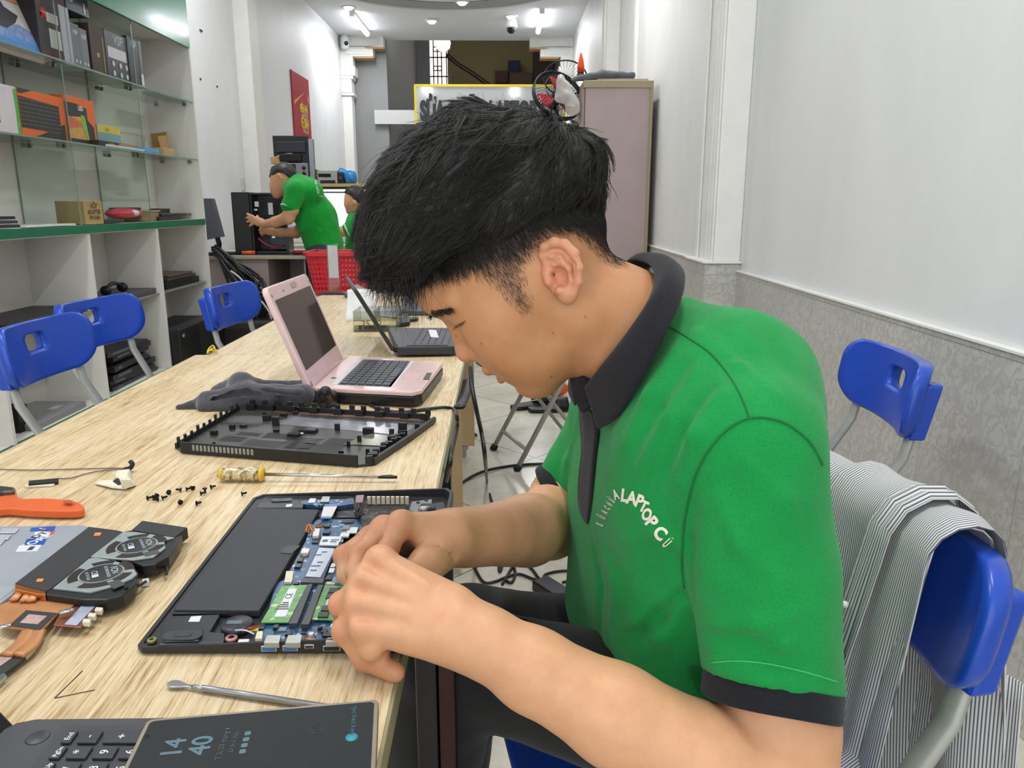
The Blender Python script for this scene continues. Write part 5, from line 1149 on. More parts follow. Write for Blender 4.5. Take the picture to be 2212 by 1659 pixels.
strip('usb_c_socket', [(1215, 1040), (1270, 1038), (1265, 1062), (1205, 1064)], .0095, .0125, mat('socket_steel', 'a9aca8', 0.35, 0.7), lap, 0.0004); strip('video_socket', [(1350, 1032), (1450, 1032), (1450, 1060), (1335, 1062)], .0095, .0150, mat('socket_steel', 'a9aca8', 0.35, 0.7), lap, 0.0005)
rnd = random.Random(12)
for k, (x, y, w, h, c) in enumerate(((1350, 265, 40, 22, 'k'), (1345, 310, 45, 22, 'k'), (1480, 280, 46, 26, 'g'), (1490, 240, 80, 18, 'k'), (1520, 300, 70, 40, 'w'), (1470, 330, 60, 26, 'w'), (1270, 365, 44, 40, 'k'), (1200, 440, 50, 30, 'w'), (1165, 500, 36, 24, 'k'), (1150, 540, 40, 24, 'k'), (1090, 610, 50, 60, 'c'), (1085, 640, 50, 30, 'c'),
        (1390, 540, 30, 26, 'm'), (1380, 575, 36, 30, 'm'), (1360, 625, 40, 24, 'k'), (1000, 955, 34, 22, 'k'), (1040, 975, 60, 26, 'g'), (1085, 1000, 40, 24, 'k'), (1190, 990, 36, 28, 'k'), (1240, 1005, 30, 20, 'w'), (1330, 985, 36, 22, 'k'), (1350, 1010, 60, 26, 'k'), (1300, 960, 24, 16, 'k'), (1395, 950, 44, 24, 'w'), (905, 962, 34, 24, 'k'), (1140, 660, 30, 14, 'k'), (1330, 425, 60, 10, 'g'), (1440, 380, 30, 30, 'm'), (1415, 640, 60, 40, 't'), (1375, 660, 60, 14, 'c'))):
    mt = {'k': M_chip, 'g': mat('chip_grey', '84878a', 0.4, 0.3), 'w': M_white_lab, 'c': M_cream, 'm': M_metal, 't': M_tin}[c]
    o = strip('chip', [(x-w/2+4, y-h/2), (x+w/2+4, y-h/2), (x+w/2-6, y+h/2), (x-w/2-6, y+h/2)], .0095, .0105+.0025*rnd.random(), mt, board, 0)
for (x, y) in ((1195, 468), (1297, 266), (1230, 1030), (1505, 90)):
    q = pz((x, y), TZ+.0105, C3); m = MB(); m.lathe([(0.0018, .0002), (0.005, .0002), (0.005, 0.001), (0.0018, .001)], 14, Matrix.Translation((q.x, q.y, TZ+.0095)), 0, False); obj('mount_ring', m, mat('copper_ring', 'a86f4a', 0.3, 0.7), board, 0, True)
for (x0, y0, x1, y1) in ((1440, 390, 1400, 440), (1560, 110, 1540, 190), (1545, 190, 1565, 215)):
    m = MB(); m.tube(spline([pz((x0, y0), TZ+.012, C3), pz(((x0+x1)/2+12, (y0+y1)/2), TZ+.016, C3), pz((x1, y1), TZ+.011, C3)], 5), 0.0022, 8); obj('power_lead', m, M_in, lap, 0, True)

# ---- loose bottom cover
CCV = crop(3.403, 350, 860)
cov = thing('bottom_cover', 'black plastic laptop bottom cover lying upside down behind the screwdriver', 'laptop cover', (-0.34, 1.26, TZ))
bl, br, fr_, fl_ = Vector((-0.530, 1.172)), Vector((-0.196, 1.092)), Vector((-0.122, 1.345)), Vector((-0.504, 1.428))
def CP(a, b): p = (bl*(1-a)+br*a)*(1-b)+(fl_*(1-a)+fr_*a)*b; return (p.x, p.y)
m = MB(); ol = [CP(a, b) for a, b in ((0.0, .06), (.05, .0), (.93, .0), (.985, .05), (1.0, .5), (1, .97), (.97, 1), (.04, 1), (0, .96))]; m.prism(ol, TZ+.0015, TZ+.0045); obj('panel', m, mat('cover_inner_grey', '3a3a38', 0.35, var=0.08), cov, 0.001, True)
M_cov = mat('cover_black', '1c1c1d', 0.4)
def rim(pts, h, w, name='rim'):
    m = MB()
    for i in range(len(pts)-1):
        a = Vector((*pts[i], 0)); b = Vector((*pts[i+1], 0)); d = (b-a).normalized(); nrm = Vector((-d.y, d.x, 0))*w
        m.add([(*(a+nrm).xy, TZ+.002), (*(b+nrm).xy, TZ+.002), (*(b-nrm).xy, TZ+.002), (*(a-nrm).xy, TZ+.002), (*(a+nrm).xy, TZ+h), (*(b+nrm).xy, TZ+h), (*(b-nrm).xy, TZ+h), (*(a-nrm).xy, TZ+h)], [(3, 2, 1, 0), (4, 5, 6, 7), (0, 1, 5, 4), (1, 2, 6, 5), (2, 3, 7, 6), (3, 0, 4, 7)])
    return obj(name, m, M_cov, cov, 0.0006, True)
rim([CP(.05, .0), CP(.93, .0)], .020, .002, 'rear_wall'); rim([CP(.04, 1), CP(.97, 1)], .014, .0025); rim([CP(0, .05), CP(.0, .96)], .012, .002); rim([CP(.985, .05), CP(1, .5), CP(1, .97)], .012, .003)
for k in range(16):
    a = .12+.30*k/15; p = CP(a, -0.006); q = CP(a+0.001, -0.006); d = (br-bl).normalized(); ang = math.atan2(d.y, d.x); m = MB(); m.prism(rrect(0.0042, 0.0095, 0.0012, 3, 0, 0), -0.0006, 0.0008, Matrix.Translation((p[0], p[1]-0.0006, TZ+.0125)) @ Matrix.Rotation(ang, 4, 'Z') @ Matrix.Rotation(math.pi/2, 4, 'X'))
    obj('vent_slot', m, mat('vent_slot_grey', '8f8f8c', 0.5), cov, 0, True)
rnd = random.Random(5)
for b, n in ((1.0, 15), (0.965, 9)):
    for k in range(n):
        a = .06+.9*k/(n-1)+rnd.uniform(-.01, .01); p = CP(a, b); m = MB(); w = .010 if b == 1.0 else .016; m.box((p[0], p[1], TZ+.011+(.006 if b == 1 else 0)), (w, .004, .012), None, 0, -0.21); obj('snap_clip', m, M_cov, cov, 0.0006, True)
for k in range(11):
    b = .08+.84*k/10; p = CP(0.0, b); m = MB(); m.box((p[0]+.001, p[1], TZ+.010+.004*rnd.random()), (.004, .006, .016), None, 0, 0.1); obj('snap_clip', m, M_cov, cov, 0.0006, True)
for k in range(12):
    b = .05+.55*k/11; p = CP(.965+rnd.uniform(-.025, .012), b); m = MB(); m.box((p[0], p[1], TZ+.008), (.010+.006*rnd.random(), .008, .010+.006*rnd.random()), None, 0, 0.2); obj('snap_clip', m, M_cov, cov, 0.0008, True)
for x, y, w, h in ((.30, .64, .012, .016), (.62, .62, .009, .012), (.22, .74, .014, .010), (.19, .79, .006, .012), (.35, .50, .010, .005), (.78, .60, .018, .010), (.93, .66, .014, .018), (.90, .58, .008, .012), (.80, .40, .007, .012), (.78, .30, .006, .010), (.95, .30, .006, .012), (.80, .14, .008, .008), (.92, .16, .006, .012), (.18, .10, .005, .010), (.42, .06, .01, .006), (.16, .55, .012, .005), (.46, .44, .02, .005), (.50, .54, .03, .006), (.27, .86, .012, .006), (.31, .93, .010, .006), (.08, .35, .012, .008), (.12, .50, .01, .008), (.97, .45, .01, .01), (.975, .75, .008, .010)):
    p = CP(x, y); m = MB(); m.box((p[0], p[1], TZ+.0045+h/2), (w, w*0.55, h), None, 0, -0.2); obj('post', m, M_cov, cov, 0.0008, True)
def patch(name, quad, mt, z=.0048): m = MB(); m.add([(*CP(*q), TZ+z) for q in quad], [tuple(range(len(quad)))]); return obj(name, m, mt, cov, 0, True)
def sheen_mat():
    n = N('silver_foil_sheet'); v = n.coords(); f = n.noise(v, 14, 3); n.col(n.ramp(f, [(0.3, srgb('6d6d70')), (0.7, srgb('a9a9b0'))])); n.set(Roughness=0.22, Metallic=0.35); return n.m
patch('foil_sheet', ((.25, .70), (.34, .86), (.95, .84), (.94, .60), (.55, .64), (.33, .66)), sheen_mat())
patch('brown_strip', ((.15, .93), (.95, .93), (.96, .985), (.14, .985)), mat('coppery_strip', '8a6a5c', 0.3, 0.3), .0052)
patch('clear_film', ((.74, .33), (.97, .36), (.99, .55), (.80, .58)), mat('olive_clear_film', '6f6f5c', 0.12, coat=0.8), .0056)
for (x0, y0, x1, y1, n) in ((.14, .24, .26, .34, 7), (.28, .14, .47, .30, 8), (.32, .36, .50, .46, 7), (.18, .38, .30, .44, 6), (.56, .10, .77, .30, 9), (.50, .20, .62, .40, 7), (.64, .32, .76, .44, 7)):
    m = MB()
    for k in range(n):
        t_ = k/(n-1); y = y0+(y1-y0)*t_; m.add([(*CP(x0, y), TZ+.0049), (*CP(x1, y), TZ+.0049), (*CP(x1, y+(y1-y0)/n*.5), TZ+.0049), (*CP(x0, y+(y1-y0)/n*.5), TZ+.0049)], [(0, 1, 2, 3)])
    obj('vent_grille', m, mat('grille_dark', '161616', 0.5), cov, 0, True)
p = CP(.47, .49); m = MB(); m.box((p[0], p[1], TZ+.0053), (.014, .007, .0006)); obj('label_sticker', m, M_white_lab, cov, 0, True)

# ---- screwdriver
def rod(name, u0, v0, u1, v1, z):
    a, b = at_z(u0, v0, z), at_z(u1, v1, z); return a, b
a, b = rod('', 473, 1024, 858, 1027, TZ+.0105); L = (b-a).length; ang = math.atan2(b.y-a.y, b.x-a.x)
t = thing('screwdriver', 'long screwdriver with a scuffed clear handle and yellow ends before the bottom cover', 'screwdriver', (a.x, a.y, TZ+.0108), ang)
RX = Matrix.Rotation(math.pi/2, 4, 'Y')
def scuff():
    n = N('scuffed_clear_handle'); v = n.coords(); f = n.noise(v, 70, 4, 0.7, 2); n.col(n.ramp(f, [(0.38, srgb('4c4330')), (0.46, srgb('b39d6c')), (0.6, srgb('d9cda6'))])); n.set(Roughness=0.2); n.b.inputs['Coat Weight'].default_value = 0.5; return n.m
m = MB(); m.lathe([(.0085, .006), (.0102, .012), (.0098, .03), (.0102, .05), (.0085, .060)], 18, RX); obj('handle', m, scuff(), t)
m = MB(); m.lathe([(.0015, -.001), (.006, .0), (.0088, .0035), (.0088, .0075)], 16, RX); h = obj('end_cap', m, mat('cap_yellow', 'd8b13a', 0.35), t)
m = MB(); m.ball((-.0008, .002, -.003), .0035, 10, 8); obj('end_dot', m, mat('dot_red', 'cf3a22', 0.4), t)
m = MB(); m.lathe([(.0085, .059), (.0105, .061), (.0105, .064), (.006, .066)], 16, RX); obj('collar', m, mat('cap_yellow', 'd8b13a', 0.35), t)
m = MB(); m.cyl((.064, 0, 0), (L-.026, 0, -.003), .0024, 12); obj('shaft', m, mat('screwdriver_chrome', 'd0d0d2', 0.15, 0.95), t)
m = MB(); m.prism([(L-.027, -.002), (L-.022, .003), (L-.010, .0055), (L-.004, .002), (L, .0012), (L, -.0016), (L-.006, -.0028), (L-.027, -.0024)], -.0045, -.001); obj('tip', m, mat('tip_black', '2d2c2b', 0.4, 0.4), t, 0.0005)
# ---- loose screws
def screw(u, v, rz, lie, label, group=None, big=1.4):
    p = at_z(u, v, TZ+.003); t = thing('screw', label, 'screw', (p.x, p.y, TZ+.0022*big if lie else TZ), 0, group)
    t.rotation_euler = (0, math.radians(82), rz) if lie else (math.pi, 0, rz)
    m = MB(); m.lathe([(.0001, .0), (.0022*big, .0003), (.0025*big, .0012), (.0016, .0022)], 12); obj('head', m, mat('screw_black', '1a1a1c', 0.35, 0.6), t)
    m = MB(); m.lathe([(r_*1.3, z_*1.3) for r_, z_ in ((.0013, .0015), (.0011, .002), (.0013, .0026), (.0011, .0032), (.0013, .0038), (.0011, .0044), (.0012, .0052), (.0004, .006))], 10); obj('shank', m, mat('screw_black', '1a1a1c', 0.35, 0.6), t)
    if not lie: t.location.z = TZ+.0078
G = 'black laptop screws'
for i, (u, v, rz, lie, lb) in enumerate(((317, 1076, 0.2, 1, 'tiny black screw at the left end of the scattered screws'), (331, 1075, 1.3, 1, 'tiny black screw, left one of the tight clump'), (339, 1072, 2.2, 1, 'tiny black screw on the far side of the tight clump'), (342, 1078, 4.0, 1, 'tiny black screw on the near side of the tight clump'), (349, 1076, 0.5, 1, 'tiny black screw, right one of the tight clump'),
        (364, 1063, 5.4, 1, 'tiny black screw just behind the tight clump'), (392, 1058, 3.3, 1, 'tiny black screw, left one of the touching pair'), (401, 1057, 0.4, 1, 'tiny black screw, right one of the touching pair'), (418, 1055, 2.5, 1, 'tiny black screw right of the touching pair'), (432, 1066, 0.3, 1, 'tiny black screw in front of the two small upright ones'), (443, 1061, 1.0, 0, 'tiny black screw standing on its head'), (454, 1052, 0.2, 1, 'tiny black screw furthest back among the scattered screws'),
        (390, 1086, 2.1, 1, 'tiny black screw nearest the camera on the left, below the pair'), (423, 1087, 0.1, 1, 'tiny black screw nearest the camera on the right, below the pair'), (521, 1067, 0.3, 1, 'tiny black screw alone nearest the opened laptop'))):
    screw(u, v, rz, lie, lb, G)
# ---- orange brush
C1 = crop(3.13, 0, 950)
t = thing('cleaning_brush', 'orange handled flat brush at the left edge of the table', 'brush', (-0.62, 0.957, TZ))
pts = spline([(570, 452), (545, 428), (470, 408), (320, 394), (160, 396), (110, 378), (108, 335), (85, 318), (20, 345), (-60, 352), (-60, 462), (60, 462), (200, 474), (400, 480), (510, 478), (560, 470), (570, 452)], 4)[:-1]
m = plate([(p.x, p.y) for p in [Vector((q[0], q[1], 0)) for q in pts]], TZ+.002, TZ+.0125, C1); obj('handle', m, mat('brush_orange', 'd9622f', 0.4, var=0.05), t, 0.005, True, seg=3)
m = plate([(470, 405), (500, 418), (480, 430), (430, 424), (425, 410)], TZ+.0161, TZ+.0164, C1); obj('hang_hole', m, mat('brush_hole', 'b5502a', 0.5), t, 0, True)
m = plate([(-70, 300), (100, 318), (95, 345), (20, 350), (-70, 372)], TZ+.004, TZ+.018, C1); obj('ferrule', m, mat('brush_ferrule', '55504d', 0.35, 0.6), t, 0.002, True)
m = MB()
for k in range(60):
    u = -70-random.random()*10; v = 300+random.random()*70; a = pz((u, v), TZ+.012, C1); m.tube([a, (a.x-0.02, a.y+random.uniform(-.004, .004), TZ+.008)], 0.0007, 4)
obj('bristles', m, mat('bristle_dark', '2d2522', 0.7), t, 0, True)['kind'] = 'stuff'
# ---- silver laptop deck with its stickers
t = thing('silver_deck', 'silver laptop palm rest with blue and white stickers, under the copper cooler', 'laptop part', (-0.62, 0.80, TZ))
m = plate([(-260, 585), (560, 574), (610, 586), (330, 800), (100, 985), (130, 1012), (-20, 1120), (-320, 1120)], TZ+.001, TZ+.011, C1); dk = obj('deck', m, mat('silver_deck_paint', 'a9adb4', 0.35, 0.25, var=0.03), t, 0.002, True)
def stick(name, poly, c, txt=None, tc='e8ecf2', ts=0.01, rough=0.4):
    m = plate(poly, TZ+.0110, TZ+.0113, C1); o = obj(name, m, mat('sticker_'+c, c, rough), t, 0, True)
    if txt:
        q = pz((sum(p[0] for p in poly)/len(poly), sum(p[1] for p in poly)/len(poly)), TZ+.0114, C1); m = MB(); letters(m, txt, frame((q.x, q.y, TZ+.0115), (0.35, 0.94, 0), (-0.94, 0.35, 0)), ts, bold=0.0003); obj('sticker_print', m, mat('print_'+tc, tc, 0.5), o, 0, True)
    return o
stick('blue_sticker', [(212, 594), (378, 583), (366, 612), (200, 620)], '2f55ad', '!', 'd9c23a', 0.014)
stick('white_sticker', [(240, 622), (350, 616), (325, 652), (225, 657)], 'd6d6da', 'DTS', '3a3a3e', 0.013)
stick('red_sticker', [(350, 616), (374, 613), (348, 650), (325, 652)], 'c8585e')
stick('blue_sticker', [(182, 670), (320, 663), (295, 708), (160, 712)], '2450a8', 'CORE', 'dfe6f2', 0.015)
st = stick('white_sticker', [(130, 716), (280, 710), (250, 752), (105, 757)], 'd8dade')
m = plate([(205, 722), (240, 720), (215, 745), (180, 747)], TZ+.0114, TZ+.0115, C1); obj('printing', m, mat('print_3a3a3e', '3a3a3e', 0.5), st, 0, True)
for (x, y, w) in ((60, 612, 110), (30, 655, 70), (-10, 690, 60), (-90, 612, 150), (-110, 655, 150)):
    m = plate([(x-w/2+14, y-16), (x+w/2+14, y-16), (x+w/2-14, y+16), (x-w/2-14, y+16)], TZ+.0112, TZ+.013, C1); obj('key', m, mat('silver_key', 'b9bdc4', 0.35, 0.2), t, 0.0008, True)
m = plate([(-300, 990), (115, 992), (-30, 1105), (-310, 1110)], TZ+.0111, TZ+.0114, C1); obj('touchpad', m, mat('silver_touchpad', 'b3b7be', 0.3, 0.25), t, 0, True)
# ---- copper cooler with two fans
t = thing('laptop_cooler', 'copper heat pipe cooler with two grey and black fans lying on the silver deck', 'laptop cooler', (-0.50, 0.82, TZ))
M_cu = mat('copper_plate', 'c58a5c', 0.42, 0.45, var=0.12, scale=40); M_foil2 = mat('black_fin_tape', '2c2c2e', 0.6); M_fanp = mat('fan_plate_grey', 'a3acab', 0.35, 0.35, var=0.04); M_fanb = mat('fan_body_black', '1b1b1c', 0.4)
H1 = TZ+.0205
m = plate([(600, 586), (790, 610), (835, 622), (610, 792), (600, 800), (352, 1000), (310, 1022), (102, 968)], TZ+.0115, H1-.001, C1); obj('fin_cover', m, M_foil2, t, 0.0008, True)
m = plate([(962, 545), (1268, 592), (1180, 658), (890, 608)], TZ+.006, H1-.001, C1); obj('fin_cover', m, M_foil2, t, 0.0008, True)
for (x, y) in ((660, 636), (270, 947)):
    m = plate([(x-15, y-9), (x+28, y-9), (x+15, y+11), (x-28, y+11)], H1-.0009, H1-.0004, C1); obj('orange_pad', m, mat('orange_pad', 'd98a4e', 0.5), t, 0, True)
def fan(body, top, cx, cy, tape):
    m = plate(body, TZ+.006, H1-.002, C1); f = obj('fan', m, M_fanb, t, 0.0012, True)
    m = plate(top, H1-.0019, H1, C1); obj('fan_plate', m, M_fanp, f, 0.0003, True)
    c = pz((cx, cy), H1, C1); R_ = 0.0195
    def arc(a0, a1, r0, r1, mt, z, nm, blades=False):
        m = MB(); n = 14; P = [(c.x+r1*math.cos(a0+(a1-a0)*k/n), c.y+r1*math.sin(a0+(a1-a0)*k/n)) for k in range(n+1)]+[(c.x+(r0+(r1-r0)*.12*0)*math.cos(a1-(a1-a0)*k/n), c.y+r0*math.sin(a1-(a1-a0)*k/n)) for k in range(n+1)]
        m.prism(P, z, z+.0002); return obj(nm, m, mt, f, 0, True)
    mv = mat('fan_intake_dark', '1d1712', 0.5)
    for a0, a1 in ((.35, 1.25), (1.55, 2.35), (2.75, 3.9), (4.4, 5.4), (5.65, 6.35)): 
        arc(a0, a1, .0215, .0305, mv, H1, 'intake_opening')
    m = MB()
    for a0, a1 in ((.35, 1.25), (2.75, 3.9), (4.4, 5.4), (5.65, 6.35)):
        for k in range(12):
            a = a0+(a1-a0)*(k+.5)/12; m.add([(c.x+.0225*math.cos(a), c.y+.0225*math.sin(a), H1+.0003), (c.x+.0225*math.cos(a+.02), c.y+.0225*math.sin(a+.02), H1+.0003), (c.x+.0298*math.cos(a+.06), c.y+.0298*math.sin(a+.06), H1+.0003), (c.x+.0298*math.cos(a+.04), c.y+.0298*math.sin(a+.04), H1+.0003)], [(0, 1, 2, 3)])
    obj('rotor_blades', m, mat('rotor_blade', '4a3c30', 0.4), f, 0, True)
    m = MB(); m.lathe([(.0001, .0004), (R_, .0004), (R_+.0012, 0)], 36, Matrix.Translation((c.x, c.y, H1+.0002))); obj('hub_label', m, mat('hub_label_black', '2b2d30', 0.4), f, 0, True)
    m = MB(); T = frame((c.x, c.y, H1+.0009), (0.55, -0.83, 0), (0.83, 0.55, 0)); letters(m, 'FCN', T @ Matrix.Translation((0, .012, 0)), .009); letters(m, 'DC BRUSHLESS', T @ Matrix.Translation((0, .0055, 0)), .0042); letters(m, 'CE', T @ Matrix.Translation((-.004, -.006, 0)), .008); letters(m, 'DC 5V 0.5A', T @ Matrix.Translation((0, -.0125, 0)), .004)
    m.box((0.004, -.006, 0), (.006, .006, .0002), T); m.lathe([(.0200, .0), (.0206, 0), (.0206, .0002), (.02, .0002)], 36, Matrix.Translation((c.x, c.y, H1+.0006)), 0, False); obj('hub_print', m, mat('hub_print', 'c9cdd0', 0.5), f, 0, True)
    m = plate(tape, H1+.0001, H1+.0005, C1); obj('tape', m, mat('grey_tape', '4f5152', 0.3), f, 0, True)
fan([(825, 622), (900, 608), (1190, 655), (1230, 640), (1200, 700), (1140, 790), (1050, 840), (960, 850), (870, 815), (700, 800), (600, 796)], [(832, 622), (905, 622), (1180, 660), (1110, 680), (1118, 730), (1040, 790), (900, 812), (700, 798), (612, 790)], 925, 715, [(960, 765), (1060, 742), (1085, 762), (985, 788)])
fan([(598, 800), (760, 812), (900, 848), (935, 900), (910, 980), (830, 1050), (720, 1080), (560, 1080), (310, 1045), (312, 1020)], [(602, 802), (650, 796), (770, 818), (890, 852), (925, 905), (895, 935), (780, 985), (610, 1030), (360, 1002)], 685, 905, [(725, 965), (800, 945), (850, 975), (770, 1010)])
for (x, y) in ((985, 835), (760, 1052)):
    q = pz((x, y), TZ+.010, C1); m = MB(); m.lathe([(.0025, 0), (.006, 0), (.006, .004), (.0025, .004)], 16, Matrix.Translation((q.x, q.y-.003, TZ+.008)), 0, False); obj('mount_ear', m, M_fanb, t, 0, True)
for pts, e in ([[(1040, 770), (1060, 815), (1110, 845), (1128, 885), (1125, 910)], (1048, 872)], [[(850, 1000), (900, 1005), (950, 980), (985, 958)], (985, 952)]):
    m = MB(); m.tube(spline([pz(p, H1 if i == 0 else TZ+.006+.006*(len(pts)-i)/len(pts), C1) for i, p in enumerate(pts)], 6), .0016, 6); w_ = obj('fan_lead', m, M_fanb, t, 0, True)
    m = plate([(e[0]-25, e[1]-12), (e[0]+22, e[1]-20), (e[0]+20, e[1]+6), (e[0]-25, e[1]+16)], TZ+.001, TZ+.006, C1); obj('plug', m, M_white_lab, w_, 0.0006, True)
def cup(name, poly, h0, h1, mt=None, bev=0.0005): return obj(name, plate(poly, TZ+h0, TZ+h1, C1), mt or M_cu, t, bev, True)
cup('fin_block', [(100, 968), (308, 1020), (306, 1048), (240, 1040), (100, 1010)], .010, .0185, mat('copper_bright', 'd08048', 0.25, 0.8))
for p0, p1 in (((150, 1020), (90, 1085)), ((200, 1032), (160, 1090)), ((240, 1040), (210, 1090))):
    a, b = pz(p0, TZ+.014, C1), pz(p1, TZ+.014, C1); m = MB(); m.tube([a, (a+b)/2, b], .0042, 10, 0, .5); obj('heat_pipe', m, M_cu, t, 0, True)
cup('cold_plate', [(-20, 1125), (80, 1080), (210, 1042), (530, 1085), (470, 1145), (395, 1165), (330, 1240), (275, 1292), (50, 1262), (-20, 1235)], .009, .0115)
cup('die_frame', [(176, 1150), (385, 1170), (268, 1284), (60, 1256)], .0115, .0122, mat('die_frame_black', '2f2d2d', 0.5)); cup('thermal_paste', [(195, 1178), (318, 1190), (255, 1246), (132, 1236)], .0122, .0126, mat('dried_paste', 'b59a94', 0.6, var=0.2, scale=200))
cup('side_plate', [(532, 1090), (670, 1106), (600, 1200), (545, 1268), (360, 1252), (400, 1180), (470, 1150)], .0085, .010, mat('side_plate_brown', '9c6244', 0.35, 0.6)); cup('thermal_pad', [(565, 1098), (660, 1106), (520, 1252), (435, 1245), (525, 1150)], .010, .0112, mat('pad_bluish', 'a5adc0', 0.5, var=0.15, scale=60))
for (x, y) in ((700, 1098), (668, 1142), (622, 1180), (585, 1220)):
    cup('pad_block', [(x-20, y-14), (x+30, y-10), (x+20, y+14), (x-32, y+10)], .008, .013, M_cream, 0.0008)
for (x, y, dx) in ((450, 1158, 50), (25, 1262, 50)):
    a, b = pz((x-dx, y+12), TZ+.016, C1), pz((x+dx, y-12), TZ+.016, C1); m = MB(); m.tube([a, b], .0035, 8, 0, .35); obj('spring_clip', m, M_metal, t, 0, True)
for p0, p1, p2 in (((195, 1292), (140, 1380), (40, 1460)), ((262, 1296), (215, 1390), (120, 1462))):
    m = MB(); m.tube(spline([pz(p, TZ+.009, C1) for p in (p0, p1, p2)], 5), .0065, 10, 0, .45); obj('heat_pipe', m, M_cu, t, 0, True)
cup('cold_plate', [(-40, 1440), (175, 1466), (30, 1580), (-60, 1590)], .004, .0075, mat('die_frame_black', '2f2d2d', 0.5)); cup('thermal_paste', [(0, 1462), (85, 1470), (0, 1530), (-30, 1530)], .0075, .008, mat('dried_paste', 'b59a94', 0.6)); cup('bracket_tab', [(180, 1440), (220, 1400), (238, 1406), (175, 1468), (150, 1464)], .004, .0075, M_metal); cup('bracket_tab', [(-40, 1600), (30, 1575), (45, 1590), (-30, 1660)], .004, .0075, M_metal)
# ---- antenna lead, tape, plug
t = thing('antenna_lead', 'thin antenna wire with a black end piece lying behind the orange brush', 'wire', (-0.55, 1.07, TZ))
for pts in (((-40, 197), (200, 205), (500, 198), (750, 192), (850, 193)), ((395, 262), (480, 258), (600, 225), (720, 205), (850, 198))):
    m = MB(); m.tube(spline([pz(p, TZ+.002, C1) for p in pts], 6), .0009, 6); obj('wire', m, mat('wire_grey_brown', '6d5f55', 0.5), t, 0, True)
m = plate([(195, 275), (395, 258), (392, 282), (192, 300)], TZ+.001, TZ+.005, C1); obj('end_piece', m, mat('matt_black', '151515', 0.6), t, 0.0005, True); m = plate([(205, 296), (380, 282), (360, 308), (175, 318), (160, 306)], TZ+.0005, TZ+.0025, C1); obj('cream_backing', m, M_cream, t, 0, True)
m = MB(); m.tube(spline([pz((845, 200), TZ+.003, C1), pz((880, 190), TZ+.006, C1), pz((895, 165), TZ+.012, C1), pz((880, 145), TZ+.016, C1)], 5), .0035, 8); obj('plug', m, M_in, t, 0, True)
f = MB()
def crump(poly, h, seed):
    r = random.Random(seed); c = Vector((sum(p[0] for p in poly)/len(poly), sum(p[1] for p in poly)/len(poly))); pts = [pz(p, TZ+.001, C1) for p in poly]; cc = pz(c, TZ+h, C1); n = len(pts)
    vs = [(p.x, p.y, TZ+.0008+r.random()*.004) for p in pts]+[((p.x+cc.x)/2, (p.y+cc.y)/2, TZ+h*(0.4+0.6*r.random())) for p in pts]+[(cc.x, cc.y, TZ+h)]
    f.add(vs, [(i, (i+1) % n, n+(i+1) % n, n+i) for i in range(n)]+[(n+i, n+(i+1) % n, 2*n) for i in range(n)])
crump([(680, 278), (760, 290), (850, 300), (860, 340), (760, 335), (645, 305)], .006, 1); crump([(800, 225), (880, 215), (890, 270), (920, 310), (850, 345), (790, 290), (780, 250)], .016, 2)
o = single('paper_tape', f, mat('tape_cream_paper', 'e0dac4', 0.7), 'crumpled cream paper tape at the end of the antenna wire', 'tape'); o.modifiers.new('t', 'SOLIDIFY').thickness = 0.0006
m = plate([(790, 258), (805, 262), (820, 298), (800, 306), (762, 280)], TZ+.017, TZ+.0176, C1); single('tape_piece', m, mat('matt_black', '151515', 0.6), 'scrap of black tape stuck on the crumpled cream tape', 'tape scrap')
m = MB(); pts = [at_z(u, v, TZ+.004) for u, v in ((452, 757), (458, 762), (464, 756), (460, 752), (452, 761), (448, 764), (456, 765), (468, 762), (462, 758))]
for i, p in enumerate(pts): p.z = TZ+.003+.012*abs(math.sin(i*1.3))
m.tube(spline(pts, 4), .0022, 6); single('twist_tie', m, mat('tie_yellow', 'd9bb2a', 0.5), 'twisted yellow tie at the table edge behind the grey cloth', 'tie')
# ---- spudger
a, b = at_z(362, 1474, TZ+.004), at_z(668, 1521, TZ+.004); L = (b-a).length; ang = math.atan2(b.y-a.y, b.x-a.x)
t = thing('metal_spudger', 'slim steel prying tool with a flat spoon tip lying between laptop and phone', 'tool', (a.x, a.y, TZ+.0035), ang)
def knurl():
    n = N('knurled_steel'); v = n.coords((900, 900, 900)); w = n.new('ShaderNodeTexWave'); w.inputs['Scale'].default_value = 1; n.link(v, w.inputs['Vector']); n.col(srgb('b5b5b8')); n.set(Metallic=0.9, Roughness=0.3); n.bump(w.outputs[1], 0.5, 0.001); return n.m
m = MB(); m.prism(spline([(0, 0), (.002, .0036), (.007, .0046), (.012, .0034), (.018, .0016), (.024, .0016), (.024, -.0016), (.018, -.0016), (.012, -.0034), (.007, -.0046), (.002, -.0036), (0, 0)], 3)[:-1] and [(p.x, p.y) for p in spline([(0, 0, 0), (.002, .0036, 0), (.007, .0046, 0), (.012, .0034, 0), (.018, .0016, 0), (.024, .0016, 0), (.024, -.0016, 0), (.018, -.0016, 0), (.012, -.0034, 0), (.007, -.0046, 0), (.002, -.0036, 0), (0, 0, 0)], 3)[:-1]], -.001, .0006); obj('spoon_tip', m, M_metal, t, 0.0003)
m = MB(); m.cyl((.022, 0, 0), (.034, 0, 0), .0016, 12, 0, .0028); obj('neck', m, M_metal, t); m = MB(); m.cyl((.034, 0, 0), (L+.03, 0, 0), .0028, 14); obj('knurled_rod', m, knurl(), t)
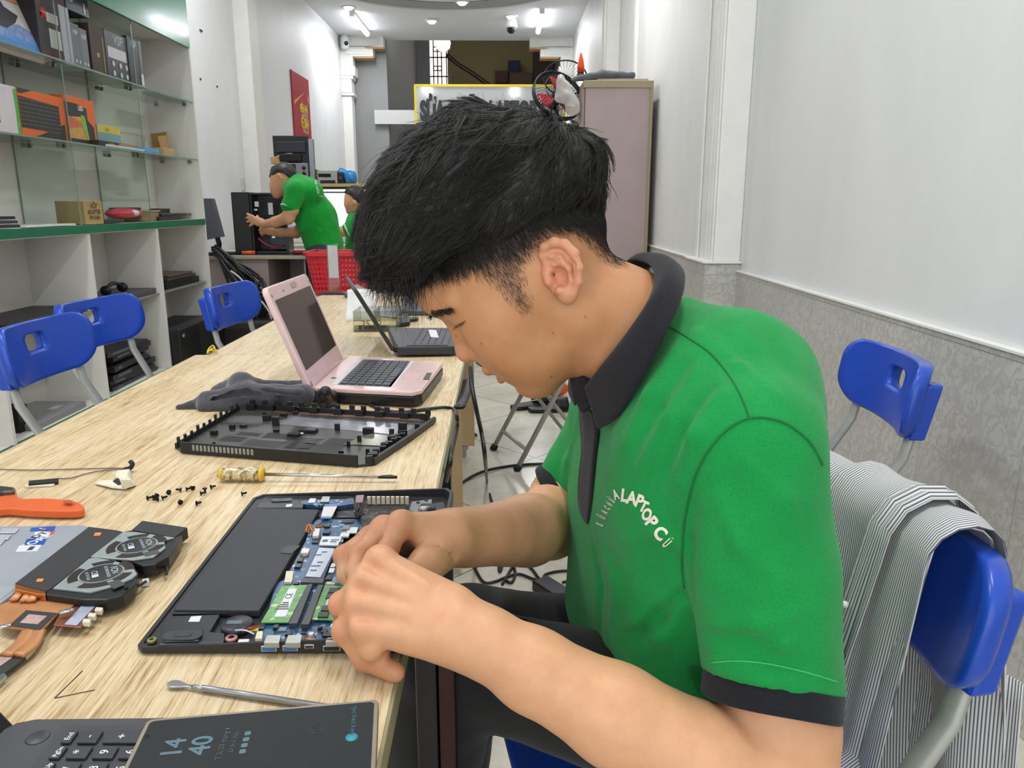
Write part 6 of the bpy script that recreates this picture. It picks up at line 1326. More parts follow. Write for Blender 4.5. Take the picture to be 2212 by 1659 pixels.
# ---- black laptop at the bottom left with number pad, phone on it
t = thing('black_laptop', 'black open laptop at the bottom left corner, number keys toward the phone', 'laptop', (-0.33, 0.46, TZ))
DZ = TZ+.022
pA = at_z(45, 1549, DZ); pB = at_z(360, 1549, DZ)
yE = (pA.y+pB.y)/2
m = MB(); xl = at_z(12, 1600, DZ).x; m.prism([(pA.x+.012, yE), (-.12, yE+.001), (-.11, yE-.01), (-.11, .33), (-.40, .33), (xl-.012, yE-.05), (pA.x-.006, yE-.012), (pA.x, yE-.004)], TZ+.002, DZ); dk = obj('keyboard_deck', m, mat('deck_charcoal', '48474c', 0.5, var=0.04), t, 0.003, True)
CK = crop(6.703, 0, 1530)
m = plate([(900, 240), (2100, 240), (1600, 870), (430, 870)], DZ, DZ+.0002, CK); obj('key_well', m, mat('key_well', '424146', 0.5), t, 0, True)
M_key = mat('key_black', '3b3b40', 0.45)
def key(poly, txt, ts):
    m = plate(poly, DZ+.0003, DZ+.0026, CK); k = obj('key', m, M_key, t, 0.0007, True)
    q = pz((sum(p[0] for p in poly)/4, sum(p[1] for p in poly)/4), DZ+.0027, CK); m = MB(); letters(m, txt, frame((q.x, q.y, DZ+.0028), (0, 1, 0), (-1, 0, 0)), ts, bold=.0001); obj('key_legend', m, mat('legend_white', 'dcdcdc', 0.5), k, 0, True)
key([(1000, 318), (1140, 318), (1010, 492), (868, 490)], 'End', .0052); key([(1180, 318), (1500, 318), (1385, 492), (1105, 490)], '-', .008); key([(1545, 318), (2080, 318), (1980, 492), (1475, 490)], '+', .009)
key([(850, 545), (985, 545), (850, 716), (688, 714)], 'PgDn', .0045); key([(1030, 545), (1350, 545), (1235, 716), (942, 714)], '*', .009); key([(1400, 545), (1725, 545), (1625, 716), (1325, 714)], '9', .0085); key([(1770, 545), (2080, 545), (1990, 716), (1705, 714)], '6', .0085)
key([(690, 775), (815, 775), (680, 960), (520, 955)], 'PgUp', .0045); key([(865, 775), (1190, 775), (1070, 960), (760, 955)], '/', .0085); key([(1235, 775), (1585, 775), (1470, 960), (1140, 955)], '8', .0085); key([(1630, 775), (1960, 775), (1860, 960), (1540, 955)], '5', .0085)
q = pz((545, 420), DZ+.0003, CK); m = MB(); m.lathe([(.0001, .0004), (.0072, .0004), (.0078, 0)], 24, Matrix.Translation((q.x, q.y, DZ+.0001))); obj('power_button', m, mat('button_dark', '3e3d42', 0.4), t, 0, True)
hx = at_z(46, 1556, DZ).x+.012
m = MB(); sc0 = Vector((hx-.012, yE-.012, TZ+.012)); m.add([(sc0.x, yE-.004, TZ+.012), (sc0.x, .30, TZ+.012), (sc0.x-.13, .30, TZ+.205), (sc0.x-.13, yE-.004, TZ+.205), (sc0.x-.008, yE-.004, TZ+.010), (sc0.x-.008, .30, TZ+.010), (sc0.x-.137, .30, TZ+.200), (sc0.x-.137, yE-.004, TZ+.200)], [(0, 1, 2, 3), (7, 6, 5, 4), (0, 3, 7, 4), (1, 5, 6, 2), (3, 2, 6, 7), (0, 4, 5, 1)]); obj('lid', m, mat('lid_black', '19191b', 0.35), t, 0.002, True)
m = MB(); m.cyl((sc0.x-.001, yE-.02, TZ+.014), (sc0.x-.001, yE-.07, TZ+.014), .008, 12); obj('hinge', m, M_in, t, 0, True)
# phone
pzt = DZ+.0125
P = [at_z(u, v, pzt) for u, v in ((318, 1553), (818, 1509))]; ex = (P[1]-P[0]); ex.z = 0; ang = math.atan2(ex.y, ex.x); plen = ex.length; pw = 0.078
t = thing('smartphone', 'smartphone with a dim always-on screen lying on the black laptop', 'phone', (P[0].x, P[0].y, DZ+.003), ang)
m = MB(); m.prism([(x, y) for x, y in rrect(plen, pw, .0045, 5, plen/2, -pw/2)], 0.0, .0093); obj('frame', m, mat('phone_grey_frame', '9b9183', 0.35, 0.35), t, 0.001)
m = MB(); m.prism(rrect(plen-.0062, pw-.0062, .0035, 5, plen/2, -pw/2), .0093, .0096); scn = obj('screen', m, mat('phone_black_glass', '202427', 0.06, coat=1.0), t)
def ptext(txt, x, y, s, mt, bold=0.0002): m = MB(); letters(m, txt, frame((x, y, .0098), (0, 1, 0), (-1, 0, 0)), s, bold=bold); return obj('screen_print', m, mt, scn)
M_clock = mat('screen_clock', '546c78', 0.4, emit='6f92a4', estr=0.05); M_dim = mat('screen_text_dim', '4d5a60', 0.4, emit='5a6c75', estr=0.06)
k = plen/.165
ptext('14', .028*k, -.034, .019, M_clock, .0004); ptext('40', .046*k, -.034, .019, M_clock, .0004); ptext('T 2, 20 tháng 4', .060*k, -.034, .0052, M_dim, 0); ptext('23 th 3 (AL)', .067*k, -.034, .0042, M_dim, 0)
m = MB()
for j in range(4): m.prism(rrect(.0042, .0042, .0012, 3, .075*k, -.044+.006*j), .0097, .0098)
obj('screen_icon', m, M_clock, scn)
m = MB()
for r in (.0015, .003, .0045): m.lathe([(r, .0097), (r+.0006, .0097), (r+.0006, .0098), (r, .0098)], 20, Matrix.Translation((.123*k, -.028, 0)), 0, False)
obj('fingerprint_icon', m, mat('screen_faint', '34393d', 0.4), scn)
m = MB(); m.lathe([(.0001, .0098), (.0042, .0098), (.0042, .0096)], 18, Matrix.Translation((.1475*k, -.040, 0))); obj('screen_icon', m, mat('icon_teal', '2f8d9a', 0.4, emit='2f9dab', estr=0.05), scn)
ptext('Năng lượng chiếu', .1475*k, -.022, .0042, mat('screen_text_teal', '3d6f7c', 0.4, emit='4b8796', estr=0.04), 0)
m = MB(); m.lathe([(.0001, .0098), (.0018, .0098), (.0018, .0096)], 14, Matrix.Translation((.006*k, -.020, 0))); obj('front_camera', m, mat('lens_black', '15161a', 0.15), scn)

# ---- pink laptop
hN, hF = at_z(674, 838, TZ+.012), at_z(750, 768, TZ+.024)
t = thing('pink_laptop', 'open pink laptop with a dark screen in the middle of the table', 'laptop', (-0.29, 1.70, TZ))
M_pink = mat('pink_gloss', 'e2c2bf', 0.18, var=0.03, coat=0.5); M_pinkb = mat('pink_base_black', '1b1a1b', 0.35)
zt = TZ+.034
q = [at_z(u, v, zt) for u, v in ((677, 836), (905, 846), (955, 782), (752, 768))]
ol = [(q[0].x, q[0].y), (q[1].x-.012, q[1].y), (q[1].x+.004, q[1].y+.02), (q[2].x+.003, q[2].y-.012), (q[2].x-.008, q[2].y), (q[3].x, q[3].y)]
m = MB(); m.prism(ol, TZ+.005, TZ+.024); obj('base', m, M_pinkb, t, 0.003, True)
m = MB(); m.prism(ol, TZ+.024, zt); obj('palm_rest', m, M_pink, t, 0.003, True)
CPk = crop(3.456, 370, 570)
m = plate([(1430, 712), (1788, 725), (1640, 918), (1240, 900)], zt, zt+.0006, CPk); kb = obj('keyboard_tray', m, mat('pink_keyboard_grey', '55575c', 0.5), t, 0, True)
K = [pz(p, zt+.001, CPk) for p in ((1445, 716), (1775, 728), (1635, 912), (1255, 896))]
rnd = random.Random(2)
for r in range(6):
    y0, y1 = r/6+.015, (r+1)/6-.02; x = 0.0; ws = [1]*11 if r != 5 else [1.2, 1, 1, 4.2, 1, 1, 1]
    tot = sum(ws)
    for w in ws:
        a0, a1 = x/tot+.008, (x+w)/tot-.012; x += w
        PT = lambda a, b: (K[3]*(1-a)+K[0]*a)*(1-b)+(K[2]*(1-a)+K[1]*a)*b
        pts = [PT(a0, y0), PT(a1, y0), PT(a1, y1), PT(a0, y1)]; m = MB(); m.prism([(p.x, p.y) for p in pts], zt+.0006, zt+.003); obj('key', m, mat('key_slate', '3d4047', 0.45), kb, 0.0006, True)
for nm, poly, mt, h in (('tray_border', [(1790, 724), (1812, 726), (1650, 920), (1618, 917)], mat('tray_border_silver', 'c9c6c4', 0.3), .0006), ('tray_border', [(1400, 712), (1430, 712), (1238, 902), (1195, 898)], mat('tray_border_silver', 'c9c6c4', 0.3), .0006), ('touchpad', [(1755, 795), (1880, 808), (1840, 862), (1715, 850)], mat('pink_touchpad', 'd2aead', 0.25), .0004), ('touchpad_buttons', [(1908, 812), (1945, 812), (1925, 862), (1880, 862)], mat('pink_dark_buttons', '2e2a2b', 0.3), .001), ('badge', [(1200, 845), (1235, 848), (1225, 858), (1190, 856)], M_chip, .0003)):
    obj(nm, plate(poly, zt, zt+h, CPk), mt, t, 0, True)
for (u0, v0, u1, v1) in ((702, 850, 748, 862), (773, 853, 800, 860), (826, 853, 838, 858), (846, 855, 858, 859)):
    y = q[0].y-.002; y = (q[0].y+q[1].y)/2-.012
    m = MB(); a = at_y(u0, v1, q[0].y-.004-.02*(u0-677)/230); b = at_y(u1, v0, a.y); m.bb(a.x, b.x, a.y-.004, a.y+.02, a.z, b.z); obj('side_port', m, mat('port_dark_grey', '4a4a4c', 0.3, 0.5), t, 0, True)
# lid
yN, yF = q[0].y+.004, q[3].y-.002
tN = at_y(567, 620, yN); tF = at_y(668, 590, yF); bN = Vector((q[0].x-.006, yN, TZ+.020)); bF = Vector((q[3].x-.004, yF, TZ+.020))
tz = (tN.z+tF.z)/2; tx = (tN.x+tF.x)/2; tN = Vector((tx, yN, tz)); tF = Vector((tx, yF, tz)); bx_ = (bN.x+bF.x)/2; bN.x = bF.x = bx_
T = frame(bN, bF-bN, tN-bN); W_, H_ = (bF-bN).length, (tN-bN).length
m = MB(); m.prism(rrect(W_, H_, .016, 5, W_/2, H_/2), -.013, 0.0, T); lid = obj('lid', m, M_pink, t, 0.004, True, seg=3)
m = MB(); m.prism(rrect(W_-.034, H_-.075, .003, 3, W_/2, H_/2+.008), 0.0, .0006, T); obj('screen', m, mat('dark_warm_screen', '3d3431', 0.12, coat=0.4), lid, 0, True)
m = MB(); m.prism(rrect(.042, .012, .004, 4, W_*.56, H_-.014), 0.0, .0015, T); obj('webcam', m, mat('webcam_beige', 'b59c96', 0.3), lid, 0.0005, True)
for x, y in ((.012, H_-.02), (W_-.012, H_-.02), (.014, .02), (W_*.3, H_-.018)):
    m = MB(); m.prism(rrect(.003, .006, .001, 3, x, y), 0, .001, T); obj('rubber_stop', m, mat('stop_brown', '7d6a68', 0.5), lid, 0, True)
for x in (.03, W_-.03):
    c = T @ Vector((x, .002, .002)); m = MB(); m.cyl(T @ Vector((x-.018, .002, .006)), T @ Vector((x+.018, .002, .006)), .008, 12); obj('hinge', m, M_pink, t, 0, True)
# power lead with black adapter plug at its side
t = thing('power_lead', 'black power lead with a strap from the pink laptop over the table edge', 'cable', (-0.35, 1.5, TZ))
c = at_z(705, 862, TZ+.01); f = Field((c.x-.08, c.y-.09, TZ-.02), (c.x+.09, c.y+.09, TZ+.08), .0018)
pu = lambda u, v, z: at_z(u, v, TZ+z)
f.cone(pu(700, 862, .02), pu(722, 858, .012), .019, .015, .004).cone(pu(703, 846, .042), pu(712, 866, .010), .011, .010, .006).cone(pu(690, 850, .03), pu(704, 848, .04), .007, .008, .006).cone(pu(722, 860, .010), pu(764, 855, .009), .0085, .006, .004)
solid('plug', [f], mat('plug_black_rubber', '171718', 0.4), t, t.location)
m = MB(); m.tube(spline([pu(668, 846, .012), pu(672, 862, .008), pu(690, 872, .004), pu(702, 868, .008)], 5), .003, 6); obj('strap', m, M_black, t, 0, True)
ed = -0.088
pts = [pu(752, 856, .009), pu(775, 860, .005), pu(800, 874, .004), pu(835, 887, .004), pu(875, 890, .004), pu(920, 884, .004), pu(960, 880, .005), pu(980, 884, .004)]
drop = [at_x(986, 897, ed+.012), at_x(988, 920, ed+.012), at_x(982, 950, ed+.010), at_x(975, 980, ed+.008), at_x(972, 1010, ed+.006), at_x(965, 1040, ed-.02)]
m = MB(); m.tube(spline(pts+drop, 6), .0032, 8); obj('cord', m, M_black, t, 0, True)
# ---- grey cloth
w0 = lambda u, v, h: at_z(u, v, TZ+h)
f = Field((-.70, 1.38, TZ-.004), (-.36, 1.85, TZ+.10), .0032)
for a, b, ra, rb in (((385, 880, .004), (450, 868, .012), .006, .014), ((450, 866, .014), (520, 858, .020), .018, .026), ((470, 850, .016), (520, 830, .038), .016, .022), ((520, 830, .040), (545, 842, .022), .022, .024), ((540, 855, .022), (600, 862, .020), .026, .024), ((600, 860, .020), (655, 856, .018), .024, .022), ((560, 835, .030), (630, 838, .026), .012, .014), ((640, 838, .028), (665, 825, .036), .012, .008), ((655, 860, .016), (664, 835, .030), .014, .010), ((478, 838, .016), (500, 836, .020), .006, .008), ((440, 880, .006), (640, 872, .008), .012, .012)):
    f.cone(w0(*a), w0(*b), ra, rb, .014)
for a, b, r in (((455, 862, .034), (530, 846, .05), .006), ((540, 850, .046), (620, 868, .036), .006), ((570, 838, .05), (640, 848, .044), .006), ((500, 850, .045), (560, 875, .03), .005), ((600, 845, .042), (650, 845, .045), .005)):
    f.cone(w0(*a), w0(*b), r, r, .010); 
for a, b, r in (((560, 846, .055), (600, 850, .05), .008), ((480, 856, .05), (520, 852, .06), .006)): f.cone(w0(*a), w0(*b), r, r, .012, '-')
f.warp(lambda X, Y, Z: .0035*smooth_noise(X, Y, Z, 21, 7, 70)+.0012*smooth_noise(X, Y, Z, 5, 7, 190)); f.D = np.maximum(f.D, (TZ+.0006-f.ax[2])[None, None, :].astype(np.float32))
V, Q = f.surf(1); o = bpy.data.objects.new('grey_cloth', np_mesh('grey_cloth', V, Q, mat('charcoal_towel', '413f45', 0.95, var=0.14, scale=220, bump=0.5, sheen=0.4), (-.5, 1.55, TZ))); COL.objects.link(o); o.location = (-.5, 1.55, TZ); tag(o, 'crumpled charcoal towel lying behind the bottom cover, beside the pink laptop', 'cloth')
# ---- second, black netbook further back
t = thing('small_black_laptop', 'small black open laptop with a white sticker, behind the pink laptop', 'laptop', (-0.22, 2.2, TZ))
zz = TZ+.028; q = [at_z(u, v, zz) for u, v in ((858, 750), (985, 748), (970, 714), (838, 708))]
m = MB(); m.prism([(q[0].x, q[0].y), (-.128, q[1].y), (-.118, q[1].y+.02), (-.118, q[3].y-.03), (-.14, q[3].y), (q[3].x, q[3].y)], TZ+.006, zz); obj('base', m, mat('netbook_black', '303136', 0.4), t, 0.003, True)
for r in range(6):
    for k in range(11):
        x0 = q[0].x+.022+r*.018; y0 = q[0].y+.02+k*(q[3].y-q[0].y-.04)/11; m = MB(); m.bb(x0, x0+.016, y0, y0+(q[3].y-q[0].y-.04)/11-.002, zz, zz+.002); obj('key', m, mat('netbook_key', '45464c', 0.45), t, 0, True)
m = plate([(925, 712), (942, 713), (948, 729), (931, 728)], zz+.002, zz+.0025); obj('white_sticker', m, M_white_lab, t, 0, True)
bN = Vector((q[0].x-.006, q[0].y+.004, TZ+.02)); tN = at_y(768, 620, q[0].y+.004); bF = at_y(824.5, 713, q[3].y-.004); tF = at_y(746, 584, bF.y); tF = bF+(tN-bN)
T = frame(bN, bF-bN, tN-bN); m = MB(); m.prism(rrect((bF-bN).length, (tN-bN).length, .008, 4, (bF-bN).length/2, (tN-bN).length/2), -.010, 0, T); lid = obj('lid', m, mat('netbook_black', '303136', 0.4), t, 0.002, True)
m = MB(); m.prism(rrect((bF-bN).length-.03, (tN-bN).length-.04, .002, 3, (bF-bN).length/2, (tN-bN).length/2), 0, .0006, T); obj('screen', m, M_black2, lid, 0, True)
m = MB(); m.cyl(bN+Vector((0, .01, 0)), bN+Vector((0, .06, 0)), .009, 10); obj('hinge', m, M_in, t, 0, True)
# ---- parts box with pencilled numbers
y = 2.345; a = at_y(764, 719, y); b = at_y(856, 672, y)
t = thing('parts_box', 'clear plastic parts box with a pencilled paper strip, behind the small black laptop', 'box', ((a.x+b.x)/2, y, TZ)); w_, h_ = b.x-a.x, b.z-TZ
Mc = glass('clear_box_plastic', 'e9ece6', 0.08)
m = MB(); m.bb(-w_/2, w_/2, 0, .004, 0, h_); obj('front', m, Mc, t); m = MB(); m.bb(-w_/2, w_/2, .12, .124, 0, h_); obj('back', m, Mc, t)
for x in (-w_/2, -.004, w_/2-.003): m = MB(); m.bb(x, x+.003, .004, .12, 0, h_); obj('divider', m, Mc, t)
m = MB(); m.bb(-w_/2+.003, w_/2-.003, .004, .12, 0.0, .003); obj('bottom', m, Mc, t)
m = MB(); m.bb(-w_/2+.002, w_/2-.002, -.0012, -.0002, .022, h_*.52); p = obj('paper_strip', m, mat('paper_strip_cream', 'd3c79c', 0.7), t)
m = MB(); letters(m, '25 | 2', frame((-.01, -.002, h_*.40), (1, 0, 0), (0, 0, 1)), .028); obj('pencil_numbers', m, mat('pencil_grey', '5d5644', 0.6), p)
for k in range(8):
    m = MB(); m.box((-w_/2+.012+.011*k, .05+.03*(k % 2), .012), (.008, .02, .018), None, 0, k); obj('small_part', m, M_metal if k % 2 else M_chip, t)
# papers, keys, stand, tablet
y = 2.62; a = at_y(752, 660, y); b = at_y(812, 627, y); m = MB(); m.grid(lambda s, q_: (a.x+(b.x-a.x)*s, y-.10*(1-q_)**2*.6+.02*math.sin(s*3), TZ+.002+(b.z-TZ)*q_), 8, 8)
o = single('white_paper_card', m, mat('paper_white', 'dcdcda', 0.6), 'bent white paper standing behind the lid of the small black laptop', 'paper'); o.modifiers.new('t', 'SOLIDIFY').thickness = 0.0008
m = plate([(790, 678), (800, 662), (880, 664), (878, 684), (850, 686)], TZ+.001, TZ+.003); single('paper_sheet', m, mat('paper_lilac', 'd2cfdb', 0.6), 'flat pale sheet of paper behind the parts box', 'paper')
t = thing('key_bunch', 'bunch of keys with a black car key fob on the far table', 'keys', (-.33, 2.6, TZ))
m = plate([(862, 678), (880, 676), (886, 694), (866, 697)], TZ+.002, TZ+.016); obj('fob', m, M_in, t, 0.004, True)
m = plate([(884, 685), (903, 684), (904, 688), (885, 690)], TZ+.004, TZ+.010); obj('key_grip', m, M_in, t, 0.002, True)
for k, (u0, v0, u1, v1) in enumerate(((862, 680, 852, 686), (878, 680, 892, 673), (870, 676, 884, 668))):
    m = MB(); m.tube([pu(u0, v0, .006), pu(u1, v1, .004)], .005, 8, 0, .3); obj('key', m, M_metal, t, 0, True)
m = MB(); c = pu(872, 676, .010); m.tube([(c.x+.012*math.cos(a_), c.y+.012*math.sin(a_), TZ+.006) for a_ in np.linspace(0, 6.28, 17)[:-1]], .0013, 6, closed=True); obj('ring', m, M_metal, t, 0, True)
t = thing('far_laptop', 'small dark laptop lying open at the far right of the second table', 'laptop', (-.30, 2.9, TZ))
m = plate([(866, 672), (925, 672), (920, 640), (878, 640)], TZ+.002, TZ+.016); obj('base', m, mat('far_laptop_grey', '55565c', 0.4), t, 0.002, True); m = plate([(876, 662), (918, 662), (916, 644), (882, 644)], TZ+.016, TZ+.017); obj('keyboard', m, mat('far_laptop_keys', '6a6c74', 0.4), t, 0, True)
c = pu(731, 632, 0); t = thing('acrylic_stand', 'clear acrylic card holder with a white card on a black base, far end of table', 'card holder', (c.x, c.y-.06, TZ))
m = MB(); m.bb(-.075, .065, -.03, .05, 0, .008); obj('base', m, M_black2, t, 0.001); m = MB(); m.bb(-.030, .020, .0, .022, .008, .215); obj('holder', m, Mc, t, 0.001); m = MB(); m.bb(-.026, .016, .010, .012, .07, .210); obj('card', m, mat('card_pale', 'd5cfd3', 0.5), t)
m = plate([(742, 632), (770, 612), (790, 622), (775, 638)], TZ+.002, TZ+.02); single('tool_pile', m, mat('tool_pile_grey', '6d6d72', 0.3, 0.5), 'low heap of grey metal parts right of the acrylic stand', 'parts', bevel=0.006)

# ================================================================== on the floor
t = thing('laptop_charger', 'black laptop charger brick on the floor with looping cable', 'charger', (.17, 2.1, 0))
c = at_z(1195, 1268, .03); m = MB(); m.box((c.x, c.y, .017), (.062, .13, .032), None, 0, 0.62); obj('brick', m, mat('brick_black', '17171a', 0.25), t, 0.005, True)
fz = lambda u, v: at_z(u, v, .006)
m = MB(); m.tube(spline([fz(u, v) for u, v in ((1020, 1210), (1030, 1235), (1046, 1258), (1070, 1256), (1090, 1248), (1120, 1240), (1150, 1250), (1172, 1256))], 6), .0045, 8); m.tube(spline([fz(u, v) for u, v in ((1090, 1252), (1105, 1258), (1113, 1235), (1100, 1205), (1088, 1215), (1080, 1235), (1078, 1215), (1084, 1195), (1098, 1190), (1112, 1210), (1085, 1262))], 6), .0045, 8); obj('cord', m, M_black, t, 0, True)
m = MB(); m.tube(spline([fz(u, v) for u, v in ((1125, 1205), (1150, 1230), (1168, 1252), (1180, 1240), (1215, 1233), (1260, 1234))], 6), .0045, 8); m.tube(spline([fz(u, v) for u, v in ((1215, 1258), (1240, 1250), (1260, 1235))], 6), .004, 8); obj('cord', m, M_black, t, 0, True)
m = MB(); m.tube(spline([fz(u, v) for u, v in ((940, 1090), (975, 1062), (1010, 1035), (1045, 1018), (1090, 1008), (1140, 1003), (1200, 1001), (1300, 1000))], 6), .006, 8); single('floor_cable', m, M_black, 'long black cable curving across the floor behind the near forearm', 'cable')
m = MB(); pts = [at_x(1016, 792, -.075), at_x(1019, 830, -.07), at_x(1028, 880, -.06), at_x(1040, 935, -.05), at_x(1048, 990, -.04)]; pts = [Vector((p.x, p.y, max(p.z, .01))) for p in pts]
m.tube(spline(pts+[fz(1052, 1040), fz(1060, 1075), fz(1072, 1120), fz(1062, 1190), fz(1030, 1215)], 6), .005, 8); single('hanging_cable', m, M_black, 'black cable hanging off the far right table edge to the floor', 'cable')
m = MB(); m.tube(spline([at_x(1010, 822, -.09), at_x(1005, 850, -.085), at_x(992, 880, -.085)], 5), .012, 8, 0, .35); single('table_strap', m, M_black, 'flat black strap hanging at the table side under the pink laptop', 'strap')
m = MB(); m.tube(spline([fz(990, 915), fz(1005, 928), fz(1028, 940)], 5), .009, 8); single('grey_hose', m, mat('hose_grey', '4d5052', 0.5), 'short dark grey hose end on the floor by the table foot', 'hose')
for i, (u, v, rz, lb) in enumerate(((1150, 872, 0.5, 'black sandal on the floor at the left of the pair by the crossed legs'), (1192, 880, 0.2, 'black sandal on the floor at the right of the pair by the crossed legs'))):
    c = at_z(u, v, .02); t = thing('sandal', lb, 'sandal', (c.x, c.y, 0), rz, 'black sandals'); m = MB(); m.prism([(p.x, p.y) for p in spline([(-.13, -.03, 0), (-.06, -.045, 0), (.05, -.045, 0), (.13, -.02, 0), (.135, .02, 0), (.05, .045, 0), (-.06, .04, 0), (-.13, .03, 0), (-.13, -.03, 0)], 4)[:-1]], 0, .025); obj('sole', m, M_black, t, 0.006)
    m = MB(); m.grid(lambda s, q_: (.02+.07*q_, -.048+.096*s, .026+.045*math.sin(math.pi*s)), 10, 5); o = obj('strap', m, M_black, t); o.modifiers.new('t', 'SOLIDIFY').thickness = .004
c = at_z(1203, 838, .05); m = MB(); m.ball((c.x, c.y, .045), .045, 14, 10, None, 0, (1.6, 1, 1)); single('orange_lump', m, mat('floor_orange', 'd85a22', 0.4), 'orange rounded lump on the floor under the man\'s chin', 'lump')
# ================================================================== the man repairing the laptop
def PY(u, v, y): return np.array(at_y(u, v, y))
def skin_mat():
    n = N('skin'); a = n.new('ShaderNodeAttribute', attribute_name='tone'); v = n.coords()
    f = n.noise(v, 55, 4, 0.6); g = n.noise(v, 420, 3, 0.6)
    c = n.mix(1.0, a.outputs['Color'], n.ramp(f, [(0.3, (0.93, 0.90, 0.89, 1)), (0.7, (1.04, 1.03, 1.02, 1))]), 'MULTIPLY')
    n.col(c); n.set(Roughness=0.46); n.b.inputs['Subsurface Weight'].default_value = 0.12; n.b.inputs['Subsurface Radius'].default_value = (0.010, 0.004, 0.002); n.b.inputs['Subsurface Scale'].default_value = 0.6
    n.b.inputs['Specular IOR Level'].default_value = 0.4; n.bump(n.math('ADD', n.math('MULTIPLY', g, 0.6), f), 0.10, 0.0012); return n.m
M_skin = skin_mat()
SKIN = np.array(srgb('d8a37c')[:3]); SKIN_FACE_SHADE = np.array(srgb('c48d63')[:3]); LIP = np.array(srgb('bd7465')[:3]); EAR = np.array(srgb('dc9a7c')[:3]); KNU = np.array(srgb('cd8a6a')[:3]); STUB = np.array(srgb('3a2f28')[:3])
def set_tone(ob, cols):
    at = ob.data.color_attributes.new('tone', 'FLOAT_COLOR', 'POINT'); c = np.ones((len(cols), 4), np.float32); c[:, :3] = cols; at.data.foreach_set('color', c.ravel())
def sm(x, a, b): t = np.clip((x-a)/(b-a), 0, 1); return t*t*(3-2*t)
def project(V):
    V = np.asarray(V); x, y, z = V[:, 0], V[:, 1], V[:, 2]-EYE
    a = x*_cy-y*_sy; b = x*_sy+y*_cy; d = b*_cp-z*_sp; e = b*_sp+z*_cp
    return CU+F_PX*a/d, CV-F_PX*e/d
man = thing('person', 'man in a green polo shirt with black collar bending over the opened laptop', 'person', (0.22, 0.80, 0.0))

# ---- head
HY = 0.80
HO = PY(1185, 600, HY); _a = PY(1185-65.6, 600+75.5, HY)-HO; FD = _a/np.linalg.norm(_a); UD = np.array((FD[2], 0, -FD[0])); UD = UD if UD[2] > 0 else -UD; LD = np.array((0, -1.0, 0))
def HC(f, l, u): return HO+FD*f+LD*l+UD*u
R_ = np.array((FD, LD, UD))
hlo = PY(880, 880, HY)-np.array((0, .12, 0)); hhi = PY(1500, 300, HY)+np.array((0.02, .12, 0)); lo = np.minimum(hlo, hhi); hi = np.maximum(hlo, hhi); lo[1], hi[1] = HY-.118, HY+.118
H = Field(lo, hi, .0015)
H.ell(HC(.002, 0, .047), (.099, .078, .089), R_)
H.ell(HC(.050, 0, .000), (.057, .060, .060), R_, .03)
for s in (-1, 1):
    H.ball(HC(.066, .043*s, .018), .024, .03)
    H.cone(HC(.020, .056*s, .010), HC(.008, .050*s, -.042), .020, .017, .03)
    H.cone(HC(.006, .049*s, -.046), HC(.085, .014*s, -.060), .016, .015, .03)
    H.cone(HC(.060, .040*s, .000), HC(.050, .040*s, -.040), .018, .014, .03)
for s in (-1, 1): H.ball(HC(.076, .030*s, -.012), .026, .025); H.ball(HC(.070, .030*s, -.034), .022, .025)
H.ell(HC(.050, 0, -.046), (.054, .042, .036), R_, .025)
H.ball(HC(.0895, 0, -.0575), .0165, .02)
H.cone(HC(.090, -.030, .070), HC(.090, .030, .070), .0125, k=.025)             # brow
H.cone(HC(.088, -.022, .092), HC(.088, .022, .092), .012, k=.03)               # forehead
for s in (-1, 1):
    H.ball(HC(.110, .027*s, .047), .0135, .016, '-')                            # eye hollows
    H.ball(HC(.0835, .031*s, .0445), .0138, .006)                               # lids over the eyeballs
    H.cone(HC(.090, .020*s, .060), HC(.078, .048*s, .062), .010, .007, .014)    # brow ridge
    H.cone(HC(.0990, .022*s, .0405), HC(.0915, .042*s, .0385), .0010, k=.002, op='-')   # lid line
H.cone(HC(.0940, 0, .048), HC(.1125, 0, .021), .0080, .0098, .012)              # nose
H.ball(HC(.1158, 0, .0140), .0116, .005)
for s in (-1, 1):
    H.ball(HC(.1080, .0132*s, .0070), .0086, .005); H.ball(HC(.1020, .0158*s, .0030), .0078, .004)
    H.cone(HC(.1165, .0082*s, -.0030), HC(.112, .006*s, .006), .0042, .0026, .001, '-')
    H.cone(HC(.1060, .0245*s, .0160), HC(.0940, .0285*s, -.006), .0026, k=.004, op='-')     # fold beside the nose
H.cone(HC(.1005, -.012, -.008), HC(.1005, .012, -.008), .0130, k=.010)
H.cone(HC(.0955, -.014, -.030), HC(.0955, .014, -.030), .0130, k=.012)
for s in (-1, 1):
    H.cone(HC(.1150, .000, -.0155), HC(.0995, .024*s, -.0300), .0062, .0034, .004)
    H.cone(HC(.1118, .000, -.0342), HC(.0985, .022*s, -.0350), .0067, .0036, .004)
    H.cone(HC(.1235, .000, -.0252), HC(.1040, .0265*s, -.0335), .0012, .0011, .002, '-')
    H.cone(HC(.1030, .0265*s, -.0335), HC(.094, .032*s, -.0390), .0013, .0006, .004, '-')
H.cone(HC(.1135, -.012, -.0440), HC(.1135, .012, -.0440), .0050, k=.008, op='-')
# neck, with its tendon and creases
nk0, nk1, nk2 = PY(1250, 640, HY), PY(1350, 715, HY), PY(1450, 800, HY)
H.cone(nk0, nk1, .053, .058, .02).cone(nk1, nk2, .060, .068, .03)
H.cone(PY(1245, 670, .746), PY(1360, 830, .765), .010, .010, .026)
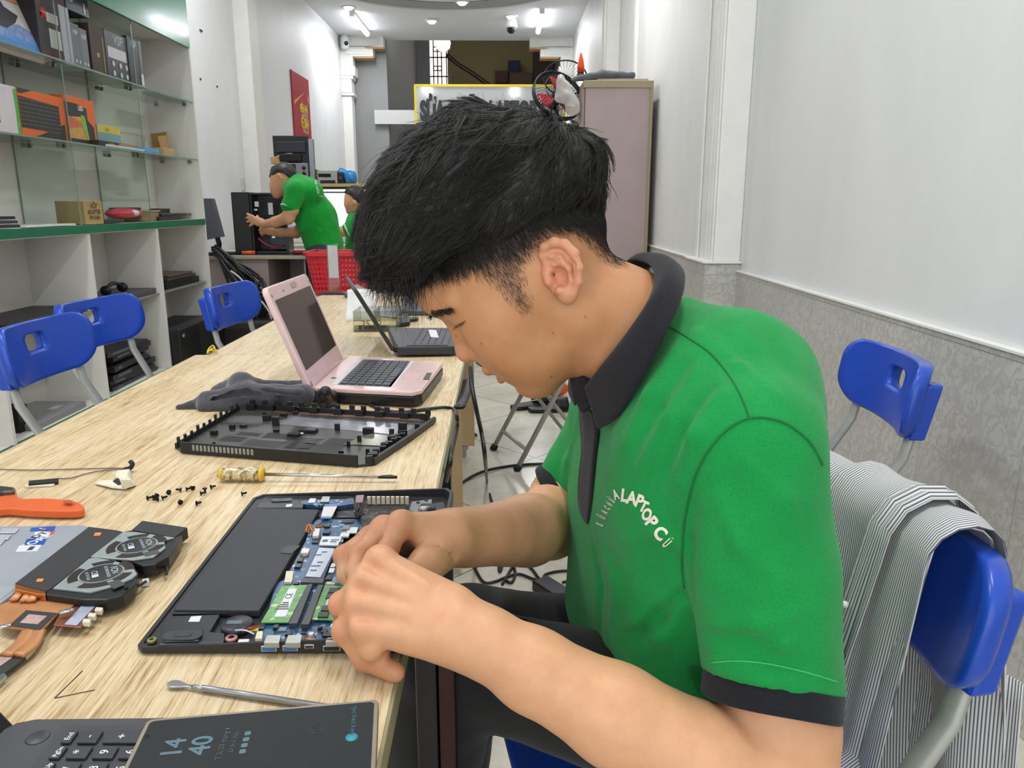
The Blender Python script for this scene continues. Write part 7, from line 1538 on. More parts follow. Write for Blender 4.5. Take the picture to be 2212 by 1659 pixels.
# ears
EF = Field(PY(1160, 665, HY-.085)-np.array((0, .032, .0)), PY(1268, 508, HY-.085)+np.array((0, .034, 0)), .0009)
for s in (1, -1):
    H_ = H; H = EF if s > 0 else H_
    E = lambda u, v, l: PY(u, v, HY-l) if s > 0 else PY(u, v, HY-l)*np.array((1, 0, 1))+np.array((0, 2*HY-(HY-l), 0))
    ax1 = E(1200, 522, .08)-E(1224, 648, .08); ax1 /= np.linalg.norm(ax1); nn = np.array((-.34, -.94*s, .10)); nn -= ax1*(nn@ax1); nn /= np.linalg.norm(nn); ax2 = np.cross(ax1, nn)
    H.ell(E(1212, 582, .0835), (.0285, .0175, .0052), np.array((ax1, ax2, nn)), .006)
    H.chain([E(*p) for p in ((1184, 572, .078), (1173, 552, .080), (1176, 534, .083), (1196, 523, .087), (1220, 527, .091), (1240, 547, .095), (1249, 578, .096), (1249, 608, .094), (1240, 632, .089))], [.0034, .0038, .0042, .0044, .0044, .0044, .0042, .0040, .0040], .0025)
    H.chain([E(*p) for p in ((1188, 553, .085), (1208, 557, .0885), (1226, 580, .091), (1228, 606, .090), (1217, 624, .087))], [.0026, .0032, .0034, .0034, .0032], .003)
    H.ell(E(1226, 638, .0865), (.0088, .0085, .0048), np.array((ax1, ax2, nn)), .005)
    H.ell(E(1206, 600, .0925), (.0120, .0092, .0105), np.array((ax1, ax2, nn)), .003, '-')
    H.cone(E(1206, 540, .0945), E(1238, 572, .0985), .0026, .0024, .002, '-'); H.cone(E(1238, 572, .0985), E(1240, 612, .0985), .0024, .0016, .002, '-'); H.cone(E(1194, 560, .0925), E(1206, 562, .0930), .0030, .0024, .002, '-')
    H.cone(E(1193, 595, .092), E(1190, 594, .066), .0040, .0030, .0012, '-')
    H.cone(E(1182, 590, .080), E(1186, 608, .082), .0048, .0046, .004); H.ball(E(1209, 627, .087), .0040, .003)
    H.chain([E(1196, 572, .0865), E(1212, 568, .088), E(1224, 574, .090)], [.0016, .0020, .0020], .003); H = H_

# ---- arms and hands: each finger a chain of joints (u, v, depth, radius)
def finger(F, js, k=.004, base=True):
    P = [PY(*j[:3]) for j in js]; r = [j[3] for j in js]
    for i in range(len(P)-1):
        F.cone(P[i], P[i+1], r[i]*.97, r[i+1]*.97, k if i else .007)
    for i in range(1, len(P)-1): F.ball(P[i], r[i]*1.04, .004)
def hand_box(us, vs, ys):
    pts = np.array([PY(u, v, y) for u in us for v in vs for y in ys]); return pts.min(0), pts.max(0)
NH = Field(np.array((-.235, .42, .60)), np.array((.36, .70, .96)), .0021)
W = PY(1000, 1358, .575)
mcp = [(822, 1212, .612, .0118), (795, 1254, .600, .0120), (780, 1306, .588, .0118), (790, 1358, .572, .0112)]
wr = [(965, 1308, .590, .019), (972, 1335, .585, .021), (980, 1362, .575, .021), (985, 1388, .565, .019)]
for m_, w_ in zip(mcp, wr): NH.cone(PY(*m_[:3]), PY(*w_[:3]), m_[3], w_[3], .016)
for m_ in mcp: NH.ball(PY(*m_[:3])+np.array((0, -.001, .001)), m_[3]*1.04, .006)
NH.cone(PY(800, 1285, .600), PY(900, 1340, .590), .014, .018, .02)
finger(NH, [(822, 1212, .612, .0112), (778, 1246, .640, .0100), (762, 1290, .655, .0088), (766, 1322, .655, .0078)])          # index
finger(NH, [(795, 1256, .600, .0112), (737, 1305, .606, .0102), (744, 1345, .622, .0092), (762, 1372, .632, .0080)])          # middle
finger(NH, [(780, 1308, .588, .0112), (745, 1362, .585, .0106), (788, 1424, .578, .0095), (852, 1452, .569, .0092)], .003)   # ring, its tip turned back
finger(NH, [(790, 1358, .572, .0108), (800, 1398, .566, .0100), (815, 1412, .575, .0086), (826, 1405, .585, .0078)], .003)   # little finger, tucked
finger(NH, [(930, 1290, .605, .0150), (860, 1262, .640, .0120), (800, 1278, .662, .0098), (770, 1300, .668, .0086)])          # thumb, behind
nb = np.array((0, -.75, .66))
for m_ in mcp: NH.ball(PY(*m_[:3])+nb*.0035, .0098, .007)
for i in range(3):
    a = (PY(*mcp[i][:3])+PY(*mcp[i+1][:3]))/2; b = (PY(*wr[i][:3])+PY(*wr[i+1][:3]))/2; NH.cone(a+nb*.0155, a*.55+b*.45+nb*.0205, .0040, .0020, .010, '-')
for i in (0, 1, 2):
    a = PY(*mcp[i][:3]); b = PY(*wr[i][:3]); NH.cone(a+nb*.008, a*.3+b*.7+nb*.0165, .0036, .0026, .010)
# near forearm, elbow, upper arm
NA = NH
NA.chain([PY(985, 1352, .577), PY(1050, 1388, .571), PY(1150, 1446, .563), PY(1330, 1545, .549), PY(1520, 1645, .535), PY(1688, 1715, .525)], [.0265, .0275, .0325, .0395, .0430, .0440], .012)
NA.chain([PY(1688, 1715, .525), PY(1684, 1560, .560), PY(1655, 1300, .598), PY(1612, 980, .634)], [.0440, .0465, .0470, .0480], .012)
# far hand
FH = Field(np.array((-.215, .60, .58)), np.array((.24, 1.12, .93)), .0022)
mc2 = [(866, 1132, .735, .0125), (828, 1142, .748, .0120), (800, 1158, .760, .0112), (790, 1176, .772, .0104)]
wr2 = [(975, 1150, .760, .022), (980, 1160, .770, .022), (985, 1168, .782, .020), (990, 1172, .79, .019)]
for m_, w_ in zip(mc2, wr2): FH.cone(PY(*m_[:3]), PY(*w_[:3]), m_[3], w_[3], .016)
for m_ in mc2[:2]: FH.ball(PY(*m_[:3])+np.array((0, 0, .002)), m_[3]*1.02, .006)
finger(FH, [(866, 1134, .735, .0120), (838, 1188, .716, .0106), (806, 1226, .700, .0094), (790, 1256, .690, .0082)])
finger(FH, [(828, 1144, .748, .0116), (776, 1198, .728, .0104), (768, 1236, .706, .0094), (786, 1268, .690, .0082)])
finger(FH, [(800, 1160, .760, .0110), (742, 1200, .742, .0100), (748, 1244, .722, .0090), (768, 1278, .708, .0078)])
finger(FH, [(790, 1178, .772, .0102), (752, 1210, .765, .0092), (764, 1250, .748, .0082), (782, 1276, .738, .0072)])
FH.cone(PY(975, 1172, .752), PY(925, 1218, .715), .0230, .0190, .014)           # ball of the thumb
finger(FH, [(925, 1215, .715, .0170), (868, 1246, .690, .0118), (820, 1262, .680, .0100), (792, 1270, .678, .0085)])
FH.cone(PY(888, 1172, .712), PY(872, 1200, .705), .0060, .0085, .006, '-')
FH.cone(PY(905, 1160, .716), PY(985, 1205, .722), .0016, k=.006, op='-')
FA = FH
FA.chain([PY(*p) for p in ((978, 1160, .772), (1020, 1158, .787), (1060, 1155, .806), (1100, 1151, .832), (1140, 1145, .866), (1186, 1130, .945))], [.0245, .0255, .0285, .0335, .0395, .0450], .022)
FA.chain([PY(1186, 1130, .945), PY(1212, 1076, 1.0), PY(1320, 920, .990)], [.0455, .0420, .0480], .015)
body, BV, BQ = solid('body', [H, EF, NH, FH], M_skin, man, man.location, relax=1)
# ---- skin tone: lips, ears, knuckles, cropped hair
U, Vv = project(BV); rel = BV-HO; hf, hl, hu = rel@FD, rel@LD, rel@UD
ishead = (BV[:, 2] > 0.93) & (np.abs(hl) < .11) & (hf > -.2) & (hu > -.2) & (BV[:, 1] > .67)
tone = np.tile(SKIN, (len(BV), 1)); tone[ishead] = SKIN_FACE_SHADE  # head skin darkened in colour to stand for shade on the downturned face
def blend(mask, c): tone[:] = tone*(1-mask[:, None])+c*mask[:, None]
def blob(c, r, soft=1.6): d = np.linalg.norm(BV-c, axis=1); return 1-sm(d, r/soft, r)
lipm = np.zeros(len(BV))
for s in (-1, 1):
    for t_ in np.linspace(0, 1, 7):
        lipm = np.maximum(lipm, blob(HC(.1185-.015*t_**1.5, .022*s*t_, -.0185-.011*t_), .0062-.002*t_)); lipm = np.maximum(lipm, blob(HC(.1165-.014*t_**1.5, .020*s*t_, -.0325-.002*t_), .0072-.0025*t_))
blend(lipm*.75*ishead, LIP)
blend(np.maximum(blob(PY(1215, 580, HY-.095), .034), 0)*.75*ishead, EAR); blend(blob(PY(1205, 598, HY-.084), .012)*.5*ishead, np.array(srgb('c9745c')[:3])); blend(blob(HC(.118, 0, .012), .02)*.35*ishead, EAR); blend(blob(HC(.085, .045, .01), .03)*.25*ishead, EAR)
for m_ in mcp+mc2: blend(blob(PY(*m_[:3]), .020)*.45, KNU)
for p in ((745, 1362, .585), (737, 1305, .606), (852, 1452, .569), (800, 1440, .575), (776, 1198, .728), (742, 1200, .742), (838, 1188, .716)): blend(blob(PY(*p), .018)*.55, KNU)
for p, r in (((1191, 814), .0016), ((1194, 719), .0012), ((985, 726), .0010), ((1265, 684), .0012), ((1040, 742), .001)): blend((1-sm(np.hypot(U-p[0], Vv-p[1]), 1.2, 3.6))*.6*ishead, STUB)
# hair outline on the side of the head (read on the near side; mirrored for the far side)
mir = BV.copy(); far = hl < 0; mir[far] = BV[far]-2*LD*(hl[far])[:, None]; UM, VM = project(mir)
HAIRLINE = [(880, 640), (908, 622), (940, 606), (976, 602), (1029, 600), (1053, 611), (1077, 634), (1100, 660), (1130, 684), (1152, 672), (1150, 640), (1138, 600), (1134, 575), (1146, 550), (1163, 526), (1188, 511), (1236, 510), (1270, 533), (1294, 562), (1325, 580), (1350, 576), (1356, 520), (1420, 300), (1100, 150), (700, 200), (700, 640)]
def inside(px, py, poly):
    c = np.zeros(len(px), bool); j = len(poly)-1
    for i in range(len(poly)):
        xi, yi = poly[i]; xj, yj = poly[j]
        c ^= ((yi > py) != (yj > py)) & (px < (xj-xi)*(py-yi)/(yj-yi+1e-9)+xi); j = i
    return c
def pdist(px, py, poly):
    d = np.full(len(px), 1e9)
    for i in range(len(poly)-1):
        a, b = np.array(poly[i], float), np.array(poly[i+1], float); ab = b-a; t = np.clip(((px-a[0])*ab[0]+(py-a[1])*ab[1])/(ab@ab), 0, 1); d = np.minimum(d, np.hypot(px-a[0]-t*ab[0], py-a[1]-t*ab[1]))
    return d
EDGE = HAIRLINE[1:22]
dd = pdist(UM, VM, EDGE); ins = inside(UM, VM, HAIRLINE) & ishead & (np.abs(hl) < .0835)
FULL = [(900, 600), (960, 574), (1000, 546), (1040, 524), (1120, 502), (1180, 470), (1240, 452), (1310, 456), (1350, 490)]
def above_full(px, py): return np.interp(px, [p[0] for p in FULL], [p[1] for p in FULL])-py
stub = np.where(ins, np.clip(.06+.56*sm(dd, 0, 32), 0, 1)*np.clip(.75+.9*sm(above_full(UM, VM), -75, 0), 0, 2), 0)
blend(np.clip(stub, 0, .92), STUB)
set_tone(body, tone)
# ---- hair: a full dark body of hair on top, thousands of strands over it, a faded crop at the sides
def hair_mat(name, c, rough=0.38):
    n = N(name); v = n.coords(); f = n.noise(v, 300, 3); n.col(n.ramp(f, [(0.3, srgb(c)), (0.75, tuple(min(1, x*3.2+.010) for x in srgb(c)[:3])+(1,))])); n.set(Roughness=rough); n.b.inputs['Specular IOR Level'].default_value = 0.45; return n.m
M_hair = hair_mat('black_hair', '100e0c', 0.5)
hair = bpy.data.objects.new('hair', bpy.data.meshes.new('hair'))
K = Field(PY(720, 700, .80)*np.array((1, 0, 1))+np.array((0, .69, 0)), PY(1380, 170, .80)*np.array((1, 0, 1))+np.array((0, .915, 0)), .0034)
px2m = .80/1650/1.005
for (u, v, r, w) in ((1212, 372, 84, .032), (1120, 352, 96, .036), (1020, 358, 104, .040), (948, 405, 100, .040), (900, 465, 90, .044), (886, 530, 74, .042), (905, 560, 62, .046), (1000, 470, 110, .030), (1120, 445, 105, .024)):
    K.cone(PY(u, v, .80)-np.array((0, w, 0)), PY(u, v, .80)+np.array((0, w, 0)), r*px2m, k=.02)
K.ell(HC(.000, 0, .050), (.105, .0835, .093), R_, .01)
# keep it above the fade line
X, Y, Z = np.meshgrid(*[a.astype(np.float32) for a in K.ax], indexing='ij'); P = np.stack([X.ravel(), Y.ravel(), Z.ravel()], 1); P[:, 1] = np.where(P[:, 1] > HY, 2*HY-P[:, 1], P[:, 1])
pu_, pv_ = project(P); line = np.interp(pu_, [760, 800, 850, 880, 905, 930, 960, 1000, 1040, 1120, 1180, 1240, 1310, 1350], [640, 640, 640, 634, 618, 594, 578, 556, 538, 516, 484, 464, 468, 505]); cut = (pv_-line)*px2m
cut = cut.reshape(K.D.shape).astype(np.float32); hh = np.clip(.5+.5*(K.D-cut)/.034, 0, 1); K.D = K.D*hh+cut*(1-hh)+.034*hh*(1-hh)
K.warp(lambda X, Y, Z: .0030*smooth_noise(X, Y, Z, 31, 6, 110)+.0030*smooth_noise(X*.4+Z*.3, Y, Z*.7, 7, 7, 380))
KV, KQ = K.surf(1); kb = bvh_of(KV, KQ)
skb = bvh_of(BV, BQ)
CROWN = np.array(PY(1185, 290, .79))
rnd = np.random.RandomState(7)
SV, SF = [], []; nv = 0
def strand(pts, r0, taper=.25):
    global nv
    n = len(pts); P = np.array(pts); T = np.gradient(P, axis=0); T /= np.linalg.norm(T, axis=1)[:, None]+1e-9
    ref = np.array((0.3, -.9, .2)); B = np.cross(T, ref); B /= np.linalg.norm(B, axis=1)[:, None]+1e-9; C = np.cross(T, B)
    r = r0*(1-(1-taper)*np.linspace(0, 1, n)**1.5)[:, None]
    for k in range(3):
        a = 2.094*k; SV.append(P+B*math.cos(a)*r+C*math.sin(a)*r)
    base = nv; idx = np.arange(n-1)
    for k in range(3):
        k2 = (k+1) % 3; SF.append(np.stack([base+k*n+idx, base+k2*n+idx, base+k2*n+idx+1, base+k*n+idx+1], 1))
    nv += 3*n
tri = KV[KQ]; cen = tri.mean(1); nrm = np.cross(tri[:, 1]-tri[:, 0], tri[:, 3]-tri[:, 0]); area = np.linalg.norm(nrm, axis=1); nrm /= area[:, None]+1e-12
wgt = area*np.where(cen[:, 1] < .86, 1.0, .35); wgt /= wgt.sum()
pick = rnd.choice(len(cen), 6900, p=wgt); NL = 300
cu_, cv_ = project(cen)
for cnt, i in enumerate(pick):
    lock = cnt < NL; p = cen[i]+rnd.normal(0, .0012, 3); n0 = nrm[i]; pts = [p-n0*.0015]
    clump = np.sin(p*np.array((61, 83, 71))+np.array((1, 2, 3))).sum()
    front = np.clip((1010-cu_[i])/220, 0, 1); L = (.030+.030*rnd.rand()+.012*front); lift = max(0, rnd.normal(.0012, .0026))+.004*front*rnd.rand()
    if rnd.rand() < .06: lift += .009*rnd.rand()
    if lock: L = .034+.022*rnd.rand(); lift = .0025+.006*rnd.rand()+.004*front*rnd.rand()
    st = L/7; q = p.copy(); side = rnd.normal(0, .25)+.45*math.sin(clump*2.3)
    prev = None
    for s in range(7):
        r = kb.find_nearest(Vector(q)); n_ = np.array(r[1]); 
        n_ = n_ if n_@(q-np.array(r[0])) > -1 else n_
        d = q-CROWN; d = d/np.linalg.norm(d); d = d+np.array((-.35-.5*front, 0, -.45-.3*front)); t = d-n_*(d@n_)*.92; t = t+np.cross(n_, t)*side; t /= np.linalg.norm(t)+1e-9
        if prev is not None: t = .55*prev+.45*t; t /= np.linalg.norm(t)
        prev = t; q = q+t*st; hit = np.array(kb.find_nearest(Vector(q))[0]); w = .75 if s < 4 or front < .3 else .25
        tgt = hit+n_*(lift*(.3+s/6)+.0006); q = q*(1-w)+tgt*w; pts.append(q.copy())
    if lock:
        G = np.array(pts); w_ = np.linspace(0, 1, len(G))
        for j in range(22):
            o = rnd.normal(0, .0030, 3); o -= n0*(o@n0)*.7; strand(G+o*(1-.85*w_[:, None])+rnd.normal(0, .0006, 3)*w_[:, None], .00028, .2)
    else: strand(pts, .00030+.00018*rnd.rand())
# wisps along the fringe and crown
for k in range(1000):
    t_ = rnd.rand()
    if k < 640: u0 = 785+135*t_; v0 = 560+55*rnd.rand()+ (12 if u0 > 830 else 0); p = PY(u0, v0, .80+rnd.uniform(-.085, .05)); d = np.array((rnd.normal(-.05, .25), rnd.normal(0, .25), -1.0)); L = .014+.024*rnd.rand()
    elif k < 820: p = PY(775+rnd.rand()*30, 420+150*rnd.rand(), .80+rnd.uniform(-.07, .05)); d = np.array((-1, rnd.normal(0, .3), rnd.normal(-.3, .4))); L = .012+.012*rnd.rand()
    else: p = PY(900+rnd.rand()*330, 250+rnd.rand()*30, .80+rnd.uniform(-.06, .05)); d = np.array((rnd.normal(0, .7), rnd.normal(0, .3), .7)); L = .010+.016*rnd.rand()
    hit = np.array(kb.find_nearest(Vector(p))[0]); p = hit; d /= np.linalg.norm(d); b = rnd.normal(0, .3, 3); strand([p+d*L*s/5+b*L*(s/5)**2*.6+np.array((0, 0, -.3*L*(s/5)**2)) for s in range(6)], .00024, .2)
# long loose locks over the forehead
for (u0, v0, u1, v1, y) in ((935, 590, 946, 622, .735), (940, 585, 950, 618, .733), (930, 600, 925, 640, .74), (865, 600, 862, 650, .76), (872, 610, 878, 655, .77), (858, 600, 850, 640, .75), (900, 600, 890, 632, .75)):
    for j in range(5):
        a = PY(u0+rnd.normal(0, 4), v0, y); b = PY(u1+rnd.normal(0, 6), v1+rnd.normal(0, 6), y-.004); strand([a+(b-a)*s/5+np.array((.002*math.sin(s), 0, 0)) for s in range(6)], .00026, .2)
# faded crop on skin at the sides and nape
cand = np.where(ins & (hl > -.02))[0]; cand = cand[(above_full(UM[cand], VM[cand]) < 28)]
pk = rnd.choice(cand, 9500)
for i in pk:
    p = BV[i]+rnd.normal(0, .0009, 3); u_, v_ = UM[i], VM[i]; dens = .25+.75*sm(np.array([dd[i]]), 0, 30)[0]
    if rnd.rand() > dens: continue
    r = skb.find_nearest(Vector(p)); n_ = np.array(r[1]); p = np.array(r[0]); up = sm(np.array([above_full(np.array([u_]), np.array([v_]))[0]]), -100, 10)[0]
    d = np.array((.55, 0, -.85)) if u_ < 1165 else np.array((.80, 0, -.60)); d = d+rnd.normal(0, .22, 3); t = d-n_*(d@n_); t /= np.linalg.norm(t)+1e-9; L = .0030+.0075*up+.003*rnd.rand()
    strand([p+t*L*s/3+n_*(.0002+.0016*up*s/3+.0007*(s/3)) for s in range(4)], .00009+.00013*up**1.5, .4)
HV = np.concatenate([KV]+SV); HF = np.concatenate([KQ]+[f+len(KV) for f in SF])
hm = np_mesh('hair', HV, HF, M_hair, man.location); hair.data = hm; COL.objects.link(hair); hair.parent = man
# eyebrow and lashes
def cam_hit(b, u, v, off=.0005):
    r = b.ray_cast(ORG, ray(u, v).normalized()); return (None if r[0] is None else (np.array(r[0])+np.array(r[1])*off, np.array(r[1])))
SV, SF, nv = [], [], 0
for k in range(240):
    t_ = rnd.rand(); u = 930+42*t_; v = 676-9*t_+rnd.normal(0, 4.0*(1-.6*t_)); h = cam_hit(skb, u, v)
    if h is None: continue
    p, n_ = h; d = np.array((.9, 0, -.10))+rnd.normal(0, .25, 3); d -= n_*(d@n_); d /= np.linalg.norm(d); L = .005+.004*rnd.rand(); strand([p+d*L*s/3+n_*.0012*(s/3) for s in range(4)], .00015, .3)
for k in range(60):
    u = 926+rnd.rand()*16; v = 672+rnd.normal(0, 5); p = PY(u, v, .79+rnd.uniform(-.02, .02)); h = skb.find_nearest(Vector(p)); p = np.array(h[0]); n_ = np.array(h[1]); d = np.array((.2, -.2, -.8))+n_*.8+rnd.normal(0, .2, 3); d /= np.linalg.norm(d); strand([p+d*.006*s/3 for s in range(4)], .0002, .3)
eb = bpy.data.objects.new('eyebrow', np_mesh('eyebrow', np.concatenate(SV), np.concatenate(SF), M_hair, man.location)); COL.objects.link(eb); eb.parent = man
SV, SF, nv = [], [], 0
for k in range(30):
    t_ = k/29; u = 983+22*t_; v = 706-11*t_; h = cam_hit(skb, u, v)
    if h is None: continue
    p, n_ = h; d = np.array((-.45+.3*t_, -.15, -.85))+n_*.35+rnd.normal(0, .12, 3); d /= np.linalg.norm(d); L = .0065; strand([p+d*L*.8*s/3+np.array((-.0006, 0, .0005))*(s/3)**2 for s in range(4)], .00014, .2)
for k in range(60):
    u = 980+26*k/59; v = 705-12*k/59+rnd.normal(0, .4); h = cam_hit(skb, u, v)
    if h is None: continue
    p, n_ = h; strand([p, p+np.array((.0008, 0, .0003))+n_*.0002, p+np.array((.0016, 0, .0006))], .00016, .6)
if SV: el = bpy.data.objects.new('eyelashes', np_mesh('eyelashes', np.concatenate(SV), np.concatenate(SF), M_hair, man.location)); COL.objects.link(el); el.parent = man

# ---- polo shirt
def knit_mat(name, c, c2, sc=900):
    n = N(name); v = n.coords(); f = n.noise(v, 18, 3); w = n.new('ShaderNodeTexVoronoi'); w.inputs['Scale'].default_value = sc; n.link(v, w.inputs['Vector'])
    n.col(n.mix(n.math('MULTIPLY', w.outputs['Distance'], 0.7), n.ramp(f, [(0.3, srgb(c)), (0.7, srgb(c2))]), tuple(x*.6 for x in srgb(c)[:3])+(1,))); n.set(Roughness=0.85); n.b.inputs['Specular IOR Level'].default_value = 0.2; n.set(Sheen_Weight=0.12); n.bump(w.outputs['Distance'], 0.28, 0.0012); return n.m
M_polo = knit_mat('green_pique_knit', '139244', '18a04d'); M_rib = knit_mat('black_rib_knit', '1b1b1f', '232328', 700)
lo = np.array((.02, .50, .47)); hi = np.array((.45, 1.10, 1.09)); S = Field(lo, hi, .0038)
S.chain([PY(1430, 1440, .93), PY(1555, 1490, .72)], [.112, .104]).cone(PY(1385, 1285, .905), PY(1520, 1310, .715), .100, .100, .05)
S.cone(PY(1388, 1125, .905), PY(1540, 1140, .70), .094, .098, .05).cone(PY(1392, 975, .92), PY(1530, 975, .69), .088, .092, .05)
S.cone(PY(1330, 890, .980), PY(1420, 800, .81), .060, .068, .04).cone(PY(1440, 775, .80), PY(1580, 845, .71), .066, .074, .04).cone(PY(1580, 850, .71), PY(1612, 955, .630), .072, .063, .03)
S.cone(PY(1612, 955, .628), PY(1648, 1230, .592), .064, .0605, .012).cone(PY(1648, 1230, .592), PY(1671, 1478, .566), .0605, .0575, .01)
S.cone(PY(1330, 900, .982), PY(1222, 1062, 1.003), .058, .0475, .02)
_b = bvh_of(*S.surf(0))
for sg, r, pts in ((1, 6, ((1474, 1258), (1440, 1298), (1380, 1342), (1310, 1388))), (1, 6, ((1478, 1302), (1430, 1372), (1370, 1432))), (-1, 5, ((1470, 1280), (1420, 1334), (1350, 1384))), (1, 4, ((1470, 1180), (1420, 1150), (1360, 1162))), (1, 5, ((1455, 756), (1400, 850), (1350, 960))), (1, 5, ((1505, 800), (1440, 900), (1390, 1010))), (-1, 5, ((1478, 790), (1422, 880), (1372, 985))), (1, 5, ((1560, 850), (1500, 940), (1468, 1040))), (-1, 5, ((1530, 840), (1474, 930), (1436, 1030))),
        (1, 6, ((1545, 1398), (1620, 1408), (1710, 1390))), (-1, 5, ((1535, 1376), (1600, 1384), (1660, 1376))), (1, 5, ((1540, 1345), (1640, 1352), (1720, 1330))), (1, 4, ((1620, 1000), (1700, 1080), (1740, 1200))), (1, 4, ((1560, 1080), (1600, 1180), (1680, 1260))), (1, 5, ((1250, 900), (1225, 1000), (1217, 1090))), (1, 6, ((1300, 1180), (1330, 1260), (1322, 1345))), (-1, 5, ((1280, 1180), (1292, 1270), (1296, 1350))), (-1, 5, ((1496, 1290), (1490, 1180), (1500, 1080))), (1, 4, ((1500, 720), (1600, 790), (1680, 850))), (-1, 6, ((1560, 1418), (1640, 1424), (1740, 1436)))):
    hs = [_b.ray_cast(ORG, ray(*p).normalized()) for p in pts]; hs = [(np.array(h[0]), np.array(h[1])) for h in hs if h[0] is not None]; r *= .001; nh = len(hs)
    for i in range(nh-1):
        (p0, n0), (p1, n1) = hs[i], hs[i+1]; o = (-.45 if sg > 0 else .35)*r; f0 = .55 if i == 0 else 1; f1 = .45 if i == nh-2 else 1
        S.cone(p0+n0*o, p1+n1*o, r*f0, r*f1, .011, '+' if sg > 0 else '-')
S.warp(lambda X, Y, Z: .0030*smooth_noise(X, Y*.7, Z, 41, 6, 34)+.0014*smooth_noise(X+Z*.6, Y*.6, Z*.5, 13, 6, 110))
# open the neck and the sleeve ends so cloth ends cleanly
S.cone(PY(1345, 700, .80), PY(1275, 610, .80), .058, .075, .006, '-')
SBC, SBA, SBD = PY(1668, 1474, .566), PY(1815, 1500, .566)-PY(1535, 1450, .566), np.array((0, .88, -.44))
_n = np.cross(SBA/np.linalg.norm(SBA), SBD-SBA*(SBA@SBD)/(SBA@SBA)); _n = _n/np.linalg.norm(_n); _n = _n if _n[2] < 0 else -_n
X, Y, Z = np.meshgrid(*[a.astype(np.float32) for a in S.ax], indexing='ij'); _P = np.stack([X-SBC[0], Y-SBC[1], Z-SBC[2]], -1); _d = _P@_n; _r = np.linalg.norm(_P-_d[..., None]*_n, axis=-1)
S.D = np.where((_r < .082) & (_d > -.03) & (_d < .12), np.maximum(S.D, _d-.002), S.D).astype(np.float32)
S.cone(PY(1166, 1092, 1.005), PY(1090, 1160, 1.02), .056, .07, .002, '-')
shirt, SVt, SQt = solid('polo_shirt', [S], M_polo, man, man.location, relax=2)
sb = bvh_of(SVt, SQt)
def drape(name, rows, mt, off=.0018, nu=6, nw=5, thick=.0016, label=None):
    """strip of cloth lying on the shirt; rows = pairs of pixel ends"""
    m = MB(); L = [Vector((*a, 0)) for a, b in rows]; Rr = [Vector((*b, 0)) for a, b in rows]; L = spline(L, nu); Rr = spline(Rr, nu); last = None; vs = []
    for a, b in zip(L, Rr):
        for j in range(nw):
            p = a+(b-a)*(j/(nw-1)); h = cam_hit(sb, p.x, p.y, off); vs.append(tuple(h[0]) if h is not None else (vs[-1] if vs else tuple(at_y(p.x, p.y, .74))))
    n = len(L); m.add(vs, [(i*nw+j, i*nw+j+1, (i+1)*nw+j+1, (i+1)*nw+j) for i in range(n-1) for j in range(nw-1)], None, 0, True)
    o = obj(name, m, mt, shirt, 0, True, label=label); md = o.modifiers.new('t', 'SOLIDIFY'); md.thickness = thick; md.offset = 0; return o
drape('placket', [((1252, 860), (1290, 900)), ((1257, 925), (1297, 932)), ((1260, 975), (1291, 980)), ((1254, 1030), (1286, 1032)), ((1253, 1080), (1281, 1082)), ((1259, 1112), (1276, 1114)), ((1270, 1131), (1272, 1131))], M_rib, label='black placket')
def seam(pts, r=.0010, mt=None, nm='seam'):
    ps = []
    for p in spline([Vector((*q, 0)) for q in pts], 8):
        h = cam_hit(sb, p.x, p.y, .0001)
        if h is not None: ps.append(h[0])
    if len(ps) > 3: m = MB(); m.tube(ps, r, 6); obj(nm, m, mt or mat('seam_dark_green', '0d6b34', 0.9), shirt, 0, True)
seam([(1478, 1270), (1474, 1200), (1482, 1110), (1508, 1015), (1556, 942), (1618, 904), (1690, 912), (1748, 955), (1776, 1004)], .0012)
seam([(1446, 706), (1490, 732), (1535, 764), (1575, 812), (1602, 860), (1618, 902)], .0008)
seam([(1470, 630), (1462, 668), (1446, 706), (1412, 770), (1380, 830)], .0006)
seam([(1535, 1432), (1590, 1428), (1660, 1434), (1740, 1452), (1812, 1474)], .0007, mat('stitch_light_green', '3cb564', 0.9), 'stitching')
# sleeve bands
def band(name, ctr, across, depth, rx, ry, h, tilt=(0, 0, 0)):
    T = frame(ctr, across, depth); m = MB(); n = 56; vs = []; prof = ((1.0, -h/2), (1.012, -h/2+.002), (1.012, h/2-.002), (1.0, h/2), (.955, h/2), (.945, -h/2))
    for f, z in prof:
        for k in range(n): a = 2*math.pi*k/n; vs.append((rx*f*math.cos(a), ry*f*math.sin(a), z+.0009*math.sin(3*a)))
    L = len(prof); m.add(vs, [(i*n+k, i*n+(k+1) % n, ((i+1) % L)*n+(k+1) % n, ((i+1) % L)*n+k) for i in range(L) for k in range(n)], T, 0, True); return obj(name, m, M_rib, shirt, 0, True, label='black ribbed sleeve band')
band('sleeve_band', SBC+_n*.009, SBA, SBD, .0566, .0566, .022)
band('sleeve_band', PY(1213, 1068, .997), PY(1258, 1128, 1.002)-PY(1170, 1012, 1.002), (0.1, 1, -.2), .0490, .0570, .020)
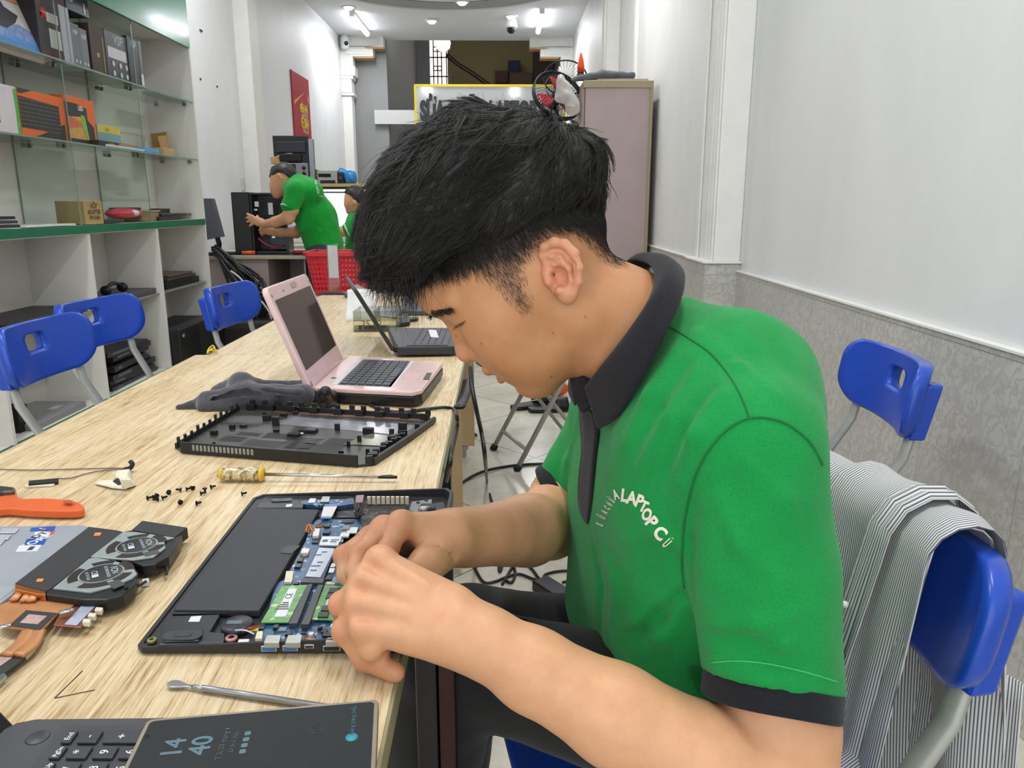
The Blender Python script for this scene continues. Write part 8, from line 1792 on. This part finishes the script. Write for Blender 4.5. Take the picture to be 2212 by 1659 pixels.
# collar
nk = [(1268, 842, .755), (1300, 800, .735), (1345, 742, .720), (1388, 676, .718), (1412, 618, .738), (1408, 580, .775), (1385, 566, .815), (1350, 570, .850), (1300, 640, .880), (1262, 740, .872), (1242, 800, .845), (1246, 838, .80)]
tp = [(1262, 838, .752), (1298, 790, .730), (1348, 728, .712), (1398, 658, .709), (1432, 602, .730), (1434, 563, .772), (1410, 548, .815), (1365, 556, .856), (1305, 630, .890), (1258, 735, .884), (1236, 795, .852), (1240, 830, .805)]
ou = [(1292, 930, .722), (1338, 900, .690), (1392, 812, .672), (1442, 716, .676), (1475, 640, .708), (1478, 588, .765), (1450, 572, .822), (1385, 590, .880), (1305, 680, .925), (1250, 775, .915), (1228, 840, .880), (1244, 880, .815)]
def curve3(P, n=6): return spline([Vector(at_y(*p)) for p in P], n)
A_, B_, C_ = curve3(nk), curve3(tp), curve3(ou); m = MB(); vs = []; nr = 7
for a, b, c in zip(A_, B_, C_):
    mid = (b+c)/2+Vector((0, -.002, .003)); bow = [a+(b-a)*.0, a+(b-a)*.5, b, b+(mid-b)*.5+Vector((0, 0, .001)), mid, mid+(c-mid)*.5, c]; vs += [tuple(p) for p in bow]
n = len(A_); m.add(vs, [(i*nr+j, i*nr+j+1, (i+1)*nr+j+1, (i+1)*nr+j) for i in range(n-1) for j in range(nr-1)], None, 0, True); co = obj('collar', m, M_rib, shirt, 0, True, label='black ribbed collar'); md = co.modifiers.new('t', 'SOLIDIFY'); md.thickness = .0032; md.offset = 0; b_ = co.modifiers.new('s', 'SUBSURF'); b_.levels = 1; b_.render_levels = 1
m = MB(); vs = [tuple(at_y(*p)) for p in ((1238, 812, .80), (1262, 806, .775), (1282, 826, .762), (1290, 870, .745), (1262, 892, .75), (1244, 860, .78))]; m.add(vs, [(0, 1, 2, 3, 4, 5)]); o = obj('collar_tab', m, M_rib, shirt, 0, True); o.modifiers.new('t', 'SOLIDIFY').thickness = .004
# printed words on the chest
def shirt_print(txt, pix, size_v, mt):
    """letters laid one by one along a curve of pixels on the cloth; each entry (u, v, turn, width factor)"""
    m = MB()
    for ch, (u, v, rot, xs, sz) in zip(txt, pix):
        vv, ff = text_mesh(ch, 1.0, 0.045, 0, 'CENTER'); c, s = math.cos(rot), math.sin(rot); out = []
        for x, y, _ in vv:
            x *= xs*sz; y *= sz; h = cam_hit(sb, u+x*c+y*s, v+x*s-y*c, .0009); out.append(tuple(h[0]) if h is not None else None)
        if all(o is not None for o in out): m.add(out, ff)
    return obj('printed_words', m, mt, shirt, 0, True, label='cream printed lettering in an arch')
chars = 'SỬACHỮALAPTOPCŨ'
pix = [(1298, 1133, -1.15, .42, 22), (1303, 1117, -1.1, .30, 22), (1308, 1106, -1.05, .35, 20), (1314, 1097, -1.0, .30, 20), (1319, 1089, -.95, .30, 20), (1324, 1081, -.9, .30, 21), (1332, 1069, -.35, .5, 30), (1350, 1071, .12, .80, 37), (1366, 1076, .18, .80, 37), (1382, 1083, .35, .80, 37), (1391, 1094, .45, .80, 33), (1398, 1112, .35, .70, 36), (1408, 1128, .85, .95, 37), (1426, 1152, .75, .95, 37), (1440, 1173, .9, .5, 28)]
shirt_print(chars, pix, 30, mat('print_cream', 'e9e4d2', 0.7))

# ---- trousers and shoes
M_trs = knit_mat('charcoal_trouser_cloth', '232324', '2b2b2c', 1400)
lo = np.array((-.22, .58, .03)); hi = np.array((.46, 1.10, .70)); Tt = Field(lo, hi, .0065)
Tt.cone(PY(1470, 1540, .93), PY(1570, 1560, .72), .104, .100).cone(PY(1490, 1570, .71), PY(985, 1418, .735), .076, .056, .03).cone(PY(1400, 1440, .92), PY(1010, 1366, .96), .084, .064, .03)
k1, k2 = PY(968, 1426, .735), PY(1000, 1372, .96)
Tt.cone(k1, k1+np.array((-.060, .01, -.38)), .057, .048, .02).cone(k1+np.array((-.060, .01, -.38)), (k1[0]-.09, k1[1]+.01, .09), .050, .050, .01).cone(k2, k2+np.array((-.04, 0, -.40)), .062, .050, .02).cone(k2+np.array((-.04, 0, -.40)), (k2[0]-.05, k2[1], .09), .050, .050, .01)
Tt.warp(lambda X, Y, Z: .004*smooth_noise(X, Y, Z, 51, 6, 30)+.0015*smooth_noise(X, Y, Z, 17, 6, 80))
solid('trousers', [Tt], M_trs, man, man.location, relax=2)
for i, k in enumerate((k1, k2)):
    f = Field((k[0]-.26, k[1]-.08, -.004), (k[0]+.09, k[1]+.09, .13), .005); c = np.array((k[0]-.07, k[1]+.01, .05)); f.cone(c, c+np.array((-.15, 0, -.012)), .045, .035, .02).cone(c+np.array((.02, 0, .03)), c+np.array((0, 0, .06)), .04, .04, .02); f.D = np.maximum(f.D, (.002-f.ax[2])[None, None, :].astype(np.float32)); solid('shoe', [f], M_black, man, man.location)

# ================================================================== striped shirt hung over the man's chair
def stripe_mat():
    n = N('grey_striped_cotton'); a = n.new('ShaderNodeAttribute', attribute_name='stripe'); s = a.outputs['Fac']
    f = n.math('FRACT', n.math('MULTIPLY', s, 1.0)); w = n.ramp(f, [(0.0, srgb('dcdbd8')), (0.50, srgb('dcdbd8')), (0.58, srgb('5d6168')), (0.92, srgb('5d6168')), (1.0, srgb('dcdbd8'))])
    n.col(n.mix(n.math('MULTIPLY', n.noise(n.coords(), 30, 3), 0.14), w, srgb('8e9296'))); n.set(Roughness=0.9); n.b.inputs['Specular IOR Level'].default_value = 0.15; n.set(Sheen_Weight=0.1); return n.m
M_str = stripe_mat()
CH = bpy.data.objects[c5.name]; bpy.context.view_layer.update(); CM = Matrix.Translation(c5.location) @ Matrix.Rotation(c5.rotation_euler.z, 4, 'Z') @ Matrix.Diagonal((1, 1, c5.scale.z, 1))
ss = thing('striped_shirt', 'grey and white striped shirt hanging over the back of the man\'s chair', 'shirt', tuple(CM @ Vector((0, 0, .45))))
def cloth(name, fn, nu, nv, sfn, parent, thick=.0016):
    vs = [tuple(fn(i/(nu-1), j/(nv-1))) for j in range(nv) for i in range(nu)]; st = [sfn(i/(nu-1), j/(nv-1)) for j in range(nv) for i in range(nu)]
    m = MB(); m.add(vs, [(j*nu+i, j*nu+i+1, (j+1)*nu+i+1, (j+1)*nu+i) for j in range(nv-1) for i in range(nu-1)], None, 0, True); o = obj(name, m, M_str, parent, 0, True)
    at = o.data.attributes.new('stripe', 'FLOAT', 'POINT'); at.data.foreach_set('value', np.array(st, np.float32)); md = o.modifiers.new('t', 'SOLIDIFY'); md.thickness = thick; md.offset = 0; return o
ZT = .850
def over(s, t, y0, y1, zf, zb, amp=.010, ph=0.0, gap=.0, fl=0.0, y0b=None, y1b=None):
    """t: 0 hem in front .. 0.62 at the top .. 1 hem at the back; s across the chair"""
    tt = .60; flare = 1.0
    if abs(t-tt) < .055:
        a = math.pi*(t-tt+.055)/.11; r = .0365+gap; x = -.0085+r*math.cos(a); z = ZT-.0365+r*math.sin(a)+.003*math.sin(14*s+ph)
    elif t < tt:
        q = 1-(t+.055)/tt; q = max(0, q); z = ZT-.0365-(ZT-zf)*q; x = .028+gap+.02*q+amp*q**.7*math.sin(9*s+ph+1.5*q)+.6*amp*q*math.sin(21*s+ph*2)
    else:
        q = (t-tt-.055)/(1-tt); z = ZT-.0365-(ZT-zb)*q; x = -.045-gap-.035*min(1, q*3)-.02*q-amp*q**.7*math.sin(8*s+ph)
    e = abs(t-tt)
    y = y0+(y1-y0)*s
    if y0b is not None: qq = abs(t-tt)/tt if t < tt else 0; y = (y0+(y0b-y0)*qq)*(1-s)+(y1+(y1b-y1)*qq)*s
    cx = .055*(1-min(1, abs(y)/.205)**2.2)
    return CM @ Vector((x-cx*(.75 if e < .35 else .4), y, z))
cloth('back_panel', lambda s, t: over(s, t, -.19, .130, .08, .10, .022, 0.0, 0, 0, -.17, .05), 80, 64, lambda s, t: s*84+1.2*math.sin(t*5)+(1-s)*2*t, ss)
cloth('front_panel', lambda s, t: over(s, t, -.06, .140, .20, .10, .017, 2.0, .010, 0, -.10, .045), 54, 64, lambda s, t: s*58+1.0*math.sin(t*4+1), ss)
cloth('placket', lambda s, t: over(s, t, .040, .080, .30, .5, .006, 4.0, .020, 0, -.085, -.035), 12, 50, lambda s, t: s*10, ss)
cloth('sleeve', lambda s, t: CM @ Vector((.055+.034*math.cos(6.28*s)+.02*t, -.085+.06*math.sin(6.28*s)*(1-.2*t)+.02*math.sin(5*t), .62-.50*t)), 36, 26, lambda s, t: s*54+3*t, ss)
cloth('cuff', lambda s, t: CM @ Vector((.06+.030*math.cos(6.28*s), .005+.042*math.sin(6.28*s), .47-.085*t+.02*math.sin(6.28*s))), 30, 8, lambda s, t: t*22+2*s, ss)
cloth('back_hem', lambda s, t: CM @ Vector((-.10-.03*t+.014*math.sin(11*s), -.10+.25*s+.03*t, .66-.60*t)), 50, 20, lambda s, t: s*72+.6*math.sin(6*t), ss)
for (s, t) in ((.35, .42), (.3, .25)):
    p = over(s, t, .040, .080, .30, .5, .006, 4.0, .026, 0, -.085, -.035); m = MB(); m.ball(p, .0045, 10, 6); obj('button', m, mat('button_pearl', 'e6e4de', 0.3), ss, 0, True)
# ================================================================== the two people at the back
def simple_person(name, label, loc, parts, h=.009):
    p = thing('person', label, 'person', loc)
    return p
M_green2 = knit_mat('green_tee_cloth', '169a35', '1fa83f', 500)
Y = 6.05
sp_ = thing('person', 'standing man in a green polo leaning over the tower computer', 'person', (-1.42, Y, 0))
f = Field((-2.05, 5.70, .72), (-1.25, 6.35, 1.50), .0075)
P = lambda u, v, y=Y: PY(u, v, y)
f.ell(P(611, 386), (.088, .078, .100), np.array(((-.80, 0, -.60), (0, 1, 0), (-.60, 0, .80)))).ball(P(600, 408), .052, .05).cone(P(600, 402), P(598, 420), .045, .032, .04)
f.ball(P(588, 402), .015, .02).ball(P(592, 413), .014, .015); f.cone(P(618, 392), P(640, 408), .052, .062, .03)
f.ell(P(605, 381, Y-.078), (.016, .012, .032), np.array(((.8, 0, .6), (0, 1, 0), (-.5, 0, .86))), .008); f.ball(P(606, 381, Y-.092), .007, .006, '-')
f.chain([P(632, 420, Y-.20), P(630, 452, Y-.22), P(622, 470, Y-.22), P(594, 480, Y-.18), P(572, 484, Y-.13)], [.052, .050, .047, .038, .030], .02)
f.chain([P(650, 495, Y+.12), P(640, 502, Y+.10), P(606, 503, Y+.05), P(592, 502, Y+.02)], [.045, .042, .034, .028], .02)
def shand(c, tips, r=.012):
    f.ell(c, (.045, .022, .035), None, .02)
    for t in tips:
        mid = (np.array(c)+np.array(t[0]))/2+np.array((0, -.012, .012)); f.chain([np.array(c), mid, np.array(t[0])], [r*1.3, r, r*.85], .006)
c = P(560, 480, Y-.12); shand(c, [(P(534, 462, Y-.12),), (P(533, 470, Y-.12),), (P(534, 479, Y-.11),), (P(540, 488, Y-.11),), (P(556, 466, Y-.09),)])
c = P(582, 499, Y+.0); shand(c, [(P(562, 490, Y),), (P(560, 497, Y),), (P(562, 503, Y+.01),), (P(566, 508, Y+.01),), (P(578, 488, Y+.02),)])
b, V, Q = solid('body', [f], M_skin, sp_, sp_.location, 2); set_tone(b, np.tile(np.array(srgb('d6a17b')[:3]), (len(V), 1)))
f = Field((-1.95, 5.90, 1.25), (-1.45, 6.25, 1.55), .007); f.ell(P(613, 379), (.100, .086, .092), np.array(((-.80, 0, -.60), (0, 1, 0), (-.60, 0, .80)))); f.cone(P(594, 368), P(588, 380), .03, .02, .03)
X, Yg, Z = np.meshgrid(*[a.astype(np.float32) for a in f.ax], indexing='ij'); pu_, pv_ = project(np.stack([X.ravel(), Yg.ravel(), Z.ravel()], 1)); f.D = np.maximum(f.D, ((pv_-np.interp(pu_, [580, 590, 600, 612, 625, 640], [384, 380, 372, 374, 384, 384]))*.0036).reshape(f.D.shape).astype(np.float32)); f.warp(lambda X, Y, Z: .004*smooth_noise(X, Y, Z, 4, 6, 120))
solid('hair', [f], M_hair, sp_, sp_.location)
f = Field((-1.85, 5.70, .68), (-1.10, 6.38, 1.42), .0075)
f.chain([P(640, 408), P(655, 420), P(682, 470), P(700, 528)], [.105, .135, .150, .150], .05); f.cone(P(636, 412, Y-.13), P(676, 416, Y-.12), .085, .08, .05); f.cone(P(655, 412, Y+.13), P(670, 450, Y+.13), .08, .09, .05)
f.chain([P(640, 412, Y-.18), P(628, 445, Y-.215)], [.078, .068], .02); f.cone(P(640, 410, Y+.17), P(650, 470, Y+.16), .075, .065, .02)
for a, b_ in (((660, 460), (650, 500)), ((676, 440), (664, 490)), ((690, 500), (668, 530))): f.cone(P(*a, Y-.15), P(*b_, Y-.13), .012, .008, .03)
f.D = np.maximum(f.D, (P(690, 548)[2]-.02-f.ax[2])[None, None, :].astype(np.float32)); f.warp(lambda X, Y, Z: .006*smooth_noise(X, Y, Z, 3, 6, 26))
sh_, V, Q = solid('polo_shirt', [f], M_green2, sp_, sp_.location, 2); b2 = bvh_of(V, Q)
m = MB(); T0 = P(626, 449, Y-.215); ax_ = P(628, 445, Y-.215)-P(640, 412, Y-.18); m.tube([T0-ax_*.02, T0+ax_*.06], .0705, 20); obj('sleeve_band', m, mat('band_pale', 'b9d8c0', 0.8), sh_, 0, True, label='pale sleeve band')
m = MB()
for row, (u, v, sz) in enumerate(((684, 404, 13), (694, 424, 10))):
    vv, ff = text_mesh('SỬA CHỮA' if row == 0 else 'LAPTOP', 1.0, 0.01); rot = 1.15 if row == 0 else .2; c_, s_ = math.cos(rot), math.sin(rot); out = []
    for x, y, _ in vv:
        h = cam_hit(b2, u+(x*c_*.5+y*s_)*sz*.5, v+(x*s_-y*c_)*sz*.5, .004); out.append(tuple(h[0]) if h is not None else None)
    if all(o is not None for o in out): m.add(out, ff)
if m.v: obj('printed_words', m, mat('print_pale', 'd5ead8', 0.7), sh_, 0, True)
f = Field((-1.65, 5.75, .03), (-1.0, 6.40, .98), .009); hp = P(700, 545); f.cone(hp+np.array((0, -.06, -.02)), hp+np.array((0, .06, -.02)), .125)
for s in (-1, 1): f.chain([hp+np.array((0, .09*s, -.05)), hp+np.array((-.03, .10*s, -.38)), np.array((hp[0]+.02, Y+.11*s, .10))], [.105, .078, .062], .03)
f.warp(lambda X, Y, Z: .005*smooth_noise(X, Y, Z, 8, 6, 24)); solid('trousers', [f], knit_mat('slate_trousers', '3a4452', '424d5c', 700), sp_, sp_.location, 2)
for s in (-1, 1):
    m = MB(); m.ball((hp[0]-.03, Y+.11*s, .045), .05, 14, 8, None, 0, (2.2, .9, .9)); obj('shoe', m, M_black, sp_, 0, True)
# seated person further back
Y = 7.0; P = lambda u, v, y=Y: PY(u, v, y)
st = thing('person', 'person in green with dark hair seated at the back desk behind the standing man', 'person', (-1.22, Y, 0))
f = Field((-1.70, 6.70, .70), (-1.02, 7.32, 1.42), .009)
f.ell(P(764, 432), (.085, .075, .105), np.array(((-1, 0, 0), (0, 1, 0), (0, 0, 1.0)))).cone(P(758, 446), P(756, 456), .048, .036, .04).ball(P(747, 442), .015, .02).cone(P(770, 450), P(776, 475), .05, .06, .03).ell(P(766, 437, Y-.078), (.016, .01, .03), None, .008)
f.chain([P(760, 490, Y-.17), P(742, 500, Y-.19), P(722, 496, Y-.10)], [.048, .042, .034], .02); f.ell(P(716, 495, Y-.08), (.05, .03, .03), None, .02)
for k in range(4): f.cone(P(716, 492+2*k, Y-.10+.02*k), P(704, 492+3*k, Y-.09+.02*k), .011, .009, .005)
f.cone(P(718, 490, Y-.1), P(710, 486, Y-.07), .012, .01, .005)
b, V, Q = solid('body', [f], M_skin, st, st.location, 2); set_tone(b, np.tile(np.array(srgb('d6a17b')[:3]), (len(V), 1)))
f = Field((-1.60, 6.78, 1.10), (-1.05, 7.25, 1.50), .008); f.ell(P(766, 424), (.098, .088, .095)); X, Yg, Z = np.meshgrid(*[a.astype(np.float32) for a in f.ax], indexing='ij'); pu_, pv_ = project(np.stack([X.ravel(), Yg.ravel(), Z.ravel()], 1)); f.D = np.maximum(f.D, ((pv_-np.interp(pu_, [740, 750, 760, 770, 790], [418, 418, 424, 440, 446]))*.0042).reshape(f.D.shape).astype(np.float32)); f.warp(lambda X, Y, Z: .005*smooth_noise(X, Y, Z, 14, 6, 110)); solid('hair', [f], M_hair, st, st.location)
f = Field((-1.62, 6.68, .38), (-0.95, 7.34, 1.20), .009); f.chain([P(776, 482), P(780, 540), P(785, 600)], [.12, .135, .14], .05); f.cone(P(772, 484, Y-.12), P(780, 484, Y+.12), .085, .085, .05).cone(P(768, 484, Y-.16), P(752, 496, Y-.185), .075, .06, .02); f.warp(lambda X, Y, Z: .006*smooth_noise(X, Y, Z, 6, 6, 26)); sh2, V, Q = solid('tee_shirt', [f], M_green2, st, st.location, 2)
m = MB(); a = P(752, 496, Y-.185); d = P(742, 500, Y-.19)-a; m.tube([a+d*.05, a+d*.4], .0610, 18); obj('sleeve_band', m, mat('band_pale', 'b9d8c0', 0.8), sh2, 0, True, label='pale sleeve band')
f = Field((-1.55, 6.70, .03), (-0.9, 7.32, .62), .010); hp = P(785, 606); hp[2] = .50; f.cone(hp+np.array((0, -.1, 0)), hp+np.array((0, .1, 0)), .12)
for s in (-1, 1): f.chain([hp+np.array((0, .1*s, 0)), hp+np.array((-.32, .1*s, .0)), np.array((hp[0]-.32, Y+.1*s, .10))], [.09, .065, .05], .03)
solid('trousers', [f], mat('dark_trousers', '26282d', 0.8), st, st.location, 2)
s_ = thing('stool', 'black stool under the person seated at the back desk', 'stool', (hp[0], Y, 0)); m = MB(); m.lathe([(.17, .345), (.18, .36), (.17, .375)], 24); obj('seat', m, M_black, s_)
for k in range(4):
    a = math.pi/4+k*math.pi/2; m = MB(); m.cyl((.12*math.cos(a), .12*math.sin(a), .345), (.18*math.cos(a), .18*math.sin(a), 0), .012, 8); obj('leg', m, M_metal, s_)
